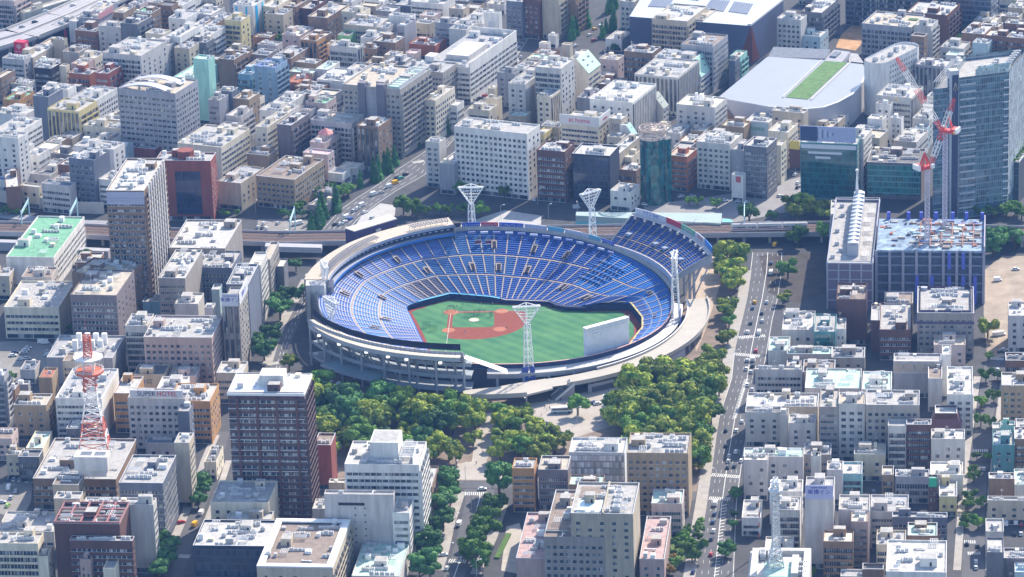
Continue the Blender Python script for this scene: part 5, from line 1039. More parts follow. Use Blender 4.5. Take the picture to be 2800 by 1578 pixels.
def tree(p,rad,k,label,group):
    rad*=1.42*(1.25 if 'park avenue' in group else 1.08); dd=math.hypot(p[0]+9,p[1]+26)
    if dd<((124+rad*.6 if p[0]<10 else 119+rad) if p[1]<-45 and p[0]>-85 else 117+rad*.6 if p[0]>-85 else 108+rad*.3) and k!='c' and p[1]<40: return
    zc={'y':.98,'b':.98,'d':.98,'c':1.6,'o':.72}[k]*rad
    nmz={'c':'conical_tree','o':'shrub'}.get(k,'tree'); i=NT[group]=NT.get(group,0)+1
    root=thing(nmz,label,'tree' if k!='o' else 'shrub',(p[0],p[1],0),rnd.uniform(0,6.28),group)
    q=rnd.random()
    s=(rad*rnd.uniform(.92,1.08),rad*rnd.uniform(.92,1.08),rad*rnd.uniform(.95,1.15)*(1.35 if k=='c' else 1))
    mobj('crown',rnd.choice(CR[k]),root,(0,0,zc),rnd.uniform(0,6),s)
    mobj('trunk',TRK,root,(0,0,0),0,(rad*1.1,rad*1.1,zc*1.15))
ORD='first second third fourth fifth sixth seventh eighth ninth tenth eleventh twelfth thirteenth fourteenth fifteenth sixteenth'.split()
def trees(label,group,lst,k):
    lst=sorted(lst,key=lambda t:t[0][1]); one=1<len(lst)<=16
    for i,(p,rad) in enumerate(lst): tree(p,rad,k,label+(', %s nearest'%ORD[i] if one else ''),group)
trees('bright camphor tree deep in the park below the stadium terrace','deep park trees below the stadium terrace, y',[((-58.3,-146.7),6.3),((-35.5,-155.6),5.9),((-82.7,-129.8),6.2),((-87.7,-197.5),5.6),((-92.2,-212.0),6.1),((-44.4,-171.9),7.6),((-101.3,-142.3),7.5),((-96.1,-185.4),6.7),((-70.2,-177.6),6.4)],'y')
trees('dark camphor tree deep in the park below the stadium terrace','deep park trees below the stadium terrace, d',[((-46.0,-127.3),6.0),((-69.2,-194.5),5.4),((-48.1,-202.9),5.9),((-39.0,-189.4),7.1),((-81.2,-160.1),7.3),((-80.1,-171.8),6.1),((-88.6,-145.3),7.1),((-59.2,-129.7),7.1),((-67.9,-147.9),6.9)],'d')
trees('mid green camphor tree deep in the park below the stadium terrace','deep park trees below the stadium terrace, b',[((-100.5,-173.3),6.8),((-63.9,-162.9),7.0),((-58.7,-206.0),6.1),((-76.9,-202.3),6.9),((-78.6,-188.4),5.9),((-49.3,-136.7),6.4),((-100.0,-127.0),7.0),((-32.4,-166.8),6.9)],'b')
trees('bright camphor tree left of the plaza bus','trees left of the plaza bus, y',[((6.7,-210.0),4.7),((15.9,-197.2),4.2),((18.8,-209.7),4.3),((-4.0,-176.8),5.3),((10.6,-224.5),5.0)],'y')
trees('mid green camphor tree left of the plaza bus','trees left of the plaza bus, b',[((2.5,-167.1),4.0),((-4.3,-185.4),5.2),((-8.0,-164.6),4.0),((2.0,-153.4),4.5),((0.2,-215.5),5.4)],'b')
trees('bright camphor tree in the dense grove between plaza and avenue','grove between plaza and avenue, y',[((70.7,-212.1),6.7),((84.1,-166.3),7.3),((59.4,-219.1),5.7),((84.9,-230.8),6.7),((70.1,-119.5),6.0),((78.9,-180.4),6.1),((59.9,-140.1),7.3),((98.6,-122.2),6.6),((80.2,-102.8),6.7),((102.0,-60.3),7.2),((87.5,-188.3),7.6),((82.8,-112.7),6.5),((71.8,-233.0),6.9),((56.7,-166.8),6.6),((66.2,-170.2),6.6),((79.7,-141.2),7.1),((83.9,-78.3),6.5),((52.0,-184.7),6.7),((97.7,-142.4),6.5),((82.0,-131.0),7.7),((78.1,-205.2),7.1),((70.9,-133.8),7.5)],'y')
trees('bright camphor tree in the dense grove between plaza and avenue','grove between plaza and avenue, y',[((70.7,-212.1),7.7),((84.1,-166.3),6.0),((59.4,-219.1),6.7),((84.9,-230.8),7.7),((70.1,-119.5),7.4),((78.9,-180.4),5.7),((59.9,-140.1),5.7),((98.6,-122.2),6.5),((80.2,-102.8),5.6),((102.0,-60.3),6.0),((87.5,-188.3),5.6),((82.8,-112.7),7.0),((71.8,-233.0),7.3),((56.7,-166.8),7.6),((66.2,-170.2),5.8),((79.7,-141.2),7.1),((83.9,-78.3),7.0),((52.0,-184.7),5.7),((97.7,-142.4),7.5),((82.0,-131.0),7.7),((78.1,-205.2),5.9),((70.9,-133.8),7.7)],'y')
trees('mid green camphor tree in the dense grove between plaza and avenue','grove between plaza and avenue, b',[((58.1,-196.7),6.4),((93.3,-153.2),6.6),((100.5,-95.4),7.8),((103.4,-43.1),7.4),((67.9,-155.8),5.8),((107.1,-78.2),6.4),((89.1,-212.6),6.6),((71.9,-187.8),6.2),((89.7,-52.5),5.9),((83.4,-240.2),6.2)],'b')
trees('bright tree on the pavement edge beside the upper avenue end','pavement edge trees by the avenue end, y',[((110.0,-7.1),4.6),((119.0,15.1),4.0),((115.2,61.4),3.8),((114.8,-21.1),4.2),((114.7,36.2),3.8),((123.1,27.9),4.1),((119.3,69.1),4.2),((113.5,-31.6),4.1)],'y')
trees('bright green broad tree on the corner left of the stadium','broad trees left of the stadium',[((-111.5,-65.8),6.5),((-117.1,-84.2),4.1),((-106.3,-56.0),3.1)],'y')
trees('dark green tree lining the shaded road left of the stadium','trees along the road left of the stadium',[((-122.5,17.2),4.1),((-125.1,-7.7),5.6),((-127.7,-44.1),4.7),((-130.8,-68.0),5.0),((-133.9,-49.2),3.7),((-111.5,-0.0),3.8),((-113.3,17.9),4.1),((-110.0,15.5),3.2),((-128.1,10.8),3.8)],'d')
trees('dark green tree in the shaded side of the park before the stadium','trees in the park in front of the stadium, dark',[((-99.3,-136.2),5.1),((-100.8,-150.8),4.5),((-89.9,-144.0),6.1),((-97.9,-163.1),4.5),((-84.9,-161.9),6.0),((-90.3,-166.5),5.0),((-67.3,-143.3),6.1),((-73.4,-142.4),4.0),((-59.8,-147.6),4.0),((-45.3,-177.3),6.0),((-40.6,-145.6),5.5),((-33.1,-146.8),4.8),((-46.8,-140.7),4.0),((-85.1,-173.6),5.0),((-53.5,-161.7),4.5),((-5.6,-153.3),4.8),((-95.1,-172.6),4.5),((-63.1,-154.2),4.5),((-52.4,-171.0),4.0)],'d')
trees('yellow green broad tree in the park before the stadium','trees in the park in front of the stadium, bright',[((-70.6,-171.4),7.5),((-78.2,-170.3),5.5),((-67.4,-137.8),5.6),((-47.9,-166.7),7.0),((-42.9,-177.3),5.0),((-24.5,-145.8),6.0),((-28.0,-165.6),6.0),((-19.1,-163.6),5.5),((-20.6,-180.7),5.4),((-6.8,-181.9),5.4),((-82.4,-180.9),4.5),((-75.0,-183.4),3.9),((-53.7,-186.7),4.4),((-59.4,-167.8),4.5),((-31.5,-179.5),4.5),((-98.8,-180.1),4.0)],'y')
trees('yellow green broad tree in the park strip along the avenue','trees in the park strip by the avenue, bright',[((1.1,-153.9),4.8),((0.8,-176.0),5.5),((7.6,-185.6),4.9),((13.4,-191.2),3.9),((65.8,-127.8),5.6),((73.3,-129.0),4.8),((63.6,-117.4),3.1),((86.4,-92.3),4.9),((95.2,-91.9),5.9),((103.4,-101.1),5.4),((97.9,-115.4),5.1),((104.3,-119.9),4.1),((78.2,-154.4),6.3),((69.9,-150.1),5.5),((87.7,-145.0),6.1),((96.5,-141.1),6.3),((103.0,-140.5),4.0),((69.6,-176.8),5.5),((77.0,-177.4),5.5),((90.1,-191.8),5.9),((81.1,-194.7),4.9),((106.5,-48.7),3.9),((106.8,-60.6),3.9),((112.2,-65.4),3.4),((115.0,-21.6),3.7),((109.3,-70.2),3.1)],'y')
trees('mid green tree in the park strip along the avenue','trees in the park strip by the avenue, green',[((7.7,-146.1),3.3),((31.0,-159.2),4.7),((48.5,-158.1),4.7),((50.0,-171.5),4.2),((59.6,-115.6),3.1),((45.5,-170.3),3.5),((110.1,-32.0),4.8),((114.2,-41.7),2.9),((95.2,-163.1),5.5),((87.6,-165.1),5.5),((84.8,-122.1),3.0),((72.6,-187.3),3.9),((86.7,-199.1),4.9),((97.3,-152.3),4.5),((96.9,-176.5),5.0),((82.2,-113.4),2.5)],'b')
trees('tall leafy tree between the stadium and the avenue','trees between the upper stand and the avenue',[((121.0,46.4),7.2),((120.0,22.6),6.5),((120.2,8.7),5.4),((125.7,69.0),3.6),((117.9,42.6),4.4)],'y')
trees('small round tree in the station square','round trees in the station square',[((76.2,177.1),2.6),((80.4,173.5),3.0),((103.9,160.0),2.3),((108.8,159.1),2.4),((119.4,153.9),2.6)],'b')
trees('dense dark tree standing alone at the end of the teal wall','lone tree by the teal wall',[((136.2,122.3),5.7)],'d')
trees('bright broad tree in front of the teal glass office','trees before the teal glass office',[((162.4,140.0),4.9),((169.1,138.3),5.1),((174.2,130.8),5.1),((164.0,124.9),5.1),((182.8,131.8),4.6),((178.8,125.6),3.4)],'y')
trees('green tree beside the railway near the roof spine building','trees by the railway on the right',[((160.7,83.4),5.3),((177.4,89.3),5.0),((149.4,127.0),2.8),((151.1,30.5),4.6),((148.1,41.7),2.7)],'b')
trees('rounded tree in the row below the tall glass tower','trees below the tall glass tower',[((261.0,130.2),3.7),((265.6,125.6),2.8),((269.7,132.0),3.4),((270.7,121.6),2.8),((274.9,119.2),3.4),((280.0,127.6),2.9),((282.4,120.2),3.4),((287.6,124.9),3.4),((290.3,115.9),3.4)],'b')
trees('dark tree to the right of the building under construction','dark trees right of the construction',[((271.4,78.3),4.5),((268.6,60.2),5.0),((279.9,66.6),4.7),((278.5,81.3),3.4),((266.4,55.9),3.3)],'d')
trees('green tree around the brown city office','trees around the brown city office',[((-120.1,177.6),2.3),((-122.2,172.5),2.3),((-109.3,185.2),3.5),((-111.5,197.4),2.6),((-105.9,206.0),2.6),((-100.3,196.9),3.5),((-94.0,199.1),3.2),((-96.7,193.1),2.9),((-106.6,173.3),3.2)],'b')
trees('conical dark street tree along the upper avenue','conical trees along the upper avenue',[((-108.2,157.8),3.5),((-100.5,169.4),3.5),((-109.0,145.5),3.1),((-113.0,130.1),2.8),((-110.5,138.3),2.6),((-87.2,211.5),2.2),((-79.7,221.7),3.2),((-76.9,226.8),3.0),((-71.2,237.6),3.3),((-67.9,252.1),2.7),((-73.6,237.5),2.7),((-101.0,183.3),2.6)],'c')
trees('clipped round bush in a row before the brown city office','clipped bushes before the brown office',[((-131.6,163.6),2.1),((-127.8,161.4),2.1),((-124.0,161.0),2.1),((-119.7,161.2),1.9),((-116.0,161.7),1.9)],'d')
trees('leafy tree behind the stadium by the station square','trees behind the stadium',[((-61.2,161.1),4.9),((-56.0,157.2),4.3),((-52.0,157.1),3.2),((-48.6,156.9),2.6),((-40.0,158.6),2.9),((-35.4,156.4),2.9),((-27.3,157.3),2.9),((-16.4,151.5),3.7),((-31.4,196.3),3.2),((-27.9,195.1),2.9),((-13.9,194.5),3.2),((-10.5,193.3),2.9),((-2.4,183.2),3.5),((0.0,190.4),2.9)],'b')
trees('round dark tree at the foot of the pale office left of the stadium','lone tree left of the stadium',[((-119.7,69.1),3.4)],'d')
trees('slim tree beside the large hotel tower','slim trees by the large hotel',[((-37.5,320.2),2.3),((-35.9,309.5),2.1),((-54.6,287.6),2.4),((-52.3,295.3),2.1)],'c')
trees('small tree among the far low houses','small far trees among houses',[((-149.5,515.0),3.3),((-161.7,521.4),2.3),((-15.1,514.3),1.8)],'b')
trees('conical tree beside the far street at the top','conical trees at the far street',[((45.6,505.5),3.2),((55.9,532.6),2.8),((73.6,524.7),3.3),((65.0,506.9),2.2),((68.0,517.9),2.1),((72.3,565.2),3.0),((47.9,515.7),2.6),((75.8,576.8),2.7)],'c')
trees('small tree by the fuel station','trees by the fuel station',[((72.0,474.5),2.3),((77.0,486.8),2.0)],'b')
trees('narrow green tree at the foot of the oval white tower','trees by the oval tower',[((225.4,325.0),3.0),((255.0,378.3),2.4),((252.0,374.1),1.9)],'b')
trees('green tree among the far offices at the upper right','far trees at the upper right',[((298.9,490.5),2.6),((302.5,487.7),2.6),((342.6,539.6),2.7),((296.4,474.9),2.0),((307.2,256.3),1.8)],'b')
trees('dark green street tree on the left of the park avenue','street trees left of the park avenue',[((-35.1,-255.4),4.5),((-32.7,-268.8),4.0),((-37.3,-288.9),5.4),((-35.9,-299.4),4.4),((-40.1,-302.9),3.3),((-42.7,-323.0),4.4),((-40.4,-329.9),3.4),((-44.3,-347.1),5.0),((-41.5,-354.9),3.6),((-46.5,-352.3),3.6),((-32.4,-239.4),2.6),((-35.3,-237.9),2.6)],'d')
trees('green street tree on the right of the park avenue','street trees right of the park avenue',[((-11.5,-283.8),4.5),((-14.9,-295.9),4.2),((-16.3,-311.0),5.1),((-19.6,-320.9),4.6),((-21.5,-335.6),5.0),((-18.4,-340.7),3.9),((-9.6,-274.8),2.8),((-18.9,-347.7),2.7),((-24.8,-337.2),2.7)],'b')
trees('large dark tree at the corner of the park avenue','corner tree at the park avenue',[((-9.4,-258.4),5.7)],'d')
trees('yellow green park tree behind the white office','park trees behind the white office',[((-84.4,-198.7),4.7),((-79.6,-193.4),4.9),((-38.8,-206.0),5.4),((-33.4,-212.7),4.9),((-30.0,-217.9),3.9),((-45.2,-196.3),4.4),((-8.6,-216.1),4.9),((-7.0,-199.6),4.4),((-50.2,-190.6),3.9),((-21.7,-195.6),3.4),((-41.2,-213.2),3.9)],'y')
trees('small bright tree by the tall tan office','bright tree by the tan office',[((72.3,-282.9),3.3),((71.5,-288.1),2.6)],'b')
trees('small shaded tree before the tan office row','shaded trees by the tan office',[((1.3,-275.7),2.8),((64.4,-278.6),2.4),((57.9,-277.0),2.0),((63.3,-283.8),2.1)],'d')
trees('rounded garden shrub beside the avenue at the bottom','garden shrubs beside the avenue',[((84.1,-305.5),2.1),((83.3,-312.4),2.1),((82.3,-321.0),2.3),((78.7,-328.7),2.3),((79.8,-342.6),4.1),((74.7,-316.8),1.8),((77.6,-314.8),1.8),((76.3,-322.2),2.1),((71.4,-328.7),2.5),((78.3,-345.6),2.7),((70.3,-348.8),2.0),((73.5,-339.5),1.8),((77.9,-309.6),1.6)],'b')
trees('orange tinged garden shrub beside the pink roofed building','orange shrubs by the pink roof',[((67.2,-356.8),2.3),((69.9,-339.1),1.4),((74.5,-312.7),1.2)],'o')
trees('street tree on the shaded right pavement of the avenue','street trees on the right of the avenue',[((102.5,-272.8),2.6),((100.8,-296.0),2.0),((99.7,-308.6),2.3),((95.2,-337.5),3.0),((93.5,-342.4),2.7),((102.9,-274.5),1.9)],'d')
trees('yellow green park tree near the tan office corner','park trees near the tan office',[((88.5,-219.4),4.4),((88.7,-233.2),3.9),((87.8,-206.5),3.9),((91.5,-209.3),3.4),((87.0,-237.9),2.9),((-1.0,-204.1),4.9),((5.4,-200.7),4.4),((12.1,-206.4),4.4),((17.9,-208.1),3.9),((23.0,-200.8),3.9),((1.3,-213.0),3.9)],'y')
trees('dark green tree on the narrow street beside the beige block','dark trees on the narrow street',[((-152.4,-243.0),4.1),((-153.8,-251.9),3.4),((-150.4,-246.0),2.9),((-153.2,-261.0),3.1)],'d')
trees('leafy tree beside the navy glass office','trees by the navy glass office',[((-162.0,-318.9),3.9),((-163.6,-334.1),4.6),((-166.0,-345.5),4.4),((-166.3,-304.7),3.0),((-162.4,-326.1),3.2),((-162.0,-306.6),2.3)],'d')
trees('round tree squeezed between the green roofed office and brown tower','trees by the green roofed office',[((-238.4,94.3),3.4),((-236.8,88.5),2.5)],'d')
trees('small tree beside the railway cutting at the left','small trees by the railway cutting',[((-291.8,184.0),2.5),((-295.3,183.8),2.1),((-287.6,182.4),1.7),((-282.6,181.9),1.7),((-246.8,186.3),1.5)],'b')
trees('round bush beside the grey roofed beige hall','bushes by the beige hall',[((-167.2,168.3),1.7),((-163.7,166.2),1.7),((-158.0,167.4),1.7)],'b')
trees('green street tree along the far right side street','trees along the side street',[((217.4,-262.0),2.6),((212.6,-286.4),2.8),((210.6,-295.1),2.6),((207.5,-313.0),2.8),((212.6,-317.2),2.9),((222.2,-234.6),2.0),((226.8,-236.3),2.0),((218.2,-251.5),1.9),((217.0,-292.6),2.4),((206.1,-317.4),1.9)],'b')
trees('tree at the foot of the stepped fire stair tower','tree below the fire stair tower',[((129.5,-366.6),2.8)],'b')
trees('street tree beside the mansard and tan blocks on the right','right side street trees, upper',[((244.9,-102.8),2.1),((239.2,-132.3),3.2),((245.6,-129.6),2.0),((232.3,-168.2),3.0),((239.8,-160.1),2.8),((229.4,-191.5),2.9),((233.6,-193.4),2.5)],'b')
trees('sparse yellow green tree beside the bare earth site','sparse tree beside the bare earth',[((248.0,-69.6),4.5),((145.4,-8.9),2.7),((148.6,-1.3),2.1)],'y')
trees('little tree beside the parking lot','little trees by the parking lot',[((-237.9,-13.3),1.5),((-261.2,-84.9),2.1)],'b')
# ---------------- vehicles
def car_mesh():
    b=MB(); pr_=[(-2.1,.35),(-2.1,.8),(-1.9,1.0),(-1.35,1.05),(1.15,1.0),(2.0,.85),(2.15,.6),(2.15,.35)]
    def loft(pr_,wy,mi,bv=.1):
        n=len(pr_); vs=[(x,-wy,z) for x,z in pr_]+[(x,wy,z) for x,z in pr_]
        b.add(vs,[(i,n+i,n+(i+1)%n,(i+1)%n) for i in range(n)]+[tuple(range(n)),tuple(range(2*n-1,n-1,-1))],mi)
    loft(pr_,.86,0); return b
def cab_mesh():
    b=MB(); lo=[(-1.75,-.8,1.0),(1.05,-.8,1.0),(1.05,.8,1.0),(-1.75,.8,1.0)]; hi=[(-1.35,-.62,1.48),(.45,-.62,1.48),(.45,.62,1.48),(-1.35,.62,1.48)]
    b.add(lo+hi,[(0,1,5,4),(1,2,6,5),(2,3,7,6),(3,0,4,7)]); return b
def rf_mesh():
    return MB().box(-1.36,.46,-.63,.63,1.47,1.53)
PAINT={k:mat('paint_'+k,c,.3,0) for k,c in dict(white=(.78,.78,.78),silver=(.5,.52,.55),black=(.03,.03,.035),blue=(.04,.12,.42),red=(.5,.03,.03),yellow=(.75,.42,.02),green=(.10,.42,.27),navy=(.04,.06,.14),lime=(.35,.6,.1)).items()}
for m_ in PAINT.values(): m_.node_tree.nodes['Principled BSDF'].inputs['Specular IOR Level'].default_value=.5
cabm=cab_mesh().mesh('cabin_glass',glassm()); whm=MB().cyl(0,0,-.12,.12,.33,n=10).mesh('wheel',mat('tyre',(.02,.02,.02),.9,0))
CB={k:car_mesh().mesh('body',m_) for k,m_ in PAINT.items()}; RB={k:rf_mesh().mesh('roof',m_) for k,m_ in PAINT.items()}
def van_mesh(m_):
    b=MB(); b.box(-2.3,1.3,-.95,.95,.45,2.35); return b.mesh('cargo_box',m_)
TB={}
CARN=[0]
def car(p,ang,col,label,group,z=.03,van=False,s=1.0):
    root=thing('van' if van else 'car',label,'van' if van else 'car',(p[0],p[1],z),ang,group); root.scale=(s,s,s)
    bd=mobj('body',CB[col],root); mobj('cabin_glass',cabm,root)
    if van:
        if col not in TB: TB[col]=van_mesh(PAINT[col])
        mobj('cargo_box',TB[col],root)
    else: mobj('roof',RB[col],root)
    for x in (-1.3,1.35):
        for y in (-.8,.8):
            o=mobj('wheel',whm,root,(x,y,.33)); o.rotation_euler=(R(90),0,0)
COLN=dict(white='white',silver='silver',black='black',blue='blue',red='red',yellow='yellow',green='green',navy='dark blue',lime='lime green')
def cars(place,group,lst,ang=None):
    cnt={}; kk=lambda it:(it[1],len(it)>3)
    for it in lst: cnt[kk(it)]=cnt.get(kk(it),0)+1
    seen={}
    for it in sorted(lst,key=lambda t:t[0][1]):
        i=seen[kk(it)]=seen.get(kk(it),-1)+1; sfx=', %s nearest'%ORD[i] if cnt[kk(it)]>1 else ''
        p,col=it[0],it[1]; a=it[2] if len(it)>2 else ang; van=len(it)>3 and it[3]
        car(p,R(a)+(0),col,('%s van %s' if van else '%s car %s')%(COLN[col],place)+sfx,group+', '+COLN[col]+(' vans' if van else ''),van=van)
cars('driving on the sunny avenue beside the park','cars on the sunny avenue',[((130.4,-5.6),'yellow',82),((128.7,-14.8),'navy',82),((136.8,-6.3),'silver',82),((126.1,-37.3),'black',82),((132.4,-34.9),'silver',82),((123.4,-50.6),'white',82),((129.5,-52.6),'white',82,True),((125.9,-78.7),'red',84),((120.6,-92.0),'silver',82),((123.7,-91.5),'white',82,True),((122.9,-100.0),'black',82),((119.3,-104.0),'white',82),((121.3,-108.4),'silver',82),((133.0,-22.8),'black',82)])
cars('driving in shadow on the avenue','cars in shadow on the avenue',[((118.3,-126.3),'white',80),((120.3,-133.4),'silver',80),((112.2,-176.0),'silver',80),((108.7,-187.5),'white',80),((103.6,-187.1),'black',80)])
cars('waiting on the avenue by the tan office','cars waiting on the avenue',[((102.4,-206.2),'black',78),((103.0,-220.3),'silver',78),((102.3,-226.6),'silver',78),((106.7,-214.9),'white',78),((108.6,-226.5),'white',78),((101.6,-234.1),'black',78),((104.8,-233.1),'black',78)])
cars('on the lower end of the avenue','cars at the lower end of the avenue',[((92.9,-278.7),'white',77,True),((91.8,-290.5),'navy',77),((90.5,-299.8),'navy',77),((90.1,-310.2),'white',77),((88.6,-319.4),'black',77),((87.4,-336.9),'red',77),((78.1,-356.2),'navy',77)])
cars('on the park avenue','cars on the park avenue',[((-28.4,-292.8),'white',72,True),((-35.7,-327.4),'white',5),((-34.0,-342.7),'white',75),((-17.4,-251.2),'white',5)])
cars('queueing on the upper avenue','cars on the upper avenue',[((-63.8,226.2),'green',45),((-66.9,217.2),'yellow',45,True),((-70.3,211.1),'white',45,True),((-65.9,227.3),'black',45),((-61.2,232.5),'black',45),((-85.7,178.0),'white',50,True),((-88.2,172.9),'white',50),((-90.1,168.7),'silver',50),((-83.7,165.3),'white',50),((-91.7,154.6),'blue',48),((-94.1,157.5),'white',48,True),((-95.0,149.7),'white',48),((-97.2,145.6),'silver',48),((-79.4,155.2),'silver',70),((-100.1,145.8),'black',48),((-75.1,200.5),'silver',45),((-79.4,197.3),'white',45,True)])
cars('parked on the deck left of the stadium','cars parked by the railway deck',[((-141.5,151.8),'white',70),((-133.5,151.0),'silver',70),((-142.3,143.1),'black',80),((-139.7,142.9),'white',80),((-141.9,136.2),'white',80),((-127.7,136.5),'white',80),((-123.0,148.2),'white',20,True),((-120.8,149.7),'white',20,True),((-144.6,145.1),'silver',80)])
cars('in the shaded station square','cars in the station square',[((38.9,160.8),'silver',5,True),((78.4,163.0),'white',5),((100.1,175.1),'white',40),((106.4,174.4),'silver',20),((124.9,165.3),'white',0),((132.8,162.7),'silver',0),((137.6,160.4),'white',-20),((14.8,178.5),'white',80),((133.9,206.3),'silver',60)])
cars('near the street mouth beside the teal office','cars near the teal office',[((157.2,170.1),'white',30),((169.4,192.5),'white',60),((168.7,184.3),'black',60),((169.1,208.2),'white',60),((142.4,39.4),'white',80,True),((143.6,55.5),'navy',80),((147.8,120.7),'white',0,True),((148.0,84.9),'yellow',70,True),((276.1,32.7),'white',0),((264.2,16.3),'white',10,True)])
cars('in the open parking lot at the left','cars in the parking lot at the left',[((-257.8,-38.7),'white',5),((-258.5,-42.3),'white',5),((-259.2,-45.9),'silver',5),((-264.0,-44.8),'navy',5),((-264.6,-49.1),'white',5),((-256.7,-54.2),'silver',5),((-259.8,-54.7),'white',5),((-251.2,-31.1),'white',5,True),((-249.0,-32.1),'white',5,True),((-246.6,-45.6),'silver',5),((-246.1,-50.1),'white',5),((-261.8,-86.9),'white',80,True),((-256.5,-88.8),'white',80,True)])
cars('in the lower left lot','cars in the lower left lot',[((-248.5,-219.7),'navy',85),((-245.8,-219.9),'silver',85),((-243.0,-220.8),'silver',85),((-239.0,-222.4),'silver',85),((-247.1,-230.4),'white',85,True),((-243.3,-234.4),'silver',85),((-244.8,-242.3),'silver',85),((-245.4,-252.0),'lime',75),((-248.6,-247.5),'silver',0)])
cars('on the narrow street','cars on the narrow street',[((-153.4,-283.0),'yellow',70,True),((-151.2,-269.5),'white',75,True),((-160.2,-279.5),'red',30),((-173.0,-278.4),'yellow',10),((-147.7,-196.0),'white',75,True)])
cars('on or beside the side street at the far right','cars at the far right',[((226.0,-313.4),'white',85,True),((230.7,-312.6),'white',85,True),((233.0,-314.6),'red',85),((205.4,-334.7),'black',85),((210.1,-337.3),'black',85),((224.0,-247.1),'silver',85),((207.0,-355.1),'silver',85),((206.2,-361.6),'silver',85),((231.4,-325.4),'silver',85),((228.6,-325.2),'black',85),((168.6,-270.6),'navy',85),((168.1,-251.0),'white',88,True),((171.5,-259.9),'navy',85)])
cars('behind the mansard block on the right','cars behind the mansard block',[((253.9,-89.2),'white',5),((252.0,-91.9),'black',5),((253.0,-67.2),'white',0,True),((255.8,-66.0),'white',0,True),((247.2,-117.1),'silver',85)])
cars('parked in the far car park','cars in the far car park',[((7.1,484.1),'red',60),((9.2,490.8),'white',60),((8.2,461.4),'white',80),((10.8,467.8),'silver',80),((8.7,456.8),'white',80),((66.8,454.6),'silver',20),((70.0,454.3),'blue',20),((73.3,457.2),'white',20),((64.3,457.2),'red',20),((72.2,463.0),'white',20),((75.5,462.6),'white',20),((56.9,513.0),'white',50),((64.8,534.4),'white',50),((59.2,501.1),'red',50),((47.1,489.8),'white',50),((60.6,526.6),'yellow',50),((22.1,309.3),'black',30),((26.9,301.8),'white',40,True)])
cars('in the far street car park','cars in the far street',[((-16.3,380.3),'black',40),((-13.1,385.3),'red',40),((-19.4,375.4),'black',40),((3.0,482.3),'white',60),((2.2,468.8),'red',60),((4.2,474.2),'white',60),((-20.7,371.4),'silver',40)])
cars('parked in the shade by the stadium','vehicles by the stadium',[((-99.4,-110.1),'white',70),((-94.9,-107.0),'white',75,True),((-97.6,-117.9),'silver',70),((-90.7,-108.8),'white',75,True),((-101.8,-100.7),'blue',10,True),((-81.9,-113.7),'white',0)])
cars('on the plaza by the stadium','vehicles on the plaza',[((39.8,-144.0),'navy',20),((41.3,-145.5),'white',20),((46.6,-138.5),'white',5,True),((14.2,-170.0),'navy',45)])
for (p,cl,a) in (((-308.3,571.9),'white',33),((-291.0,585.0),'white',33),((-320.6,536.3),'silver',33),((-313.2,546.8),'black',33)): car(p,R(a),cl,'%s car driving on the expressway, %s'%(cl,{'silver':'leftmost','black':'the only dark one'}.get(cl,'nearer the red cube sign' if p==(-308.3,571.9) else 'farthest along')),'cars on the expressway',z=12.05)

# ---------------- stadium
SX,SY=-9,-26
ST=thing('stadium','round open baseball stadium with blue seats filling the middle of the city','stadium',(SX,SY,0))
def pol(a,r_): return (math.cos(R(a))*r_,math.sin(R(a))*r_)
RIM=[(-180,20.5),(-156,19),(-125,16.5),(-94,14.5),(-60,12),(-20,10.5),(0,12.5),(20,15),(43,17.5),(63,20.5),(84,22.5),(103,24),(140,23),(173,21),(180,20.5)]
def interp(T_,a):
    a=(a+180)%360-180
    for (p,v),(q,w_) in zip(T_,T_[1:]):
        if p<=a<=q: return v+(w_-v)*(a-p)/(q-p)
    return T_[0][1]
rimz=lambda a: interp(RIM,a)
RR=95.0
# field wall outline (local coordinates)
WL=[(x-SX,y-SY) for x,y in [(-48.2,-51.7),(-57.2,-1.0),(-54.5,2.8),(-33.2,16.2),(-3.4,5.9),(18.9,1.5),(25.6,-5.5),(40.9,-9.2),(62.1,-10.1),(63.2,-11.9),(68.4,-34.2),(67.7,-49.5),(65.5,-55.3)]]+[pol(-35,84),pol(-49,85),pol(-65,84),pol(-80,82),pol(-97,80),pol(-112,78)]
def wallr(a):
    dx,dy=math.cos(R(a)),math.sin(R(a)); best=None
    n=len(WL)
    for i in range(n):
        (x1,y1),(x2,y2)=WL[i],WL[(i+1)%n]; ex,ey=x2-x1,y2-y1; den=dx*ey-dy*ex
        if abs(den)<1e-9: continue
        t=(x1*ey-y1*ex)/den; s_=(x1*dy-y1*dx)/den
        if t>0 and -1e-6<=s_<=1+1e-6 and (best is None or t>best): best=t
    return best or 60
WZ=[(-180,2.4),(-112,2.4),(-100,4.5),(0,4.5),(16,4.5),(22,2.0),(80,2.0),(95,3.0),(140,3.0),(160,2.2),(180,2.4)]
wallz=lambda a: interp(WZ,a)
def sp_(a,t):
    r0=wallr(a); z0=wallz(a); z1=rimz(a)-2.2; r_=r0+(RR-1-r0)*t; z=z0+(z1-z0)*(.72*t+.28*t*t)
    x,y=pol(a,r_); return Vector((x,y,z))
seat=lambda n,c: mat('seat_'+n,c,.55,.12,.8)
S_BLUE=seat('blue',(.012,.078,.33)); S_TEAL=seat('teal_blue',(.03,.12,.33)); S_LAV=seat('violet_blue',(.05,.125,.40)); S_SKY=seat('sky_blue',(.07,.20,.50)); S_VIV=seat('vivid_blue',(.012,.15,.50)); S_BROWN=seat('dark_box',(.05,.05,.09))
stepm=mat('stand_concrete',(.13,.17,.30),.9,.1,.5); stepd=mat('stand_concrete_shade',(.03,.065,.25),.9,.1,.5); stepl=mat('stand_concrete_light',(.38,.40,.50),.9,.1,.5)  # step tones chosen by sector: mid grey blue, dark seat blue, pale grey
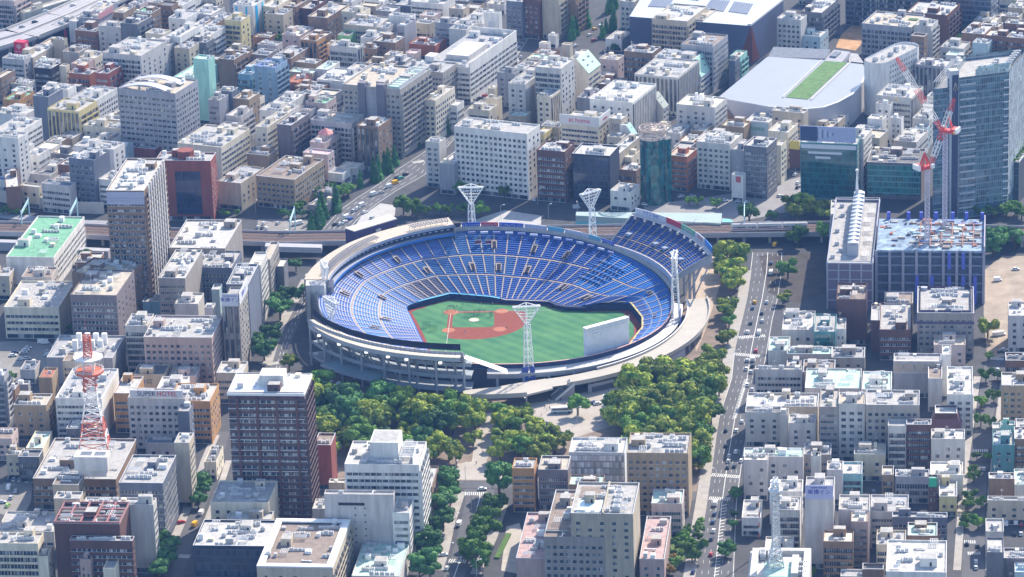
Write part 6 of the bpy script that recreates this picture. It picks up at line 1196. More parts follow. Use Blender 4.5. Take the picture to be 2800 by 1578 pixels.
aislem=mat('aisle_beige',(.38,.32,.29),.9,.1,.5)
T1,T2=.36,.66
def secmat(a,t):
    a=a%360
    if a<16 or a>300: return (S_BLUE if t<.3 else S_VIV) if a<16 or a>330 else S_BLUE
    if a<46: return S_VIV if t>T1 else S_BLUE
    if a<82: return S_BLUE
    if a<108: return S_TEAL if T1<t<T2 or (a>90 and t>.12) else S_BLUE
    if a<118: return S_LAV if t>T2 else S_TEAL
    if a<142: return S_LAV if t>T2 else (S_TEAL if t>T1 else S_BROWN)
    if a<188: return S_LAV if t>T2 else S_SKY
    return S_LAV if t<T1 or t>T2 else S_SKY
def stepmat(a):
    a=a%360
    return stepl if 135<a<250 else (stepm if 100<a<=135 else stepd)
SEC=5.0
NR=34
for k in range(72):
    a0=-180+k*SEC; a1=a0+SEC; am=(a0+a1)/2
    ms=[]; b=MB()
    for i in range(NR):
        t0=i/NR; t1=(i+1)/NR; tm_=t0+(t1-t0)*(.74 if not 135<am%360<250 else .66)
        if any(abs((t0+t1)/2-tt)<.016 for tt in (T1,T2)): mt=aislem
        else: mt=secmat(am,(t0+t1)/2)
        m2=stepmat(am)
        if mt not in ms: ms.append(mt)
        if m2 not in ms: ms.append(m2)
        n=3
        for j in range(n):
            b0=a0+SEC*j/n; b1=a0+SEC*(j+1)/n
            p=[sp_(b0,t0),sp_(b1,t0),sp_(b1,tm_),sp_(b0,tm_)]; z=max(sp_(am,t1).z,p[0].z)
            zt=(p[0].z+p[2].z)/2+.10
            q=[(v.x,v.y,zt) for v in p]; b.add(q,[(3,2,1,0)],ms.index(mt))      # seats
            q0=[(p[0].x,p[0].y,p[0].z-.5),(p[1].x,p[1].y,p[1].z-.5)]
            b.add([q0[0],q0[1],q[1],q[0]],[(0,1,2,3)],ms.index(mt))
            e=[sp_(b0,t1),sp_(b1,t1)]
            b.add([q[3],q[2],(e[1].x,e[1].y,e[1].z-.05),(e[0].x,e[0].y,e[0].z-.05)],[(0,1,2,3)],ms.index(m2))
    # seating block keeps its own object, one per five degree sector
    b.obj('seating_block',ms,ST)
    # aisle stair at the sector edge
    if rimz(a0)-wallz(a0)>5:
        for t0,t1 in ((.02,T1-.02),(T1+.02,T2-.02),(T2+.02,.93)):
            b=MB(); off=.34
            vs=[]
            for i in range(9):
                t=t0+(t1-t0)*i/8; c_=sp_(a0,t); dx,dy=-math.sin(R(a0)),math.cos(R(a0))
                vs+=[(c_.x-dx*off,c_.y-dy*off,c_.z+.42),(c_.x+dx*off,c_.y+dy*off,c_.z+.42)]
            b.add(vs,[(2*i,2*i+1,2*i+3,2*i+2)[::-1] for i in range(8)]); b.obj('aisle',aislem,ST)
def ring(name,r0,z0,r1,z1,m_,a0=-180,a1=180,st=3,parent=ST,thick=0):
    b=MB(); n=max(2,int((a1-a0)/st)); vs=[]
    for i in range(n+1):
        a=a0+(a1-a0)*i/n; f_=lambda q: q(a) if callable(q) else q
        x,y=pol(a,f_(r0)); vs.append((x,y,f_(z0))); x,y=pol(a,f_(r1)); vs.append((x,y,f_(z1)))
    b.add(vs,[(2*i,2*i+2,2*i+3,2*i+1) for i in range(n)]); return b.obj(name,m_,parent)
wallm_=mat('field_wall_navy',(.015,.025,.085),.7,.1); trackm=mat('track_red_brown',(.24,.055,.045),.95,.15,.3)
ring('field_wall',wallr,0,wallr,lambda a:wallz(a)+.3,wallm_,st=1.5)
ring('wall_cap',lambda a:wallr(a)-.05,lambda a:wallz(a)+.32,lambda a:wallr(a)+1.0,lambda a:wallz(a)+.34,mat('wall_cap_yellow',(.5,.43,.2),.8,.05),-100,17,1.5)
ring('wall_cap',lambda a:wallr(a)-.05,lambda a:wallz(a)+.32,lambda a:wallr(a)+.9,lambda a:wallz(a)+.34,mat('wall_cap_grey',(.42,.40,.42),.8,.05),18,85,1.5)
ring('wall_cap',lambda a:wallr(a)-.1,lambda a:wallz(a)+.34,lambda a:wallr(a)+1.3,lambda a:wallz(a)+.5,mat('rail_sky_blue',(.10,.38,.62),.6,.05),86,143,1.5)
# field
def grass_field():
    m_,t,bs=nm('field_turf'); g=t.nodes.new('ShaderNodeNewGeometry'); mp=t.nodes.new('ShaderNodeMapping'); mp.inputs['Rotation'].default_value=(0,0,R(-42)); link(t,g.outputs['Position'],mp.inputs[0]); wv=t.nodes.new('ShaderNodeTexWave'); wv.inputs['Scale'].default_value=.045; wv.inputs['Distortion'].default_value=1.2; wv.inputs['Detail'].default_value=3; link(t,mp.outputs[0],wv.inputs['Vector'])
    nz=t.nodes.new('ShaderNodeTexNoise'); nz.inputs['Scale'].default_value=.06; nz.inputs['Detail'].default_value=6; link(t,g.outputs['Position'],nz.inputs['Vector'])
    ad=t.nodes.new('ShaderNodeMath'); ad.operation='MULTIPLY_ADD'; ad.inputs[1].default_value=.16; link(t,wv.outputs['Fac'],ad.inputs[0]); link(t,nz.outputs[0],ad.inputs[2])
    rp=t.nodes.new('ShaderNodeValToRGB'); e=rp.color_ramp.elements; e[0].position=.3; e[0].color=(.035,.135,.075,1); e[1].position=.8; e[1].color=(.10,.235,.10,1); link(t,ad.outputs[0],rp.inputs[0]); link(t,rp.outputs[0],bs.inputs['Base Color']); bs.inputs['Roughness'].default_value=.95; bs.inputs['Specular IOR Level'].default_value=.1
    return m_
turf=grass_field()
MB().sheet([pol(a,wallr(a)+.2) for a in range(-180,180,2)],.04).obj('warning_track',trackm,ST)
MB().sheet([pol(a,wallr(a)-(4.2 if -115<a<20 else 3 if a>140 or a<-115 else 1.4)) for a in range(-180,180,2)],.05).obj('turf',turf,ST)
H=Vector((-33.3-SX,-4.4-SY)); e1=Vector((.998,-.035)); e2=Vector((-.045,-.999))
def fp(s,t): v=H+e1*s+e2*t; return (v.x,v.y)
arc=[]; 
for i in range(25):
    a=-27+i*(144/24); s=13+29*math.cos(R(a)); t=13+29*math.sin(R(a)); arc.append((max(s,-1.5),max(t,-1.5)))
dirt=mat('infield_clay',(.23,.06,.038),.95,.15,.4); dirt2=mat('base_clay_orange',(.40,.15,.085),.95,.1)
b=MB(); b.sheet([fp(s,t) for s,t in [(-1.2,-1.2),(21,-1.2)]+[(a_,b_) for a_,b_ in arc]+[(-1.2,21)]][::-1],.06); b.obj('infield_dirt',dirt,ST)
gr=[]
for cx,cy,a0 in ((21,21,0),(4,21,90),(4,4,180),(21,4,270)):
    for i in range(7):
        a=R(a0+i*15); rr_=4 if (cx,cy)!=(21,21) else 5; gr.append(fp(cx+math.cos(a)*rr_*.62,cy+math.sin(a)*rr_*.62))
MB().sheet(gr[::-1],.07).obj('infield_turf',turf,ST)
for s,t,rr_,m_,n_ in ((0,0,4.2,dirt2,'home_circle'),(27.4,0,3.6,dirt2,'base_circle'),(27.4,27.4,3.6,dirt2,'base_circle'),(0,27.4,3.6,dirt2,'base_circle'),(13,13,2.9,mat('mound_pale',(.50,.47,.38),.9,.1),'pitchers_mound')):
    b=MB(); c_=fp(s,t); b.cyl(c_[0],c_[1],.0,.09 if n_!='pitchers_mound' else .3,rr_,rr_*.96,n=24); b.obj(n_,m_,ST)
b=MB()
for s0,t0,s1,t1 in ((2,0,92,0),(0,2,0,92)):
    p=Vector(fp(s0,t0)); q=Vector(fp(s1,t1)); d_=(q-p).normalized(); n_=Vector((-d_.y,d_.x))*.09
    b.add([(*(p-n_),.1),(*(q-n_),.1),(*(q+n_),.1),(*(p+n_),.1)],[(0,1,2,3)])
b.obj('foul_line',line_w,ST)
def person(p,label,cs,cl,z=0,group=None,lean=0):
    root=thing('person',label,'person',(p[0],p[1],z),rnd.uniform(0,6.28),group)
    me=bpy.data.meshes.new('body'); V_=[(0,0,.95),(0,0,1.25),(0,0,1.45),(0,0,1.62),(.1,0,.9),(.12,.05,.5),(.13,-.02,.05),(-.1,0,.9),(-.12,-.05,.5),(-.13,.04,.05),(.2,0,1.42),(.27,.04,1.15),(.28,.16,.95),(-.2,0,1.42),(-.27,0,1.15),(-.28,.1,.92)]
    E_=[(0,1),(1,2),(2,3),(0,4),(4,5),(5,6),(0,7),(7,8),(8,9),(2,10),(10,11),(11,12),(2,13),(13,14),(14,15)]
    b=MB(); rad=[.15,.16,.12,.11,.1,.07,.05,.1,.07,.05,.06,.05,.04,.06,.05,.04]
    for i,j in E_: b.bar(V_[i],V_[j],(rad[i]+rad[j])/2,1 if max(i,j) in (4,5,6,7,8,9) else 0,6)
    b.cyl(0,0,1.55,1.78,.1,.07,n=8,mi=2); b.obj('body',[mat('cloth_'+cs,PC[cs],.9,0),mat('cloth_'+cl,PC[cl],.9,0),mat('hair_dark',(.03,.025,.02),.8,0)],root)
PC=dict(white=(.75,.75,.75),navy=(.03,.05,.13),black=(.03,.03,.03),grey=(.35,.35,.37),red=(.5,.05,.05),blue=(.06,.18,.45))
for s,t,cs,lab in ((6,-9,'navy','person in navy standing behind the plate'),(16,-9,'white','person in white standing near the first base side track'),(22,-11,'navy','person in navy on the turf beside the dugout wall'),(-4,4,'grey','person in grey beside the batting circle'),(9,33,'blue','person in blue in the shortstop dirt'),(31,26,'white','person in white by second base'),(60,50,'navy','person in navy alone in the outfield grass'),(3,-6,'black','person in black near the batting cage'),(34,-3,'white','person in white beyond first base')):
    c_=fp(s,t); person((c_[0]+SX,c_[1]+SY),lab,cs,'white' if cs!='white' else 'navy',.05,'people practising on the field')
def cage(s,t,w_,h_,lab,nm_='batting_net'):
    c_=fp(s,t); root=thing(nm_,lab,'net',(c_[0]+SX,c_[1]+SY,.05)); g_=mat('net_green',(.02,.10,.06),.8,0); b=MB()
    for i in range(7): b.bar((-w_/2+w_*i/6,0,0),(-w_/2+w_*i/6,0,h_),.06)
    for i in range(5): b.bar((-w_/2,0,h_*i/4),(w_/2,0,h_*i/4),.05)
    b.obj('net',g_,root); b=MB(); b.bar((-w_/2,0,0),(-w_/2,1.5,0),.06); b.bar((w_/2,0,0),(w_/2,1.5,0),.06); b.obj('foot',g_,root)
for s,t,w_,lab in ((10,7,5,'dark green practice net left in front of the mound'),(14,5,3,'dark green practice net before the mound'),(17,4.5,4,'tall dark green practice net right of the mound'),(-12,22,4,'dark green net at the left foul ground'),(-8,28,4,'dark green net low on the left foul ground'),(22,8,2,'small dark net near first base')): cage(s,t,w_,3.2,lab)
bc=thing('batting_cage','dark rounded batting cage over home plate','batting cage',(H.x+SX,H.y+SY,.05)); b=MB()
for i in range(9):
    a=R(20*i+10); b.bar((math.cos(a)*2.6,math.sin(a)*2.6,0),(math.cos(a)*2,math.sin(a)*2,3.2),.07)
    a2=R(20*i+30); b.bar((math.cos(a)*2,math.sin(a)*2,3.2),(math.cos(a2)*2,math.sin(a2)*2,3.2),.07); b.bar((math.cos(a)*2,math.sin(a)*2,3.2),(0,0,3.6),.05)
b.obj('cage',mat('net_black',(.03,.04,.05),.8,0),bc)
# rim parapet and adverts
rimblue=mat('rim_navy',(.02,.03,.09),.7,.05)
ring('rim_parapet',RR-.9,lambda a:rimz(a)-2.4,RR-.9,rimz,rimblue,-98,8,2)
ring('rim_parapet',RR,lambda a:rimz(a)-2.4,RR,lambda a:rimz(a),rimblue,-98,8,2)
ring('rim_top',RR-.9,rimz,RR,rimz,mat('rim_edge_orange',(.55,.33,.28),.8,0),-98,8,2)
ring('rim_roof',RR,lambda a:rimz(a)-2.4,RR+4.6,lambda a:rimz(a)-3.6,mat('rim_roof_white',(.42,.42,.43),.5,.06),-93,-1,2)
ring('rim_fascia',RR+4.6,lambda a:rimz(a)-3.6,RR+3.4,lambda a:rimz(a)-6.6,mat('rim_fascia_grey',(.36,.38,.44),.7,.08),-93,-1,2)
ring('outer_wall',RR-2,0,RR-2,lambda a:rimz(a)-2.4,mat('outer_wall_dark',(.06,.065,.10),.9,.1),-180,180,3)
ring('back_parapet',RR-.3,lambda a:rimz(a)-2.6,RR-.3,lambda a:rimz(a)-.2,conc,8,180,3); ring('back_parapet',RR-.3,lambda a:rimz(a)-2.6,RR-.3,lambda a:rimz(a)-.2,mat('rim_white_left',(.58,.56,.58),.8,.1),-180,-150,3)
ring('back_walk',RR-.3,lambda a:rimz(a)-.2,RR+3.5,lambda a:rimz(a)-.2,conc,8,112,3)
ring('back_skirt',RR+3.5,lambda a:rimz(a)-.2,RR+3.5,0,conc,8,180,3)
for i in range(12):
    a=-90+i*7.8; x,y=pol(a,RR+4.5); MB().bar((x,y,0),(x*.985,y*.985,rimz(a)-4),.7,n=8).obj('column',mat('column_pale',(.34,.36,.41),.7,.05),ST)
ADC=dict(b=(.03,.08,.45),r=(.45,.04,.08),w=(.55,.55,.62),c=(.12,.35,.5),s=(.25,.35,.6),k=(.02,.02,.05))
def advert(a0,a1,col,txt=None,tc='w',r_=RR+.3,z0=lambda a:rimz(a)-.6,h_=2.6,parent=ST,lean=0):
    b=MB(); n=6; vs=[]
    for i in range(n+1):
        a=a0+(a1-a0)*i/n; x,y=pol(a,r_); z=z0(a) if callable(z0) else z0; vs+=[(x,y,z),(x,y,z+h_)]
        x,y=pol(a,r_+.35); vs+=[(x,y,z),(x,y,z+h_)]
    b.add(vs,[(4*i,4*i+4,4*i+5,4*i+1) for i in range(n)]+[(4*i+1,4*i+5,4*i+7,4*i+3) for i in range(n)]+[(4*i+2,4*i+3,4*i+7,4*i+6) for i in range(n)])
    o=b.obj('advert_board',mat('advert_'+col,ADC[col],.6,.05),parent)
    if txt:
        a=(a0+a1)/2; x,y=pol(a,r_-.15); z=(z0(a) if callable(z0) else z0)+h_*.5
        if txt=='#':   # lettering too blurred to read in the photograph: a row of small stroke marks
            q=random.Random(int(a0*10)); ns=max(4,int((a0-a1 if a0>a1 else a1-a0)*1.6)); b=MB()
            for i in range(ns):
                aa=a0+(a1-a0)*(i+.8)/(ns+.8); ca,sa=math.cos(R(aa-90)),math.sin(R(aa-90)); px,py=pol(aa,r_-.12); zz=(z0(aa) if callable(z0) else z0)
                for k in range(3):
                    o1,o2=q.uniform(-.38,.38),q.uniform(-.38,.38); z1_,z2_=zz+h_*q.uniform(.2,.8),zz+h_*q.uniform(.2,.8)
                    b.bar((px+ca*o1,py+sa*o1,z1_),(px+ca*o2,py+sa*o2,z2_),.10)
            b.obj('advert_marks',mat('advert_text_'+tc,ADC.get(tc,(.6,.6,.6)),.6,0),parent); return
        text(txt,h_*.78,(x,y,z),(R(90),0,R(a-90)),mat('advert_text_'+tc,ADC.get(tc,(.6,.6,.6)),.6,0),parent,'advert_lettering',.03)
advert(104,101,'k'); advert(100.6,94.5,'b','#','w'); advert(94.2,88.5,'r','#','w'); advert(88.2,80,'b','#','w'); advert(79.7,72,'w','#','b'); advert(71.7,66,'c'); advert(65.7,57,'w','#','s'); advert(56.8,52,'c'); advert(51.7,46.5,'b','#','w')
for i in range(13):
    a=45+i*4.4; p=sp_(a,.93); q=sp_(a,.97); o=MB().box(-2.1,2.1,-.5,.5,0,1.1,0,True).obj('roof_panel',mat('hung_panel',(.45,.48,.62) if i%2 else (.20,.23,.42),.6,0) if False else mat('hung_panel_%d'%(i%2),(.45,.48,.62) if i%2 else (.16,.19,.40),.6,0),ST,(p.x,p.y,p.z+1.2)); o.rotation_euler=(0,0,R(a-90))
# striped score panels in the upper centre of the stand
for a in (92.2,96.2):
    for j,(c_,z_) in enumerate((('w',0),('k',.9),('r',1.3),('k',2.0),('w',2.5),('k',3.2))):
        p=sp_(a,.80); o=MB().box(-1.7,1.7,-.1,.1,0,.62,0,True).obj('panel_stripe',mat('advert_'+c_,ADC[c_]),ST,(p.x,p.y,p.z+z_)); o.rotation_euler=(0,0,R(a-90))
# stair exits in the stands
for a,t in ((27,.18),(47,.24),(60,.70),(73,.42),(74,.72),(88,.42),(90,.74),(101,.42),(122,.42),(130,.70),(150,.72),(156,.3),(168,.7),(183,.25),(198,.42),(12,.52),(-8,.4)):
    g_=mobj('stair_exit',None,ST,(0,0,0)); t1=t+.085; s_=.95/ (wallr(a)+(RR-wallr(a))*t)*57.3; f_=s_*1.6
    def pz(a_,t_,up): v=sp_(a_,t_); return (v.x,v.y,v.z+up)
    MB().add([pz(a-s_,t,.9),pz(a+s_,t,.9),pz(a+s_,t1,1.0),pz(a-s_,t1,1.0)],[(0,1,2,3),(3,2,1,0)]).obj('opening',mat('exit_dark',(.015,.015,.03),.9,0),g_)
    b=MB()
    for A_,B_,T0,T1_ in ((a-f_,a-s_,t-.01,t1+.02),(a+s_,a+f_,t-.01,t1+.02),(a-s_,a+s_,t1,t1+.02)):
        b.add([pz(A_,T0,1.1),pz(B_,T0,1.1),pz(B_,T1_,1.2),pz(A_,T1_,1.2),pz(A_,T0,-.3),pz(B_,T0,-.3)],[(0,1,2,3),(3,2,1,0),(4,5,1,0),(0,1,5,4)])
    b.obj('frame',aislem,g_)
# grouped box seats, upper right
for i in range(7):
    for j in range(5):
        p=sp_(33+i*2.1,.50+j*.075); MB().cyl(0,0,0,.8,1.0,.8,n=8).obj('table_seat',S_TEAL,ST,(p.x,p.y,p.z+.3))
# ---- dugout bulge roof in the right foul ground
b=MB(); b.prism([(p[0]-SX,p[1]-SY) for p in [(18.9,1.2),(23.3,-5.0),(28.2,-8.3),(40.9,-10.6),(41.4,-5.0),(19.5,2.2)]][::-1],.5,2.4); b.obj('dugout_roof',wallm_,ST)
# scoreboard
sb=thing('scoreboard','tall white backed scoreboard rising from the outfield rim','scoreboard',(*(37.4,-102.2),0))
p0=Vector((37.4,-102.2)); p1=Vector((59.8,-87.6)); d_=(p1-p0); L_=d_.length; sb.rotation_euler=(0,0,math.atan2(d_.y,d_.x))
b=MB(); b.box(0,L_,0,2.6,7,24.5,0,True); b.obj('panel',mat('scoreboard_back',(.72,.73,.76),.6,.12,.15),sb)
b=MB(); b.box(-.3,L_+.3,-.2,2.8,24.5,24.9); b.box(-.3,L_+.3,-.4,-.2,22.0,22.4,0,True)
for i in range(8): b.bar((L_*i/7,-.3,22),(L_*i/7,-.3,24.7),.13); b.bar((L_*i/7,-.3,22.1),(L_*(i+1)/7 if i<7 else L_,-.3,24.6),.09); b.bar((L_*i/7,1,24.9),(L_*i/7,-.6,26.2),.12)
b.bar((0,-.3,23.6),(L_,-.3,23.6),.1); b.obj('frame',white,sb)
b=MB()
for x_,z_ in ((5,19),(10,17),(15,21),(18,14),(13,11),(9,19.5),(16,10)): b.box(x_-.4,x_+.4,-.5,0,z_-.35,z_+.35,0,True)
b.box(4,16,-.7,-.01,20.6,21,0,True); b.obj('fixture',white,sb)
b=MB(); b.box(1,L_-1,2.62,2.7,9,23,0,True); b.obj('screen',mat('screen_dark',(.01,.012,.02),.3,0),sb)
b=MB()
for x in (2,L_/2,L_-2): b.box(x-.5,x+.5,.4,2,0,7)
b.obj('post',steel,sb)
# light towers
def light_tower(x,y,rz,H_,lab,hw=7,z0=0,banner=False,tilt=0):
    root=thing('floodlight_tower',lab,'floodlight tower',(x,y,z0),R(rz),'white steel floodlight towers round the stadium')
    b=MB(); hb=H_-10.5
    legs=[(-1.9,-1.4),(1.9,-1.4),(0,1.9)]
    for lx,ly in legs: b.bar((lx*1.5,ly*1.5,0),(lx*.8,ly*.8,hb),.32,n=6)
    n=8
    for i in range(n):
        za,zb=hb*i/n,hb*(i+1)/n; ka=1.5-.7*i/n; kb=1.5-.7*(i+1)/n
        for j in range(3):
            p,q=legs[j],legs[(j+1)%3]; b.bar((p[0]*ka,p[1]*ka,za),(q[0]*kb,q[1]*kb,zb),.12); b.bar((p[0]*kb,p[1]*kb,zb),(q[0]*kb,q[1]*kb,zb),.12)
    b.obj('mast',white,root)
    b=MB()   # inverted triangular head
    A=[(-hw,-.6,H_-1),(hw,-.6,H_-1),(0,-.6,hb-1)]; B_=[(-hw,1.2,H_-1),(hw,1.2,H_-1),(0,1.2,hb-1)]
    for T_ in (A,B_):
        for i in range(3): b.bar(T_[i],T_[(i+1)%3],.3)
    for i in range(1,6):
        t=i/6; za=hb-1+(H_-hb)*t; b.bar((-hw*t,-.6,za),(hw*t,-.6,za),.16); b.bar((-hw*t,-.6,za),(-hw*t,1.2,za),.1); b.bar((hw*t,-.6,za),(hw*t,1.2,za),.1)
    for i in range(7):
        x_=-hw+2*hw*i/6; b.bar((x_,-.6,H_-1),(x_*.35,-.6,hb+3),.10); b.bar((x_,-.6,H_-1),(x_,1.2,H_-1),.12)
    b.bar((0,1.5,0),(0,1.5,H_),.4,n=6); b.bar((-hw,-.6,H_-1),(0,2.6,H_+.2),.2); b.bar((hw,-.6,H_-1),(0,2.6,H_+.2),.2)
    b.obj('head_frame',white,root)
    b=MB()
    for i in range(1,7):
        t=i/6.3; za=hb-1+(H_-hb)*t; k=max(1,int(hw*t*1.6))
        for j in range(k+1):
            x_=(-hw*t+2*hw*t*j/k)*.93; b.cyl(x_,-1.0,za-.1,za+.5,.36,.30,n=8)
    b.obj('lamp_bank',mat('lamp_casing',(.66,.68,.68),.4,0),root)
    if banner:
        b=MB(); b.box(-3.6,-.2,-2.6,-2.4,2,13,0,True); b.box(.6,3.2,-2.4,-2.2,3,13,0,True); b.obj('banner',mat('banner_blue',(.06,.09,.38),.6,.5,.5),root)
light_tower(-21,72,-4,46,'white floodlight tower behind the centre of the back stand')
light_tower(45,60,38,45,'white floodlight tower behind the right end of the back stand')
light_tower(86,-47,82,45,'white floodlight tower beside the upper stand and white ramp',banner=True)
light_tower(7,-121,4,46,'white floodlight tower with blue banner standing nearest the camera',banner=True)
light_tower(-100,-13,-78,34,'white floodlight tower leaning over the far left rim')
light_tower(-95,-66,-60,33,'white floodlight tower over the near left rim')
# upper stands (wings)
def wing(name,label,a0,a1,zi,zo,ri,ro,ads=None,back=False):
    root=thing(name,label,'upper stand',(SX,SY,0))
    def wp(a,t): x,y=pol(a,ri+(ro-ri)*t); return Vector((x,y,zi+(zo-zi)*t))
    n=14; nr=18
    for k in range(n):
        b=MB(); b0=a0+(a1-a0)*k/n; b1=a0+(a1-a0)*(k+1)/n
        for i in range(nr):
            t0=i/nr; tm_=(i+.72)/nr; t1=(i+1)/nr; mi=2 if abs(t0-.28)<.03 else 0
            p,q=wp(b0,t0),wp(b1,t0); s,u_=wp(b1,tm_),wp(b0,tm_); z=(p.z+s.z)/2+.1
            b.add([(p.x,p.y,z),(q.x,q.y,z),(s.x,s.y,z),(u_.x,u_.y,z)],[(0,1,2,3)],mi)
            e,f_=wp(b1,t1),wp(b0,t1); b.add([(u_.x,u_.y,z),(s.x,s.y,z),(e.x,e.y,e.z),(f_.x,f_.y,f_.z)],[(0,1,2,3)],1)
        b.obj('seating_block',[S_BLUE,stepd,aislem],root)
        b=MB(); dx,dy=-math.sin(R(b0)),math.cos(R(b0)); p,q=wp(b0,.04),wp(b0,.96); o=.5
        b.add([(p.x-dx*o,p.y-dy*o,p.z+.35),(p.x+dx*o,p.y+dy*o,p.z+.35),(q.x+dx*o,q.y+dy*o,q.z+.35),(q.x-dx*o,q.y-dy*o,q.z+.35)],[(0,1,2,3),(3,2,1,0)]); b.obj('aisle',aislem,root)
    g_=mat('wing_girder',(.46,.48,.54),.6,.08)
    for a in (a0,a1):
        b=MB(); p,q=wp(a,0),wp(a,1); dx,dy=-math.sin(R(a))*.4,math.cos(R(a))*.4
        for s_ in (1,-1): b.add([(p.x+dx*s_,p.y+dy*s_,p.z-2.4),(q.x+dx*s_,q.y+dy*s_,q.z-4),(q.x+dx*s_,q.y+dy*s_,q.z+1),(p.x+dx*s_,p.y+dy*s_,p.z+.9)],[(0,1,2,3),(3,2,1,0)])
        b.add([(p.x+dx,p.y+dy,p.z+.9),(q.x+dx,q.y+dy,q.z+1),(q.x-dx,q.y-dy,q.z+1),(p.x-dx,p.y-dy,p.z+.9)],[(0,1,2,3),(3,2,1,0)]); b.obj('side_girder',g_,root)
    ring('front_wall',ri-.1,zi-2.2,ri-.1,zi+1.0,mat('wing_front',(.40,.42,.52),.7,.1),a0,a1,2,root); ring('front_ledge',ri-.1,zi+1.0,ri+.6,zi+1.0,mat('wing_ledge',(.55,.50,.50),.8,.05),a0,a1,2,root)
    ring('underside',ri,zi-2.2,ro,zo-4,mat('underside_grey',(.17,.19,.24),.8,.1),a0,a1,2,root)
    ring('back_wall',ro,zo-4,ro,zo+1,g_,a0,a1,2,root)
    b=MB(); k=9
    for i in range(k):
        a=a0+(a1-a0)*(i+.5)/k
        x,y=pol(a,ro-2); x2,y2=pol(a,ro-9); b=MB(); b.bar((x2,y2,0),(x2,y2,zo-8),.75,n=8); b.bar((x2,y2,zo-14),(x,y,zo-4),.5,n=6); b.bar((x2,y2,4),(*pol(a-2.5,ro-1),zo-4),.4,n=6); b.obj('column',mat('column_pale',(.34,.36,.41)),root)
    return root,wp
WR,wpr=wing('upper_stand','raised blue seated stand wing on the right crowned with advert boards',9,49,17.5,29,95.8,118)
for a0,a1,c_,tx,tc in ((48.5,37,'w','マニカワン SHOGUN','b'),(36.8,30.5,'r',None,'w'),(30.2,23,'g','Nectoo','w'),(22.8,16.5,'w','ATIUO','r'),(16.2,9.5,'v',None,'w')):
    ADC['g']=(.16,.38,.26); ADC['v']=(.05,.22,.62)
    advert(a0,a1,c_,tx,tc,118.4,29.6,3.4,WR)
ring('advert_shelf',115.5,29.2,118.4,29.3,mat('wing_ledge',(.55,.50,.50)),9,49,2,WR)
for i in range(11):
    x,y=pol(11+i*3.6,114.6); MB().cyl(0,0,0,1.2,.9,.6,n=8).obj('loudspeaker',mat('speaker_beige',(.62,.56,.52),.7,0),WR,(x,y,28.2))
for a,t in ((45,.36),(33,.36),(28,.36),(17,.36)):
    p=wpr(a,t); o=MB().box(-1.6,1.6,0,3.4,-.3,1.6).obj('stair_exit',mat('exit_glass_grey',(.22,.27,.38),.5,0),WR,(p.x,p.y,p.z)); o.rotation_euler=(0,0,R(a-90))
WLf,wpl=wing('upper_stand','raised stand wing on the left seen from outside with black netted deck',-150,-99,17.5,26.5,95.8,112)
EG=lambda a: interp([(-180,111),(-151,111.5),(-143,114.6),(-132,117),(-124,118),(-98,118),(180,118)],a)
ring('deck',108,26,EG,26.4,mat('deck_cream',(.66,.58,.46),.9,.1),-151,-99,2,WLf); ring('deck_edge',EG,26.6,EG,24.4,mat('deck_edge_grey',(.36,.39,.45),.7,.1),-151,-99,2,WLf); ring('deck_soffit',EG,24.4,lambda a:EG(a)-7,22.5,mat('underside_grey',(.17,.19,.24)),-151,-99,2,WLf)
ring('net_wall',lambda a:EG(a)-3.2,29.4,lambda a:EG(a)-3.2,32.8,mat('net_wall_navy',(.012,.014,.04),.9,.05),-151,-99,2,WLf)
b=MB()
for i in range(40):
    a=-151+52*i/39; x,y=pol(a,EG(a)-3); b.bar((x,y,26.4),(x,y,29.4),.09)
for z_ in (27.4,28.4):
    for i in range(26): b.bar((*pol(-151+2*i,EG(-151+2*i)-3),z_),(*pol(-149+2*i,EG(-149+2*i)-3),z_),.06)
b.obj('net_frame',mat('frame_dark',(.05,.06,.09),.7,0),WLf)
# glowing lamps hung under the deck (lit in the photograph)
for a in (-146,-137,-127,-120,-114.5,-105):
    x,y=pol(a,110.5); mm=mat('lamp_lens',(.9,.9,.85),.4,0); MB().cyl(0,0,-.4,.4,.9,1.0,n=12).obj('lamp',mm,WLf,(x,y,20.5))
_b=mat('lamp_lens',(.9,.9,.85)).node_tree.nodes['Principled BSDF']; _b.inputs['Emission Color'].default_value=(1,.97,.88,1); _b.inputs['Emission Strength'].default_value=.7
# concourse levels of the left facade
for z_,r0,r1 in ((5.5,97,109),(12,97,107.5),(18,97,106)):
    ring('concourse_floor',r0,z_,r1,z_,mat('level_grey',(.30,.34,.38),.8,.1),-154,-97,3,WLf); ring('concourse_edge',r1,z_-.9,r1,z_+1.1,mat('edge_bluegrey',(.32,.37,.43),.7,.1),-154,-97,3,WLf)
ring('terrace',106,9.0,117,9.0,mat('level_teal_grey',(.22,.32,.36),.8,.1),-141,-122,2,WLf); ring('terrace_edge',117,7.9,117,9.6,mat('edge_bluegrey',(.32,.37,.43)),-141,-122,2,WLf)
for i in range(8):
    a=-152+i*7.6; x,y=pol(a,109.5); MB().bar((x,y,0),(x,y,24),.65,n=8).obj('column',mat('column_pale',(.34,.36,.41)),WLf)
b=MB()
for i in range(10): b.add([(*pol(-98+i*1.1,112-i*1.4),26-i*1.35),(*pol(-98+i*1.1,117-i*1.2),26-i*1.35),(*pol(-96.9+i*1.1,115.8-i*1.2),24.6-i*1.35),(*pol(-96.9+i*1.1,110.6-i*1.4),24.6-i*1.35)],[(0,1,2,3),(3,2,1,0)])
b.obj('stair_hood',mat('hood_white',(.72,.72,.72),.5,.05),WLf)
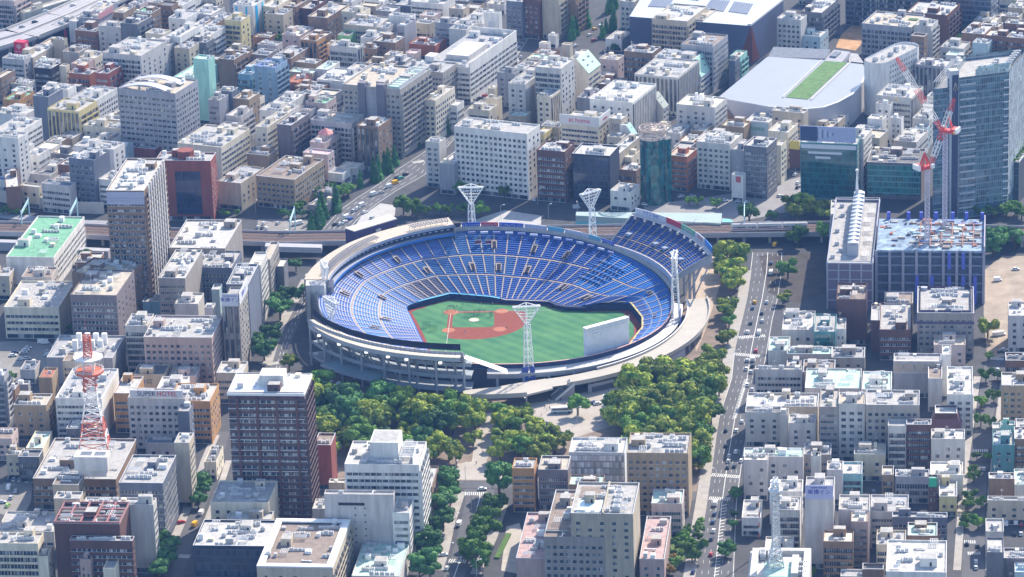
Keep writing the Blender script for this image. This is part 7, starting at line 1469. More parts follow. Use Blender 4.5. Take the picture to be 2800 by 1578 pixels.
# two storey suites on the back left rim with beige deck
su=thing('suite_roof','beige deck and dark two storey suites curving over the back left rim','suites',(SX,SY,0))
zd=lambda a:rimz(a)+3.2
ring('roof_deck',90,zd,103,zd,mat('deck_sand',(.50,.43,.35),.9,.1),104,172,2,su); ring('front_fascia',90,zd,89.6,lambda a:zd(a)-1.4,mat('suite_fascia',(.30,.33,.42),.7,.05),104,172,2,su)
ring('suite_glass',91.5,lambda a:zd(a)-1.4,91.5,lambda a:zd(a)-4.4,mat('suite_dark',(.02,.03,.07),.3,.1),104,172,2,su); ring('suite_ledge',88,lambda a:zd(a)-4.4,91.5,lambda a:zd(a)-4.4,mat('suite_fascia',(.30,.33,.42)),104,172,2,su); ring('blue_fascia',88,lambda a:zd(a)-4.4,88,lambda a:zd(a)-5.8,mat('fascia_blue',(.03,.17,.50),.6,.05),104,172,2,su)
ring('lower_glass',90,lambda a:zd(a)-5.8,90,lambda a:zd(a)-9,mat('suite_dark',(.02,.03,.07)),104,172,2,su); ring('back_wall',103,zd,103,0,conc,104,172,3,su)
for a_,w_ in ((172,0),(104,0)):
    b=MB(); b.add([(*pol(a_,87),zd(a_)-7),(*pol(a_,103),0),(*pol(a_,103),zd(a_)),(*pol(a_,87),zd(a_))],[(0,1,2,3),(3,2,1,0)]); b.obj('end_wall',mat('end_wall_pale',(.38,.38,.42),.7,.05),su)
b=MB(); b.prism([pol(172.2,91),pol(172.2,102),pol(177,101),pol(177,91)],0,24); b.obj('end_block',wallm('lgrey'),su)
for a0,a1 in ((106,120),(134,168)):
    b=MB()
    n=int((a1-a0)/.9)
    for i in range(n):
        a=a0+(a1-a0)*i/n; b.bar((*pol(a,90.5),zd(a)+2.4),(*pol(a,94.5),zd(a)+2.8),.28)
    for r_,dz in ((90.5,2.3),(92.5,2.5),(94.5,2.7)):
        for i in range(14): a=a0+(a1-a0)*i/14; b.bar((*pol(a,r_),zd(a)+dz),(*pol(a+(a1-a0)/14,r_),zd(a)+dz),.16)
    for i in range(8): a=a0+(a1-a0)*i/7; b.bar((*pol(a,92.5),zd(a)),(*pol(a,92.5),zd(a)+2.5),.12)
    b.obj('pergola',mat('pergola_dark',(.22,.22,.25),.7,.1),su)
for i in range(30):
    a=106+i*2.2; MB().box(-.7,.7,-.05,.05,0,.5,0,True).obj('suite_light',mat('suite_pale',(.5,.53,.62),.5,0),su,(*pol(a,91.3),zd(a)-3.2)).rotation_euler=(0,0,R(a-90))
vip=thing('clubhouse','long purple walled clubhouse with pale flat roof behind the stadium rim','building',(0,0,0))
vp=[(x,y) for x,y in [(-90.8,58.4),(-85.4,52.4),(-62.8,71.0),(-66.6,78.9)]]
MB().prism(vp,0,28).obj('wall',mat('clubhouse_purple',(.065,.05,.13),.8,.08),vip); cx_=sum(p[0] for p in vp)/4; cy_=sum(p[1] for p in vp)/4
MB().prism([(cx_+(x-cx_)*1.02,cy_+(y-cy_)*1.03) for x,y in vp],28,28.5).obj('roof',mat('clubhouse_roof',(.52,.49,.44),.9,.08),vip)
for t in (.55,.78,.9):
    p=lerp(vp[1],vp[2],t); o=MB().box(-1.6 if t==.55 else -.7,1.6 if t==.55 else .7,-.9 if t==.55 else -.1,.02,21.5,24.8 if t==.55 else 24,0,True).obj('door' if t==.55 else 'window',mat('door_cream',(.6,.56,.5),.8,0) if t==.55 else dark,vip,(p[0],p[1],1)); o.rotation_euler=(0,0,math.atan2(vp[2][1]-vp[1][1],vp[2][0]-vp[1][0]))
# ramp ring
rp_=thing('ring_ramp','pale curved pedestrian ramp sweeping round the outfield side of the stadium','ramp',(SX,SY,0)); rc_=mat('ramp_pale',(.44,.405,.355),.9,.08,.2)
ring('ramp_deck',102.5,7,114,7,rc_,-76,6,2,rp_); ring('ramp_parapet',114,6.0,114,8.2,rc_,-72,6,2,rp_); ring('ramp_parapet',102.5,6,102.5,8.2,rc_,-60,4,2,rp_); ring('parapet_top',101.9,8.2,102.6,8.2,white,-60,4,2,rp_); ring('parapet_top',113.4,8.2,114.2,8.2,rc_,-72,6,2,rp_)
ring('ramp_underside',102.5,5.9,114,5.9,conc,-76,6,2,rp_); ring('kiosk_wall',103,0,103,5.9,mat('kiosk_dark',(.08,.08,.11),.8,.1),-85,4,3,rp_)
b=MB(); b.prism([pol(-76,102),pol(-76,116),pol(-84,122),pol(-98,121),pol(-99,113),pol(-90,108),pol(-84,104)][::-1],6,7); b.obj('terrace',rc_,rp_)
ring('terrace_parapet',121.6,6,121.6,8.4,rc_,-98,-83,2,rp_)
for i in range(11):
    a=-92+i*9.5; x,y=pol(a,111.5); MB().box(x-.5,x+.5,y-.5,y+.5,0,6).obj('pillar',conc,rp_)
stp=thing('ramp_stair','grey staircase with pale balustrades running down from the ramp to the plaza','stairs',(0,0,0))
p=Vector((29.0,-132.7)); q=Vector((18.9,-136.3)); d_=(q-p); L_=d_.length; n_=Vector((-d_.y,d_.x)).normalized()*3.2; b=MB(); g2=MB()
for i in range(22):
    a,c_=p+d_*(i/22),p+d_*((i+1)/22); z=7-7*i/22; b.prism([tuple(a-n_),tuple(c_-n_),tuple(c_+n_),tuple(a+n_)],0,z)
b.obj('steps',mat('stair_grey',(.30,.27,.28),.9,.1),stp)
for s_ in (-1,1):
    g2.add([(*(p+n_*s_),7),(*(q+n_*s_),0),(*(q+n_*s_),1.3),(*(p+n_*s_),8.3),(*(p+n_*s_*1.1),7),(*(q+n_*s_*1.1),0),(*(q+n_*s_*1.1),1.3),(*(p+n_*s_*1.1),8.3)],[(0,1,2,3),(7,6,5,4),(3,2,6,7)])
g2.obj('balustrade',lgrey,stp)
kio=thing('ticket_gate','low grey ticket gate building under the ramp','building',(SX,SY,0))
ring('wall',113.2,0,113.2,4.6,mat('gate_grey',(.36,.36,.40),.8,.1),-66,-52,2,kio); ring('wall',113.2,0,113.2,5.4,mat('gate_grey',(.36,.36,.40)),-44,-30,2,kio); ring('shutter',113.5,.3,113.5,3,mat('shutter_dark',(.10,.11,.14),.7,.1),-65,-53,2,kio); ring('roof',104,5.2,113.6,5.2,conc,-66,-30,2,kio)
# small plaza things
for (x,y),lab in (((23.1,-154.6),'long white and blue tour bus parked on the plaza'),):
    bu=thing('bus',lab,'bus',(x,y,.03),R(3)); MB().box(-5.5,5.5,-1.25,1.25,.4,3.2,0,True).obj('body',PAINT['white'],bu); MB().box(-5,5,-1.29,1.29,1.7,2.6,0,True).obj('window_band',glassm(),bu); MB().box(-5.5,5.5,-1.28,1.28,.5,.9,0,True).obj('stripe',mat('bus_teal',(.05,.35,.45),.4,0),bu)
    for xx in (-3.6,3.4):
        for yy in (-1.15,1.15):
            o=mobj('wheel',whm,bu,(xx,yy,.45)); o.rotation_euler=(R(90),0,0); o.scale=(1.4,1.4,1.4)
PL_=[(8.1,-153.3),(9.5,-154.4),(12.6,-158.6),(16.6,-140.1),(17.0,-150.1),(14.6,-148.4),(15.4,-152.5),(54.3,-123.3),(55.1,-126.4),(47.5,-130.3),(81.6,-138.4),(46.9,-122.6),(22.8,-138.6),(-20.3,-218.9),(-17.0,-205.1)]
for i,(x,y) in enumerate(PL_): person((x,y),'person walking on the plaza or park path below the stadium, number %s of those seen'%'one two three four five six seven eight nine ten eleven twelve thirteen fourteen fifteen sixteen'.split()[i] if False else ('person in %s walking %s'%(('black','navy','grey','white')[i%4],('by the ramp stair foot, leftmost','by the ramp stair foot, right of the leftmost','left of the tour bus','beside the foot of the ramp stair','right beside the ramp stair foot','just behind the ramp stair foot','below the ramp stair foot','before the ticket gate','before the ticket gate, rightmost','just below the ticket gate','far right of the plaza near the grove','on the plaza before the gate shutter','on the middle of the plaza','on the park entrance square','on the park path above the entrance')[i])),('black','navy','grey','white')[i%4],('navy','black')[i%2],.03,'people walking on the plaza')

# ---------------- special buildings
def shell(name,label,polyg,h,wall,roof,cat='building',base=0,cap=.0):
    root=thing(name,label,cat,(0,0,0)); MB().prism(polyg,base,h).obj('wall',wall,root) if False else MB().prism(polyg,base,h,cap=False).obj('wall',wall,root)
    MB().sheet(polyg,h-.0).obj('roof',roof,root); return root
def facegrid(root,p,q,z0,z1,nx,nz,fw,fh_,style='window',out=.06,m_=None,limit=100):
    """windows along the wall from p to q"""
    p=Vector(p); q=Vector(q); d_=q-p; L=d_.length; ang=math.atan2(d_.y,d_.x); k=0; extra=MB()
    for j in range(nz):
        z=z1-(z1-z0)*(j+.5)/nz
        for i in range(nx):
            c_=p+d_*((i+.5)/nx); k+=1
            if k<=limit:
                o=mobj(style,WIN,root,(c_.x,c_.y,z),ang,(L/nx*fw,.3,(z1-z0)/nz*fh_))
            else:
                u_=d_.normalized()*(L/nx*fw/2); n_=Vector((u_.y,-u_.x)).normalized()*.15; hh=(z1-z0)/nz*fh_/2
                extra.add([(*(c_-u_+n_),z-hh),(*(c_+u_+n_),z-hh),(*(c_+u_+n_),z+hh),(*(c_-u_+n_),z+hh)],[(0,1,2,3)])
    if extra.v: tag(extra.obj(style+'s',glassm(),root),kind='stuff')
# arena with green strip
ARH=19
ar=[(129.6,305.9),(158.7,284.7),(181.4,277.1),(191.5,278.9),(201.1,288.2),(211.4,303.5),(218.6,322.5),(223.2,342.8),(224.5,355.9),(224.0,365.4),(201.7,376.7),(165.8,388.9)]
a_=thing('arena','wide grey roofed arena with a green planted strip across its roof','arena',(0,0,0))
MB().prism(ar,0,ARH,cap=False).obj('wall',mat('arena_wall',(.46,.46,.50),.4,.06,.1),a_)
MB().sheet(ar,ARH+.0).obj('roof',mat('arena_roof',(.28,.29,.32),.35,.05,.1),a_)
MB().sheet([(200.8,374.9),(214.6,370.1),(183.8,295.8),(170.7,301.8)],ARH+.25).obj('roof_garden',mat('arena_green',(.115,.21,.075),.95,.35,.25),a_)
for A_,B2 in (((199.1,376.4),(168.9,301.6)),((216.4,369.6),(185.5,294.5))):
    MB().bar((A_[0],A_[1],19.3),(B2[0],B2[1],19.3),.5).obj('gutter',lgrey,a_)
b=MB()
for i in range(3,8): b.bar((*ar[i],ARH),(*ar[i+1],ARH),.55,n=6)
b.bar((*ar[1],ARH),(*ar[2],ARH),.4); b.bar((*ar[2],ARH),(*ar[3],ARH),.5); b.obj('rim',white,a_)
ah=shell('annex_hall','long low hall with dark blue roof behind the arena',[(167.3,404.6),(203.4,397.2),(207.9,417.0),(172.4,426.8)],14,mat('wall_grey',WC['grey']),roofm('slate'))
sk=thing('skylight_hall','grey block with skylights joined behind the arena garden','building',(0,0,0)); MB().prism([(200.6,381.1),(211.3,376.7),(219.2,399.9),(209.3,405.9)],0,17).obj('wall',wallm('grey'),sk); MB().prism([(205.1,390.1),(208.8,387.3),(213.1,397.2),(209.6,399.3)],17,18).obj('skylight',roofm('slate'),sk)
ag=shell('curved_annex','grey annex with curved white edge behind the arena',[(217.0,389.2),(226.3,384.9),(224.3,405.3),(219.9,407.4)],14,wallm('dgrey'),roofm('grey'))
# dark hall with solar roof
dh=thing('exhibition_hall','huge dark navy walled hall with white roof and solar panels at the top','hall',(0,0,0)); HZ=27
dp=[(81.8,462.6),(158.6,431.5),(183.5,487.5),(184.7,542.5),(105.5,570.6)]
MB().prism(dp,0,HZ,cap=False).obj('wall',mat('hall_navy',(.075,.09,.15),.8,.08,.1),dh); MB().sheet(dp,HZ).obj('roof',mat('hall_roof',(.42,.46,.48),.6,.08,.05),dh)
for x0,x1,x2,x3 in ((1788,1770,1840,1826),(1868,1852,1922,1912),(1937,1924,1990,1985),(2010,1995,2062,2046)):
    o=MB().sheet([(94.6,484.6),(108.8,480.3),(113.3,503.3),(100.2,506.7)],HZ+.4) if False else None
SPN=[((94.8,483.7),(108.5,479.5),(113.5,503.3),(99.6,505.0)),((114.4,501.4),(128.6,493.6),(133.0,511.5),(120.0,517.6)),((130.8,473.3),(143.4,465.8),(149.2,490.2),(136.8,495.2)),((146.2,465.5),(158.3,458.0),(163.6,480.6),(151.5,488.2))]
for P4 in SPN:
    n=8
    for i in range(n):
        a,b_=lerp(P4[0],P4[1],i/n),lerp(P4[0],P4[1],(i+.75)/n); c_,d2=lerp(P4[3],P4[2],(i+.75)/n),lerp(P4[3],P4[2],i/n)
        MB().prism([a,b_,c_,d2],HZ+.1,HZ+.5).obj('solar_panel',mat('solar_blue',(.10,.12,.20),.4,.05),dh)
MB().prism([lerp(dp[1],dp[0],.0),lerp(dp[1],dp[0],.03),lerp(dp[2],dp[3],.03),dp[2]][::-1],HZ,HZ+1.2).obj('roof_edge',lgrey,dh)
c0=Vector(dp[1]); b=MB(); dl_=(Vector(dp[0])-c0).normalized(); dr_=(Vector(dp[2])-c0).normalized(); nl=Vector((dl_.y*-1,dl_.x))*-1; 
o1=Vector((0,-.4)); o2=Vector((.4,-.1))
b.add([(*(c0+o1),HZ-.3),(*(c0+o1+dl_*10),2),(*(c0+o1),2)],[(0,1,2),(2,1,0)]); b.add([(*(c0+o2),HZ-.3),(*(c0+o2+dr_*14),2),(*(c0+o2),2)],[(0,1,2),(2,1,0)]); b.obj('corner_panel',mat('corner_rust',(.26,.08,.06),.8,.1),dh)
# oval white tower
ov=thing('oval_tower','white rounded ended tower with rows of paired windows next to the arena','tower block',(0,0,0)); OH=34
oa=Vector((229.2,325.2)); ob=Vector((249.2,352.9)); dv=(ob-oa).normalized(); nv=Vector((dv.y,-dv.x)); rd=8.3; pts=[]
for i in range(13):
    t=math.pi*i/12; pts.append(tuple(oa-dv*math.sin(t)*rd*1.0+nv*math.cos(t)*-rd))
for i in range(13):
    t=math.pi*i/12; pts.append(tuple(ob+dv*math.sin(t)*rd+nv*math.cos(t)*rd))
MB().prism(pts,0,OH,cap=False).obj('wall',wallm('white'),ov); cen=(oa+ob)/2
MB().sheet([tuple(cen+(Vector(p)-cen)*.97) for p in pts],OH-1).obj('roof',roofm('lgrey'),ov); MB().prism([tuple(cen+(Vector(p)-cen)*.955) for p in pts][::-1],OH-1,OH,cap=False).obj('parapet',white,ov)
facegrid(ov,tuple(oa+nv*rd),tuple(ob+nv*rd),4,OH-2,12,8,.34,.36)
for i in range(9):
    c_=oa+(ob-oa)*(i/8); o=mobj('air_conditioner',AC2 if i%3==0 else AC,ov,(c_.x+(i%2)*3-1.5,c_.y,OH-1),math.atan2(dv.y,dv.x)); 
# tall glass tower
gt=thing('glass_tower','tall pale blue glass office tower with dark shaft and roof machines at the right','tower block',(0,0,0)); GH=84
g0=Vector((248.3,118.7)); g1=Vector((283.6,128.8)); g2=Vector((299.5,173.2)); gx=Vector((258.9,125.2)); eD=(g2-g1); g3=g0+eD
cg=curtainm('glass_tower_front',(.075,.14,.17),(.26,.31,.36),1.6,3.9,.13,.16); cr2=curtainm('glass_tower_side',(.30,.37,.42),(.42,.47,.50),1.6,3.9,.10,.12,.2)
MB().prism([tuple(v) for v in (g0,g1,g2,g3)],0,GH,cap=False).obj('wall',cg,gt)
n_=Vector((eD.y,-eD.x)).normalized()*.3; b=MB(); b.add([(*(g1+n_),10),(*(g2+n_),10),(*(g2+n_),GH),(*(g1+n_),GH)],[(0,1,2,3)]); b.obj('side_glass',cr2,gt)
MB().sheet([tuple(v) for v in (g0,g1,g2,g3)],GH-3).obj('roof',roofm('lgrey'),gt)
fD=(g1-g0); fn=Vector((fD.y,-fD.x)).normalized()
s0=g0+fD*.05+fn*.0; b=MB(); b.prism([tuple(g0+fD*.02+fn*2),tuple(g0+fD*.16+fn*2),tuple(g0+fD*.16-fn*3),tuple(g0+fD*.02-fn*3)],0,GH+5); b.obj('shaft',mat('shaft_white',(.50,.52,.55),.6,.05),gt)
MB().prism([tuple(g0+fD*.045+fn*2.2),tuple(g0+fD*.15+fn*2.2),tuple(g0+fD*.15+fn*2),tuple(g0+fD*.045+fn*2)],2,GH+2.5).obj('dark_panel',mat('shaft_navy',(.035,.045,.10),.5,.05),gt)
b=MB(); c_=g0+fD*.098+fn*2.3
for s_,a,e in ((0,0,2.2),(1.1,-.2,1.5),(-1.1,-.2,1.5),(0,-1.2,.2)):
    ux=fD.normalized(); p_=c_+ux*s_; b.bar((*p_,GH-6+a),(*(c_+ux*s_*.3),GH-4+e),.22)
b.obj('emblem',mat('emblem_gold',(.55,.50,.36),.5,0),gt)
for i in range(18):
    z=6+i*4.3; a,b_=g0+fD*.2+fn*.35,g0+fD*.46+fn*.35; MB().prism([tuple(a),tuple(b_),tuple(b_-fn*.3),tuple(a-fn*.3)],z,z+.9).obj('floor_ledge',lgrey,gt)
    a,b_=g1-fD*.08+fn*.5,g1+fn*.5; MB().prism([tuple(a),tuple(b_),tuple(b_+eD.normalized()*2),tuple(a+eD.normalized()*2)],z,z+.5).obj('corner_fin',white,gt)
for i in range(9): c_=g1+(g2-g1)*(.15+i*.1)-fD*.14; mobj('cooling_unit',AC2,gt,(c_.x,c_.y,GH-3),math.atan2(fD.y,fD.x),(1.6,.7,1.1))
for i in range(5): c_=g1+(g2-g1)*(.2+i*.13)-fD*.42; mobj('air_conditioner',AC,gt,(c_.x,c_.y,GH-3),.2,(1.6,1.6,1.6))
b=MB(); b.prism([tuple(g0+fD*.45),tuple(g1),tuple(g1+eD*.15),tuple(g0+fD*.45+eD*.15)],GH,GH+3.5,cap=False); b.obj('screen_wall',curtainm('roof_screen',(.35,.47,.47),(.5,.53,.53),1.2,2,.2,.2,.2),gt)
lw=thing('glass_wing','lower glass wing attached left of the tall tower','tower block',(0,0,0)); l0=g0-fD*.24; MB().prism([tuple(l0),tuple(g0),tuple(g3),tuple(l0+eD)],0,GH-5,cap=False).obj('wall',curtainm('glass_wing_front',(.07,.13,.17),(.22,.27,.33),1.6,3.6,.12,.18),lw); MB().sheet([tuple(l0),tuple(g0),tuple(g3),tuple(l0+eD)],GH-7).obj('roof',roofm('grey'),lw)
b=MB()
for i in range(6): p_=l0+fD*.04*i; b.bar((*p_,GH-5),(*p_,GH-1),.15); b.bar((*p_,GH-1),(*(p_+eD),GH-1),.15)
b.obj('roof_screen',lgrey,lw)
pd=thing('podium','dark glass podium with planted terrace at the foot of the glass tower','building',(0,0,0)); q0,q1=Vector((267.3,152.8)),Vector((292.1,143.4)); q2=Vector((306.2,179.3)); q3=q0+(q2-q1)
MB().prism([tuple(v) for v in (q0,q1,q2,q3)],0,25).obj('wall',curtainm('podium_glass',(.03,.055,.075),(.10,.12,.16),2.2,4.2,.08,.1),pd); MB().prism([tuple(v) for v in (q0+fn*.6,q1+fn*.6,q2,q3)],25,25.8).obj('terrace_edge',lgrey,pd)
for i in range(16): c_=q1+(q2-q1)*(i/16)-fD*.05*(1+i%3); mobj('planting',CR['b'][i%4],pd,(c_.x,c_.y,26.8),i,(2.0,2.0,1.4))
# round green glass tower
rg=thing('round_glass_tower','emerald mirrored round glass tower with ringed metal roof','tower block',(*(83.8,168.9),0))
MB().cyl(0,0,0,39,7.4,n=28,cap=False).obj('wall',curtainm('emerald_glass',(.012,.10,.10),(.02,.06,.08),2.6,3.5,.06,.08,.04),rg); MB().cyl(6.5,2.5,0,38,4.5,n=20,cap=False).obj('side_cylinder',curtainm('emerald_glass',(.02,.17,.16)),rg)
b=MB(); b.cyl(0,0,38.9,39,7.4,n=28); b.cyl(6.5,2.5,37.9,38,4.5,n=20); b.obj('roof',roofm('dgrey'),rg)
b=MB()
for i in range(24):
    a=2*math.pi*i/24; a2=2*math.pi*(i+1)/24
    for z in (40.5,44.5,45.3): b.bar((math.cos(a)*7.6,math.sin(a)*7.6,z),(math.cos(a2)*7.6,math.sin(a2)*7.6,z),.28)
    b.bar((math.cos(a)*7.3,math.sin(a)*7.3,39),(math.cos(a)*7.6,math.sin(a)*7.6,45.3),.14)
    if i%3==0: b.bar((math.cos(a)*7.6,math.sin(a)*7.6,45.2),(0,0,45.6),.22)
for i in range(16):
    a=2*math.pi*i/16; a2=2*math.pi*(i+1)/16; b.bar((math.cos(a)*4.5,math.sin(a)*4.5,45.4),(math.cos(a2)*4.5,math.sin(a2)*4.5,45.4),.2)
b.obj('roof_ring',mat('ring_pink_beige',(.52,.42,.38),.7,.1),rg)
# construction building and cranes
cn=thing('building_under_construction','concrete frame building under construction with blue posts and cluttered deck','construction site',(0,0,0)); CH=30
k0,k1=Vector((195.3,-11.4)),Vector((252.0,-18.2)); k2=Vector((258.6,32.5)); k3=k0+(k2-k1); kd=k1-k0; ke=k2-k1; kf=Vector((kd.y,-kd.x)).normalized()
MB().prism([tuple(v) for v in (k0-kf*1.5,k1-kf*1.5,k2,k3)],0,CH-1).obj('core',mat('site_dark',(.09,.11,.17),.9,.25,.3),cn)
for z in (6,11,16,21,26): MB().prism([tuple(v) for v in (k0,k1,k2,k3)],z,z+.9).obj('floor_slab',mat('site_slab',(.20,.23,.32),.9,.15),cn)
MB().prism([tuple(v) for v in (k0,k1,k2,k3)],CH-1.2,CH).obj('deck',mat('site_deck',(.24,.33,.45),.7,.8,.25),cn)
for i in range(9):
    p_=k0+kd*(i/8)+kf*.3; MB().box(p_.x-.7,p_.x+.7,p_.y-.5,p_.y+.5,0,CH).obj('column',mat('site_column',(.30,.30,.37),.8,.1),cn)
for i,t in enumerate((.09,.28,.4,.54,.70,.83,.98)):
    p_=k3+kd*t-kf*-.0; MB().box(p_.x-.9,p_.x+.9,p_.y-.9,p_.y+.9,CH,CH+4).obj('blue_post',mat('site_blue',(.09,.12,.50),.6,.05),cn)
for t in (.38,.52,.68,.81,.92):
    p_=k0+kd*t+kf*1.2; MB().box(p_.x-1,p_.x+1,p_.y-.3,p_.y+.3,0,16).obj('blue_post',mat('site_blue',(.09,.12,.50)),cn)
for t in (.68,.81):
    p_=k0+kd*t+kf*1.2; MB().box(p_.x-.9,p_.x+.9,p_.y-.3,p_.y+.3,20,29).obj('blue_post',mat('site_blue',(.09,.12,.50)),cn)
q_=random.Random(5)
for i in range(120):
    a,b_=q_.random(),q_.random(); p_=k0+kd*(.04+.92*a)+ke*(.06+.86*b_); s1,s2=q_.uniform(1,5),q_.uniform(.8,3.5); c_=q_.choice(['white','lgrey','lgrey','slate','slate','cyan','brown','rust','blue'])
    if a<.28 and q_.random()<.6: continue
    o=MB().box(-s1/2,s1/2,-s2/2,s2/2,0,q_.uniform(.2,1.3)).obj('material_stack',roofm(c_),cn,(p_.x,p_.y,CH)); o.rotation_euler=(0,0,math.atan2(kd.y,kd.x))
for i in range(6):
    p_=k0+kd*(.4+.1*i)+ke*.1; r_=k0+kd*(.4+.1*i)+ke*.9; MB().bar((p_.x,p_.y,CH+.5),(r_.x,r_.y,CH+.5),.35).obj('steel_beam',mat('rust_steel',(.32,.16,.11),.8,.1),cn)
for i in range(4):
    p_=k0+kd*.36+ke*(.2+.2*i); r_=k0+kd*.98+ke*(.2+.2*i); MB().bar((p_.x,p_.y,CH+.55),(r_.x,r_.y,CH+.55),.35).obj('steel_beam',mat('rust_steel',(.32,.16,.11)),cn)
MB().prism([tuple(k1+kf*.5),tuple(k1+kf*.5+kd.normalized()*.6),tuple(k2+kd.normalized()*.6),tuple(k2)],0,CH+2.5).obj('scaffold_sheet',mat('scaffold_grey',(.36,.35,.42),.8,.2,.5),cn)
# roof spine building with spire
ms=thing('spine_roofed_hall','grey framed hall with a long ribbed metal spine on its roof','building',(0,0,0)); MH=26
n0,n1=Vector((168.5,-17.9)),Vector((192.4,-21.4)); n2=Vector((206.4,82.6)); n3=n0+(n2-n1); nd=n1-n0; ne=n2-n1; nf=Vector((nd.y,-nd.x)).normalized()
MB().prism([tuple(v) for v in (n0,n1,n2,n3)],0,MH,cap=False).obj('wall',mat('hall_maroon_grey',(.17,.14,.20),.85,.08),ms); MB().sheet([tuple(v) for v in (n0,n1,n2,n3)],MH-1).obj('roof',roofm('lgrey'),ms)
b=MB()
for a,c_ in ((n0,n1),(n1,n2),(n2,n3),(n3,n0)): b.bar((*a,MH+1.2),(*c_,MH+1.2),.25); b.bar((*a,MH),(*c_,MH),.5)
for i in range(5): p_=n0+nd*(i/4)+nf*.2; b.box(p_.x-.4,p_.x+.4,p_.y-.3,p_.y+.3,0,MH)
for z in (5,11,17,22): b.bar((*(n0+nf*.2),z),(*(n1+nf*.2),z),.35)
b.obj('frame',mat('frame_grey',(.36,.37,.43),.7,.08),ms)
s0=n0+nd*.42+ne*.13; s1=n0+nd*.66+ne*.13; s2=n0+nd*.60+ne*.98; s3=n0+nd*.36+ne*.98
MB().prism([tuple(s0),tuple(s1),tuple(s1+(ne*.85)),tuple(s0+(ne*.85))],MH-1,MH+5.5,cap=False).obj('spine_wall',mat('spine_grey',(.40,.41,.46),.6,.08),ms); b=MB(); m0=(s0+s1)/2
b.add([(*s0,MH+5.5),(*s1,MH+5.5),(*m0,MH+6.6),(*(s0+ne*.85),MH+5.5),(*(s1+ne*.85),MH+5.5),(*(m0+ne*.85),MH+6.6)],[(0,1,2),(0,2,5,3),(2,1,4,5),(4,3,5)]); b.obj('spine_roof',mat('spine_metal',(.52,.55,.60),.4,.08),ms)
for i in range(14):
    p_=s0+ne*(.85*i/14)+nd*.05; MB().prism([tuple(s0+ne*(.85*i/14)),tuple(s1+ne*(.85*i/14)),tuple(s1+ne*(.85*i/14+.006)),tuple(s0+ne*(.85*i/14+.006))],MH+5.4,MH+6.8).obj('rib',lgrey,ms)
for a,b_ in ((.82,.12),(.85,.35),(.8,.5),(.78,.65),(.86,.8)): 
    p_=n0+nd*a+ne*b_; mobj('pipe_rack',RACK,ms,(p_.x,p_.y,MH-1),1.5,(1.2,1,1))
for a,b_ in ((.1,.1),(.15,.3),(.12,.5),(.2,.75),(.15,.9),(.25,.2)):
    p_=n0+nd*a+ne*b_; mobj('air_conditioner',AC,ms,(p_.x,p_.y,MH-1),.1,(1.3,1.3,1.2))
sp2=thing('spire','slim tapering white spire at the end of the ribbed spine roof','spire',(*(193.2,76.6),MH)); MB().cyl(0,0,0,9,1.3,.8,n=8).obj('base',lgrey,sp2); b=MB(); b.cyl(0,0,9,20,.8,.25,n=8); b.cyl(0,0,19.5,20.5,.9,.7,n=8); b.obj('needle',white,sp2)
def lattice(b,x0,z0,z1,h0,h1,n,r_=.12,mi=lambda i:0,cx=0,cy=0):
    for i in range(n):
        za,zb=z0+(z1-z0)*i/n,z0+(z1-z0)*(i+1)/n; ka,kb=h0+(h1-h0)*i/n,h0+(h1-h0)*(i+1)/n; c4=((-1,-1),(1,-1),(1,1),(-1,1))
        for j in range(4):
            p,q=c4[j],c4[(j+1)%4]; m_=mi(i)
            b.bar((cx+p[0]*ka,cy+p[1]*ka,za),(cx+p[0]*kb,cy+p[1]*kb,zb),r_*1.5,m_); b.bar((cx+p[0]*ka,cy+p[1]*ka,za),(cx+q[0]*kb,cy+q[1]*kb,zb),r_,m_); b.bar((cx+q[0]*ka,cy+q[1]*ka,za),(cx+p[0]*kb,cy+p[1]*kb,zb),r_,m_); b.bar((cx+p[0]*kb,cy+p[1]*kb,zb),(cx+q[0]*kb,cy+q[1]*kb,zb),r_,m_)
redp=mat('crane_red',(.62,.05,.04),.5,.05)
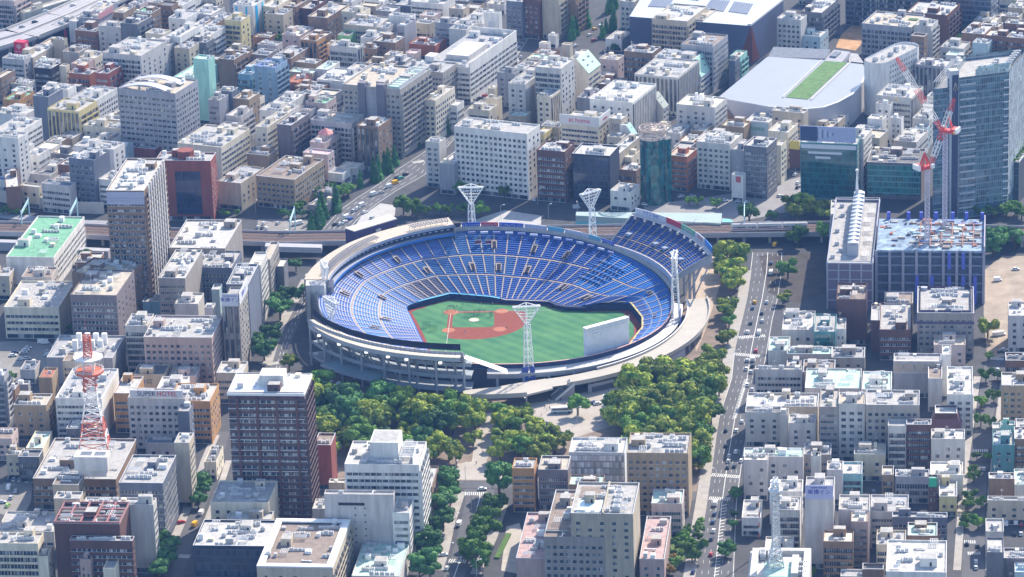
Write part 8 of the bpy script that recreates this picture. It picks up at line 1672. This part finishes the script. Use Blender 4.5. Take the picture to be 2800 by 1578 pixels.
def crane(p,hm,jib,lab,slew,red_top=True):
    root=thing('tower_crane',lab,'crane',(p[0],p[1],0),0,'red and white tower cranes on the construction site')
    b=MB(); lattice(b,0,CH,hm,1.15,1.15,int((hm-CH)/2.4),.13); b.obj('mast',mat('crane_mast',(.50,.48,.58),.6,.1),root)
    hd=mobj('cab',None,root,(0,0,hm),slew)
    b=MB(); b.box(-1.8,1.8,-5,2.2,0,1.6,0,True); b.box(-2.8,2.8,-6.5,-4.2,.2,2.8,0,True); b.bar((-1.5,-4,1.5),(0,-2,9),.4); b.bar((1.5,-4,1.5),(0,-2,9),.4); b.bar((-1.4,1,1.5),(0,-2,9),.4); b.bar((1.4,1,1.5),(0,-2,9),.4); b.obj('machinery_deck',redp,hd)
    MB().box(-3.0,3.0,-7.6,-6.5,.3,3,0,True).obj('counterweight',white,hd); MB().box(1.8,3.2,.5,2.5,.4,2.6,0,True).obj('cabin',white,hd)
    L,el=jib; n=16; dy,dz=math.cos(el),math.sin(el); b=MB(); up=Vector((0,-dz,dy))
    for i in range(n):
        t0,t1=i/n,(i+1)/n; mi=1 if (i<2 or 6<=i<9 or i>=13) else 0
        w0=1.2*(min(1,.4+4*t0) if t0<.15 else 1)*(1 if t0<.8 else 1-(t0-.8)*3); w1=1.2*(1 if t1<.8 else max(.25,1-(t1-.8)*3))
        A=Vector((0,2+dy*L*t0,1+dz*L*t0)); B_=Vector((0,2+dy*L*t1,1+dz*L*t1))
        cs=[(-1,-1),(1,-1),(1,1),(-1,1)]
        for j in range(4):
            P0=lambda c_,O,w_: O+Vector((c_[0]*w_,0,0))+up*(c_[1]*w_)
            b.bar(P0(cs[j],A,w0),P0(cs[j],B_,w1),.15,mi); b.bar(P0(cs[j],A,w0),P0(cs[(j+1)%4],B_,w1),.09,mi)
    b.obj('jib',[white,redp],hd)
    tip=Vector((0,2+dy*L,1+dz*L)); b=MB(); b.bar((0,-2,9),tip,.06); b.bar(tip,tip-Vector((0,0,L*.5)),.05); b.obj('cable',mgrey,hd)
    hk=tip-Vector((0,0,L*.5)); MB().box(hk.x-.4,hk.x+.4,hk.y-.4,hk.y+.4,hk.z-1.4,hk.z,0,True).obj('hook_block',mat('hook_gold',(.55,.33,.1),.6,0),hd)
crane((223.2,-4.8),73,(38,R(66)),'left red and white luffing crane with its jib leaning right',R(-60))
crane((235.8,22.7),84,(46,R(55)),'right red crane, taller, with its long jib leaning left over the low roofs',R(62))
# red and white telecom mast
TX,TY=(-203.0,-240.5)
tw=thing('telecom_mast','red and white lattice telecom mast with white disc platform on the brown exchange','mast',(TX,TY,0)); TB0=25
rw=[mat('mast_white',(.75,.74,.74),.5,.03),mat('mast_red',(.55,.13,.08),.5,.05)]
b=MB(); lattice(b,0,TB0,TB0+24,7.0,3.0,7,.20,lambda i:(1,0,1,1,0,0,0)[i]); lattice(b,0,TB0+24,TB0+38,3.0,2.8,5,.17,lambda i:(0,0,1,1,1)[i]); b.obj('lattice',rw,tw)
b=MB(); b.cyl(0,0,TB0+38,TB0+38.8,7.0,n=10); b.obj('red_platform',mat('platform_orange',(.62,.14,.06),.6,.05),tw)
b=MB(); b.cyl(0,0,TB0+45.5,TB0+46.1,7.2,n=10); b.obj('white_disc',rw[0],tw)
b=MB(); lattice(b,0,TB0+38.8,TB0+45.5,2.6,2.4,3,.16)
for i in range(10):
    a=2*math.pi*i/10; a2=2*math.pi*(i+1)/10; b.bar((math.cos(a)*7,math.sin(a)*7,TB0+38.8),(math.cos(a)*7,math.sin(a)*7,TB0+45.5),.1)
    for z in (40.2,39.5,46.9): b.bar((math.cos(a)*7.1,math.sin(a)*7.1,TB0+z),(math.cos(a2)*7.1,math.sin(a2)*7.1,TB0+z),.1)
b.obj('railing',rw[0],tw); b=MB(); lattice(b,0,TB0+46.1,TB0+57,1.9,1.6,5,.2); b.cyl(0,0,TB0+54.5,TB0+55,2.3,n=8); b.bar((0,0,TB0+57),(0,0,TB0+66),.1); b.obj('top_lattice',rw[1],tw)
for i,(a,z,r_) in enumerate(((200,33,3.4),(250,35,3.3),(320,34,3.2),(350,36,3.2),(290,31,3.6),(230,30,3.6))):
    b=MB(); b.cyl(0,0,-.3,.5,.5,1.2,n=12); o=b.obj('dish',rw[1] if i%2 else rw[0],tw,(math.cos(R(a))*r_,math.sin(R(a))*r_,TB0+z)); o.rotation_euler=(R(90),0,R(a+90))
bx=thing('plant_room','white windowless plant room with two roof wells below the telecom mast','plant room',(*(-194.1,-270.9),21),R(-6.5)); b=MB(); b.box(-16,0,0,9,3.4,10.5,0,True); b.box(-14.5,-1,1,8,0,3.4); b.obj('wall',wallm('white'),bx)
for x in (-13.5,-6.8): MB().box(x,x+5.4,2,7,10.4,10.55).obj('roof_well',roofm('slate'),bx)
# white lattice mast, lower right
wx,wy=(112.6,-404.4)
wt=thing('lattice_mast','grey white lattice radio mast with ring platform at the lower right','mast',(wx,wy,0)); b=MB(); lattice(b,0,22,34,3.6,1.7,5,.2); lattice(b,0,34,60,1.7,1.5,12,.17); b.obj('lattice',steel,wt)
b=MB(); b.cyl(0,0,60,60.8,3.2,n=12); b.cyl(0,0,64,64.5,2.4,n=12); lattice(b,0,60,66,1.2,1.0,3,.14); b.bar((0,0,66),(0,0,70),.1); b.obj('platform',white,wt)
for i in range(6):
    a=R(60*i); MB().cyl(math.cos(a)*1.9,math.sin(a)*1.9,56+i%3*2.5,57.5+i%3*2.5,.8,n=8).obj('antenna_drum',white,wt)
mb_=thing('telephone_exchange','grey block with blue glass roof court carrying the lattice mast','building',(*(125.6,-422.4),0),R(-6.5)); b=MB(); b.box(-27,0,0,32,0,24); b.obj('wall',wallm('lgrey'),mb_); MB().box(-20,-8,4,20,24,24.3).obj('glass_court',roofm('mint'),mb_)
b=MB(); b.box(-26,-23,0,31,24,26); b.box(-8,-5,2,22,24,27); b.box(-3,0,0,31,24,26.2); b.box(-23,-3,28,31,24,26.2); b.obj('parapet_beam',wallm('lgrey'),mb_)
for i in range(9): mobj('air_conditioner',AC,mb_,(-6+ (i%3)*2,6+(i//3)*5,24.1),0,(1.1,1.1,1.3))
for i in range(6): mobj('cooling_unit',AC2,mb_,(-14-(i%3)*3.6,23+(i//3)*3,24),0,(1,1,1.2))
# thin red and white pole
rpz=thing('striped_pole','thin red and white striped pole on the low roof beside the avenue','pole',(*(109.6,-337.1),8)); b=MB()
for i in range(8): b.bar((0,0,i*2.6),(0,0,i*2.6+2.6),.28,i%2)
b.obj('pole',[rw[1],rw[0]],rpz)
# rooftop signs and lettering on the ordinary buildings
def panel(key,x0,x1,z0,z1,col,txt=None,tcol=(.02,.02,.02),size=2,face='F',name='sign_panel',off=.5,segs=None):
    root,v=BL[key]; wd,dp_=v[2],v[3]
    if face=='F': o=MB().box(-wd+x0,-wd+x1,-off,-off+.35,z0,z1,0,True).obj(name,mat('sign_'+''.join('%02d'%int(c*99) for c in col),col,.6,.03),root)
    else: o=MB().box(off-.35,off,x0,x1,z0,z1,0,True).obj(name,mat('sign_'+''.join('%02d'%int(c*99) for c in col),col,.6,.03),root)
    if txt:
        for tx,dx,tc in (segs or [(txt,0,tcol)]):
            m_=mat('ink_'+''.join('%02d'%int(c*99) for c in tc),tc,.7,0)
            if face=='F': text(tx,size,(-wd+(x0+x1)/2+dx,-off-.03,(z0+z1)/2),FRONT,m_,root,'sign_lettering')
            else: text(tx,size,(off+.03,(x0+x1)/2+dx,(z0+z1)/2),SIDE,m_,root,'sign_lettering')
    return o
def key(s): 
    for k in BL:
        if s in k: return k
    raise KeyError(s)
k_=key('white billboard with red'); v=BL[k_][1]; panel(k_,-.5,v[2]+.5,v[4]-1,v[4]+5,(.70,.69,.68),'at home',(.62,.04,.10),4.2); panel(k_,0,v[3]*.8,v[4]-1,v[4]+5,(.70,.69,.68),'at home',(.62,.04,.10),2.0,'S')
k_=key('rooftop lettering sign'); v=BL[k_][1]; panel(k_,1.5,v[2]-1,v[4]+.5,v[4]+4.2,(.60,.60,.63),'S',size=3.3,segs=[('SUPER',-5.0,(.01,.015,.05)),('HOTEL',5.3,(.62,.03,.02))])
b=MB()
for i in range(6): x=-v[2]+1.5+(v[2]-2.5)*i/5; b.bar((x,-.2,v[4]+4),(x,4,v[4]+2.6),.2)
for y in (2,4): b.bar((-v[2]+1.5,y,v[4]+3.4),(-1,y,v[4]+3.4),.15)
b.obj('sign_frame',lgrey,BL[k_][0])
k_=key('plain beige box with blue ring'); v=BL[k_][1]; root=BL[k_][0]; b=MB()
for i in range(20):
    a,a2=2*math.pi*i/20,2*math.pi*(i+1)/20; b.bar((-v[2]+v[2]*.28+math.cos(a)*1.15,-.1,v[4]-4+math.sin(a)*1.15),(-v[2]+v[2]*.28+math.cos(a2)*1.15,-.1,v[4]-4+math.sin(a2)*1.15),.26)
b.bar((-v[2]*.72-.35,-.1,v[4]-3.2),(-v[2]*.72,-.1,v[4]-3.9),.2); b.obj('logo_ring',mat('logo_blue',(.04,.22,.68),.6,0),root); text('NTT',1.5,(-v[2]*.50,-.05,v[4]-3.4),FRONT,dark,root,'sign_lettering'); text('東日本',.9,(-v[2]*.50,-.05,v[4]-4.7),FRONT,dark,root,'sign_lettering')
for kk in ('narrow hotel tower with blue katakana','purple blue katakana sign'):
    k_=key(kk); v=BL[k_][1]; bg_=(.55,.56,.63) if 'narrow' in kk else (.42,.43,.62); panel(k_,.2,v[2]-.2,v[4]-1.2,v[4]+5.6,bg_,'東横イン',(.02,.03,.32),2.6 if v[2]<13.5 else 3.0,off=.4); text('toyoko-inn.com',1.15,(-v[2]/2,-.5,v[4]+4.5),FRONT,mat('ink_hotel',(.05,.07,.42),.7,0),BL[k_][0],'sign_lettering')
k_=key('narrow hotel tower with blue katakana'); v=BL[k_][1]; panel(k_,.5,v[3]-.5,v[4]-1.2,v[4]+5.6,(.62,.62,.64),'東横イン',(.10,.12,.42),3.0,'S',off=.4)
k_=key('boxed letter P'); v=BL[k_][1]; b=MB(); x0=-v[2]/2
for p,q in (((-1.7,-1.7),(1.7,-1.7)),((1.7,-1.7),(1.7,1.7)),((1.7,1.7),(-1.7,1.7)),((-1.7,1.7),(-1.7,-1.7))): b.bar((x0+p[0],-.1,v[4]-5+p[1]),(x0+q[0],-.1,v[4]-5+q[1]),.16)
b.obj('sign_frame',mat('ink_slate',(.12,.13,.25),.7,0),BL[k_][0]); text('P',2.6,(x0,-.06,v[4]-5),FRONT,mat('ink_slate',(.12,.13,.25)),BL[k_][0],'sign_lettering')
k_=key('building with billboard of green lettering'); v=BL[k_][1]; panel(k_,0,v[2],v[4]-9,v[4]-.5,(.50,.62,.66),'大和建設',(.05,.38,.22),2.4); 
k_=key('teal glass office with white'); v=BL[k_][1]
o=panel(k_,0,v[2]*.98,v[4]+1,v[4]+10,(.38,.42,.60),None); panel(k_,.2,v[2]*.30,v[4]+1.2,v[4]+9.8,(.05,.07,.16),None,off=.62)
for i in range(7): panel(k_,v[2]*(.30+.045*i),v[2]*(.315+.045*i),v[4]+2+i*.45,v[4]+9-i*.45,((.62,.62,.68) if i%2 else (.10,.14,.24)),None,off=.66)
for (x0,x1,z0,z1) in ((0,1,.93,1.0),(.12,.75,.84,.88),(.25,.55,.76,.80)): panel(k_,v[2]*x0+.5,v[2]*x1-.5,v[4]*z0-1,v[4]*z1-1,(.62,.63,.68),None,off=.3,name='white_panel')
k_=key('white front with red and grey signs'); v=BL[k_][1]; panel(k_,v[2]*.4,v[2]*.8,v[4]-4.5,v[4]-1,(.50,.10,.12),None)
k_=key('maroon shop tower with yellow sign'); v=BL[k_][1]; panel(k_,.3,v[2]-.3,v[4]-2,v[4]+3,(.62,.48,.10))
k_=key('grey block with a pink sign wall'); v=BL[k_][1]; panel(k_,0,v[3],v[4]-.5,v[4]+3.6,(.55,.28,.30),None,face='S')
k_=key('mint green block with open rooftop'); v=BL[k_][1]; panel(k_,v[2]*.2,v[2]*.45,v[4]-5,v[4]-2,(.03,.05,.12),None)
k_=key('narrow dark building with green neon'); v=BL[k_][1]; panel(k_,.1,v[2]-.1,v[4]-4,v[4]+.5,(.05,.42,.25))
k_=key('plain white tower box'); v=BL[k_][1]; b=MB(); x0=-v[2]*.55; z0=v[4]-8
for p,q in (((-1.5,-1.5),(1.5,-1.5)),((1.5,-1.5),(1.5,1.5)),((1.5,1.5),(-1.5,1.5)),((-1.5,1.5),(-1.5,-1.5)),((-.5,-1),(.6,-.2)),((.6,-.2),(-.5,1))): b.bar((x0+p[0],-.1,z0+p[1]),(x0+q[0],-.1,z0+q[1]),.14)
b.obj('faint_logo',mat('ink_faint_blue',(.35,.5,.75),.7,0),BL[k_][0])
k_=key('large white department store'); v=BL[k_][1]; panel(k_,v[2]*.35,v[2]*.6,5,19,(.10,.16,.34),None,name='billboard'); panel(k_,v[2]*.42,v[2]*.5,9,15,(.40,.10,.10),None,name='billboard_figure',off=.62)
# red cube sign at the far left
rcs=thing('rooftop_sign','red cube rooftop sign with white clover rings above a beige building','sign',(*(-311.8,468.9),0),R(-23.5)); sz_=7.5
b=MB(); b.box(-sz_,0,0,sz_*.8,13,21,0,True); b.obj('cube',mat('sign_crimson',(.50,.02,.07),.6,.05),rcs); b=MB()
for ox,oz in ((0,1),(0,-1),(1,0),(-1,0)):
    for i in range(10):
        a,a2=2*math.pi*i/10,2*math.pi*(i+1)/10; b.bar((-sz_/2+ox*.9+math.cos(a)*.7,-.1,18+oz*.9+math.sin(a)*.7),(-sz_/2+ox*.9+math.cos(a2)*.7,-.1,18+oz*.9+math.sin(a2)*.7),.16); b.bar((.1,3+ox*.9+math.cos(a)*.7,18+oz*.9+math.sin(a)*.7),(.1,3+ox*.9+math.cos(a2)*.7,18+oz*.9+math.sin(a2)*.7),.16)
b.obj('emblem',white,rcs); b=MB()
for i in range(9): b.box(-sz_+.7+i*.72,-sz_+1.1+i*.72,-.15,0,14.1,14.9,0,True)
b.obj('blurred_caption',mat('caption_pink',(.62,.35,.42),.7,0),rcs)
b=MB(); b.box(-sz_,0,0,sz_*.8,0,13); b.obj('support_block',wallm('grey'),rcs)
# helipads and rooftop marks
def roofmark(k_,u_,v_,rad,col,ch=None,padc=None):
    root,v=BL[key(k_)]; z=v[4]-.8; x,y=-v[2]*u_,v[3]*v_
    if padc: MB().box(x-rad*1.6,x+rad*1.6,y-rad*1.5,y+rad*1.5,z,z+.9).obj('helipad',mat('pad_'+k_[:6].replace(' ','_'),padc,.9,.1),root); z+=.9
    b=MB()
    for i in range(24): a,a2=2*math.pi*i/24,2*math.pi*(i+1)/24; b.bar((x+math.cos(a)*rad,y+math.sin(a)*rad,z+.05),(x+math.cos(a2)*rad,y+math.sin(a2)*rad,z+.05),.22)
    b.obj('ring_mark',mat('mark_'+k_[:6].replace(' ','_'),col,.8,0),root)
    if ch: text(ch,rad*1.3,(x,y,z+.08),(0,0,0),mat('mark_'+k_[:6].replace(' ','_'),col),root,'roof_lettering',.02)
roofmark('big grey office with a helipad',.7,.5,3.4,(.62,.38,.38),'R',(.62,.61,.60)); roofmark('brown office with yellow ringed',.38,.55,3.2,(.55,.42,.16),'R',(.42,.37,.27)); roofmark('very tall brown tower',.5,.22,2.6,(.60,.57,.52),'R',(.66,.64,.60))
# arched canopies on the big grey office
root,v=BL[key('big grey office with a helipad')]; 
for y0 in (.02,.55):
    b=MB(); n=10; x0,x1=-v[2]*.95,-v[2]*.12; D_=v[3]*.22; vs=[]
    for i in range(n+1):
        t=i/n; x=x0+(x1-x0)*t; z=v[4]+.3+3.0*math.sin(math.pi*t); vs+=[(x,v[3]*y0,z),(x,v[3]*y0+D_,z),(x,v[3]*y0,z-.5),(x,v[3]*y0+D_,z-.5)]
    b.add(vs,[(4*i,4*i+4,4*i+5,4*i+1) for i in range(n)]+[(4*i+2,4*i+6,4*i+4,4*i) for i in range(n)]); b.obj('arched_canopy',mat('canopy_lilac',(.42,.42,.50),.5,.05),root)
# lattice frame on the maroon office, coral turret, roof pool, hexagonal steps
root,v=BL[key('deep maroon office crowned')]; b=MB(); z=v[4]+.2
for i in range(6): x=-v[2]+v[2]*i/5; b.box(x-.35 if i else x,x+.35 if i<5 else x,0,v[3],z,z+.7,0,True)
for i in range(4): y=v[3]*i/3; b.box(-v[2],0,y-.35 if i else y,y+.35 if i<3 else y,z+.003,z+.703,0,True)
b.obj('roof_frame',mat('lattice_maroon',(.34,.15,.15),.8,.05),root)
root,v=BL[key('coral roof turret')]; b=MB(); b.cyl(-v[2]*.45,v[3]*.5,v[4]-1,v[4]+2.5,4.2,n=8); b.obj('turret',wallm('pink'),root); b=MB(); b.cyl(-v[2]*.45,v[3]*.5,v[4]+2.5,v[4]+6,4.8,.1,n=8); b.obj('turret_roof',mat('coral_roof',(.60,.25,.24),.7,.05),root)
root,v=BL[key('tall sand coloured tower')]; z=v[4]-.8
MB().box(-v[2]+2,-v[2]*.5-1,3,v[3]*.45,z,z+.2).obj('roof_pool',mat('pool_pale',(.55,.72,.74),.3,.05),root); MB().box(-v[2]*.5,-v[2]*.5+.8,0,v[3],z,z+1.4).obj('roof_wall',wallm('sand'),root); MB().box(-v[2]+2,-v[2]*.5-1.5,v[3]*.55,v[3]*.9,z,z+.15).obj('roof_court',roofm('brown'),root)
for i in range(4): mobj('cooling_unit',AC2,root,(-v[2]*.28,5+i*6,z),0,(1.3,1.3,1.1))
# hotel tower: two dark bays standing proud and a pale frame on the roof
root,v=BL[key('large beige grey hotel tower')]
for x0,x1 in ((.72,.60),(.40,.26)): MB().box(-v[2]*x0,-v[2]*x1,-1.6,3,0,v[4]+2.2,0,True).obj('dark_bay',mat('bay_slate',(.17,.16,.19),.85,.08),root)
MB().box(-v[2]*.60,-v[2]*.40,-.1,0,v[4]*.55,v[4]-2,0,True).obj('recess',wallm('grey'),root)
b=MB()
for i in range(9): b.box(-v[2]*.24+i*.0-.2,-.6,v[3]*(.05+.1*i),v[3]*(.05+.1*i)+.4,v[4]+1.6,v[4]+2,0,True)
b.box(-v[2]*.24,-v[2]*.24+.3,.5,v[3]*.9,v[4],v[4]+2); b.box(-1,-.7,.5,v[3]*.9,v[4],v[4]+2); b.obj('roof_frame',lgrey,root); MB().box(-v[2]*.22,-1.5,1,v[3]*.88,v[4]-.8,v[4]+.9).obj('pale_deck',roofm('mint'),root)
# department store: raised parapet and sunken roof court
root,v=BL[key('large white department store')]
b=MB(); b.box(-.5,0,0,v[3],v[4],v[4]+3,0,True); b.box(-v[2],-.5,v[3]-.5,v[3],v[4],v[4]+3,0,True); b.box(-v[2],-v[2]+6,0,8,v[4],v[4]+5); b.obj('upper_parapet',wallm('white'),root)
MB().box(-v[2]*.75,-v[2]*.25,v[3]*.2,v[3]*.6,v[4]-.8,v[4]+2.4).obj('plant_house',wallm('lgrey'),root)
# white rooftop box on the white office, terrace railings
root,v=BL[key('scalloped balcony side')]
MB().box(-v[2]*.68,-v[2]*.30,v[3]*.25,v[3]*.8,v[4]-.8,v[4]+8).obj('rooftop_box',wallm('white'),root); MB().box(-v[2]*.66,-v[2]*.32,v[3]*.28,v[3]*.77,v[4]+8,v[4]+8.05).obj('box_roof',roofm('lgrey'),root)
b=MB()
for i in range(10): b.box(-v[2]*.28,-v[2]*.10,v[3]*(.1+.07*i),v[3]*(.1+.07*i)+.3,v[4]+2.4,v[4]+2.7,0,True)
for x in (.28,.10): b.box(-v[2]*x,-v[2]*x+.25,v[3]*.1,v[3]*.76,v[4]-.8,v[4]+2.5)
b.obj('machine_rack',steel,root)
for k_,mt in (('plain lavender white block',dark),): 
    root,v=BL[key(k_)]; MB().box(-v[2]*.80,-v[2]*.42,-.1,.05,v[4]-5.6,v[4]-4.2,0,True).obj('slot',mt,root)
    for z in range(3,9):
        for x in (.57,.43): MB().box(-v[2]*x,-v[2]*x+.7,-.1,.05,z*3.4,z*3.4+.8,0,True).obj('window',glassm(),root)
# beige office court: sunken machines framed by a broad white rim
root,v=BL[key('sunken machine court')]
b=MB(); rw_=3.2; b.box(-v[2],0,0,rw_,v[4],v[4]+.7); b.box(-v[2],0,v[3]-rw_,v[3],v[4],v[4]+.7); b.box(-v[2],-v[2]+rw_,rw_,v[3]-rw_,v[4],v[4]+.7); b.box(-rw_,0,rw_,v[3]-rw_,v[4],v[4]+.7); b.obj('roof_rim',white,root); MB().box(-v[2]+rw_,-rw_,rw_,v[3]-rw_,v[4]-.8,v[4]-.6).obj('court_floor',roofm('brown'),root)
root,v=BL[key('dark sloped crown')]
b=MB(); b.add([(-v[2]-.4,-.4,v[4]-6),(.4,-.4,v[4]-6),(.4,v[3]+.4,v[4]-6),(-v[2]-.4,v[3]+.4,v[4]-6),(-v[2]+1.6,1.6,v[4]+1),(-1.6,1.6,v[4]+1),(-1.6,v[3]-1.6,v[4]+1),(-v[2]+1.6,v[3]-1.6,v[4]+1)],[(0,1,5,4),(1,2,6,5),(2,3,7,6),(3,0,4,7)]); b.obj('mansard_crown',mat('crown_purple',(.09,.07,.13),.7,.05),root)
root,v=BL[key('wine red condominium')]; MB().box(-v[2]*.62,-v[2]*.30,v[3]*.35,v[3]*.75,v[4]-.8,v[4]+5).obj('rooftop_box',wallm('white'),root); MB().box(-v[2]+2,-2,2,v[3]*.3,v[4]-.8,v[4]-.6).obj('roof_terrace',roofm('slate'),root)
root,v=BL[key('maroon block with splayed roof')]
b=MB(); b.add([(-v[2]-2.5,-.5,v[4]-8),(2.5,-.5,v[4]-8),(2.5,v[3],v[4]-8),(-v[2]-2.5,v[3],v[4]-8),(-v[2],.3,v[4]),(0,.3,v[4]),(0,v[3],v[4]),(-v[2],v[3],v[4])],[(0,1,5,4),(1,2,6,5),(2,3,7,6),(3,0,4,7)]); b.obj('splayed_roof',mat('splay_maroon',(.20,.11,.13),.8,.05),root)
# blue bands on the white tower, red stripe
root,v=BL[key('bright blue vertical bands')]
for x0,x1 in ((.12,.22),(.62,.72)): MB().box(-v[2]*(1-x0),-v[2]*(1-x1),-.15,0,2,v[4]-1,0,True).obj('blue_band',mat('band_blue',(.05,.42,.72),.6,.03),root)
MB().box(0,.15,v[3]*.2,v[3]*.4,2,v[4]-1,0,True).obj('blue_band',mat('band_blue',(.05,.42,.72)),root); MB().box(0,.15,v[3]*.75,v[3]*.9,2,v[4]-1,0,True).obj('blue_band',mat('band_aqua',(.10,.50,.62),.6,.03),root)
root,v=BL[key('black fronted building')]; MB().box(-1.6,.05,-.12,.02,2,v[4]-1,0,True).obj('red_stripe',mat('stripe_red',(.55,.02,.10),.6,0),root)
# red brick office: dark glass centre and roof drum
root,v=BL[key('big brick red office')]; MB().box(-v[2]*.66,-v[2]*.2,-.2,.02,4,v[4]*.82,0,True).obj('dark_glass',curtainm('brick_glass',(.02,.03,.07),(.05,.06,.11),2,3.6,.06,.1),root); MB().cyl(-v[2]*.5,v[3]*.5,v[4]-1,v[4]+4,5,n=8).obj('roof_drum',wallm('red'),root)
# white side frame of the very tall tower
root,v=BL[key('very tall brown tower')]; b=MB()
for i in range(8):
    y=v[3]*(.12+.76*i/7); b.box(.9,1.6,y-.5,y+.5,6,v[4]+1,0,True)
b.obj('white_fin',white,root)
for i in range(2): MB().box(-v[2],0,-.12,.02,v[4]-4.2-i*3.6,v[4]-.8-i*3.6,0,True).obj('top_band',mat('band_lilac',(.40,.42,.55),.8,.05),root)
for i in range(17):
    for j in range(5): mobj('window',WIN,root,(-2.2-j*(v[2]-4)/4.6,-.15,6+i*3.4),0,(1.9,.2,1.5))
# white sashes of the wine red condominium
root,v=BL[key('wine red condominium')]
for z in (.88,.80,.72,.64,.56,.48,.40): MB().box(-v[2]-.1,.1,-1.3,-1.15,v[4]*z,v[4]*z+.22,0,True).obj('white_sash',white,root)
for i in range(4): MB().box(-v[2]*(.1+.26*i)-.6,-v[2]*(.1+.26*i)+.6,-1.32,-.02,2,v[4]-2.5,0,True).obj('wine_pier',mat('pier_wine',(.14,.075,.075),.8,.05),root)
MB().box(-v[2]-.3,.3,-.9,v[3]+.2,v[4]-1.6,v[4]-.3,0,True).obj('crown_band',white,root)
# cinema roof frieze and hall roof bumps
root,v=BL[key('grey cinema hall')]
for i in range(4):
    x=-v[2]*(.9-.23*i); b=MB(); b.cyl(0,0,0,.5,2.6,n=16); o=b.obj('round_window',mat('round_beige',(.42,.36,.30),.8,.05),root,(x,-.1,v[4]+3.4)); o.rotation_euler=(R(90),0,0)
MB().box(-v[2],0,0,2,v[4],v[4]+6.6,0,True).obj('frieze_wall',wallm('lav'),root)
root,v=BL[key('round skylight bumps')]
for i in range(24): MB().cyl(-v[2]*(.15+.7*((i*7)%5)/5+.04*(i%3)),v[3]*(.1+.8*(i//5)/5),v[4]-.85,v[4]-.2,.8,.3,n=10).obj('skylight',white,root)
# ventilator chimneys on the retail block
root,v=BL[key('white chimneys row')]
for i in range(8): MB().box(-v[2]*(.25+.13*(i%4))-1.3,-v[2]*(.25+.13*(i%4))+1.3,v[3]*(.35+.3*(i//4)),v[3]*(.35+.3*(i//4))+2.4,v[4]-.8,v[4]+5).obj('vent_chimney',white,root)
# teal wall highway cover behind the stadium
hc=thing('tunnel_portal','long pale sloped concrete cover with turquoise inner wall behind the stadium','underpass cover',(0,0,0))
MB().prism([(37.6,128.1),(119.2,105.8),(120.7,123.5),(38.2,134.5)],0,7.2).obj('cover',mat('cover_grey',(.33,.42,.41),.8,.08,.1),hc)
MB().prism([(37.4,125.7),(63.5,119.8),(64.3,130.6),(38.1,135.8)],0,3.4).obj('inner_wall',mat('turquoise_wall',(.16,.50,.50),.7,.05),hc)
MB().prism([(120.5,117.2),(130.2,116.3),(125.4,129.5),(121.3,129.9)],0,1.5).obj('pool_wall',mat('turquoise_wall',(.16,.50,.50)),hc)
fb=thing('footbridge','curving white footbridge across the avenue of the lower town','footbridge',(0,0,0)) if False else None
# street lamps
lmp=MB(); lmp.bar((0,0,0),(0,0,8.5),.11,n=6); lmp.bar((0,0,8.5),(1.8,0,9.1),.09,n=5); LPM=lmp.mesh('pole',lgrey); LHM=MB().box(1.5,2.6,-.2,.2,9,9.25,0,True).mesh('lamp_head',white)
for i,(x,y) in enumerate([(-30.2,-298.4),(-22.6,-275.2),(-31.9,-332.0),(-20.4,-353.4),(-25.5,-240.5),(-30.1,-236.5),(-7.3,-238.4),(22.3,143.6),(-5.0,146.4),(39.1,145.1),(104.5,109.8),(103.6,-187.1),(116.4,-22.0),(113.9,-97.7),(94.9,-256.2),(5.3,-154.0),(30.2,-171.0),(-147.1,170.6),(-115.7,183.8),(16.5,170.2)]):
    l_=thing('street_lamp','slim street lamp with arm, number %d from the first listed end, '%(i+1) if False else 'slim street lamp with arm, '+('left kerb, farther, ','right kerb, farther, ','left kerb, nearer, ','right kerb, nearer, ','by the crossing, ','left of the crossing, ','right of the crossing, ','middle, ','left, ','right, ','farthest, ','nearer the tan office, ','by the upper crossing, ','beside the grove, ','above the tan office, ','left of the bus, ','right of the bus, ','beside the brown office, ','beside the retaining wall, ','rightmost of the left group, ')[i]+('on the park avenue' if i<4 else 'at the park entrance' if i<7 else 'in the station square' if i<10 or i>16 else 'on the big avenue' if i<15 else 'on the plaza'),'street lamp',(x,y,0),rnd.uniform(0,6.28),'street lamps'); mobj('pole',LPM,l_); mobj('lamp_head',LHM,l_)
# ---------------- haze
hz=MB(); hz.box(-1600,1600,-2100,4600,-1,745,0,True); ho=hz.obj('haze',[]); 
m_=bpy.data.materials.new('haze'); m_.use_nodes=True; t=m_.node_tree; t.nodes.remove(t.nodes['Principled BSDF']); pv=t.nodes.new('ShaderNodeVolumePrincipled'); pv.inputs['Color'].default_value=(.20,.43,1,1); pv.inputs['Density'].default_value=.00004; pv.inputs['Anisotropy'].default_value=.2
link(t,pv.outputs[0],t.nodes['Material Output'].inputs['Volume']); ho.data.materials.append(m_); tag(ho,kind='stuff')
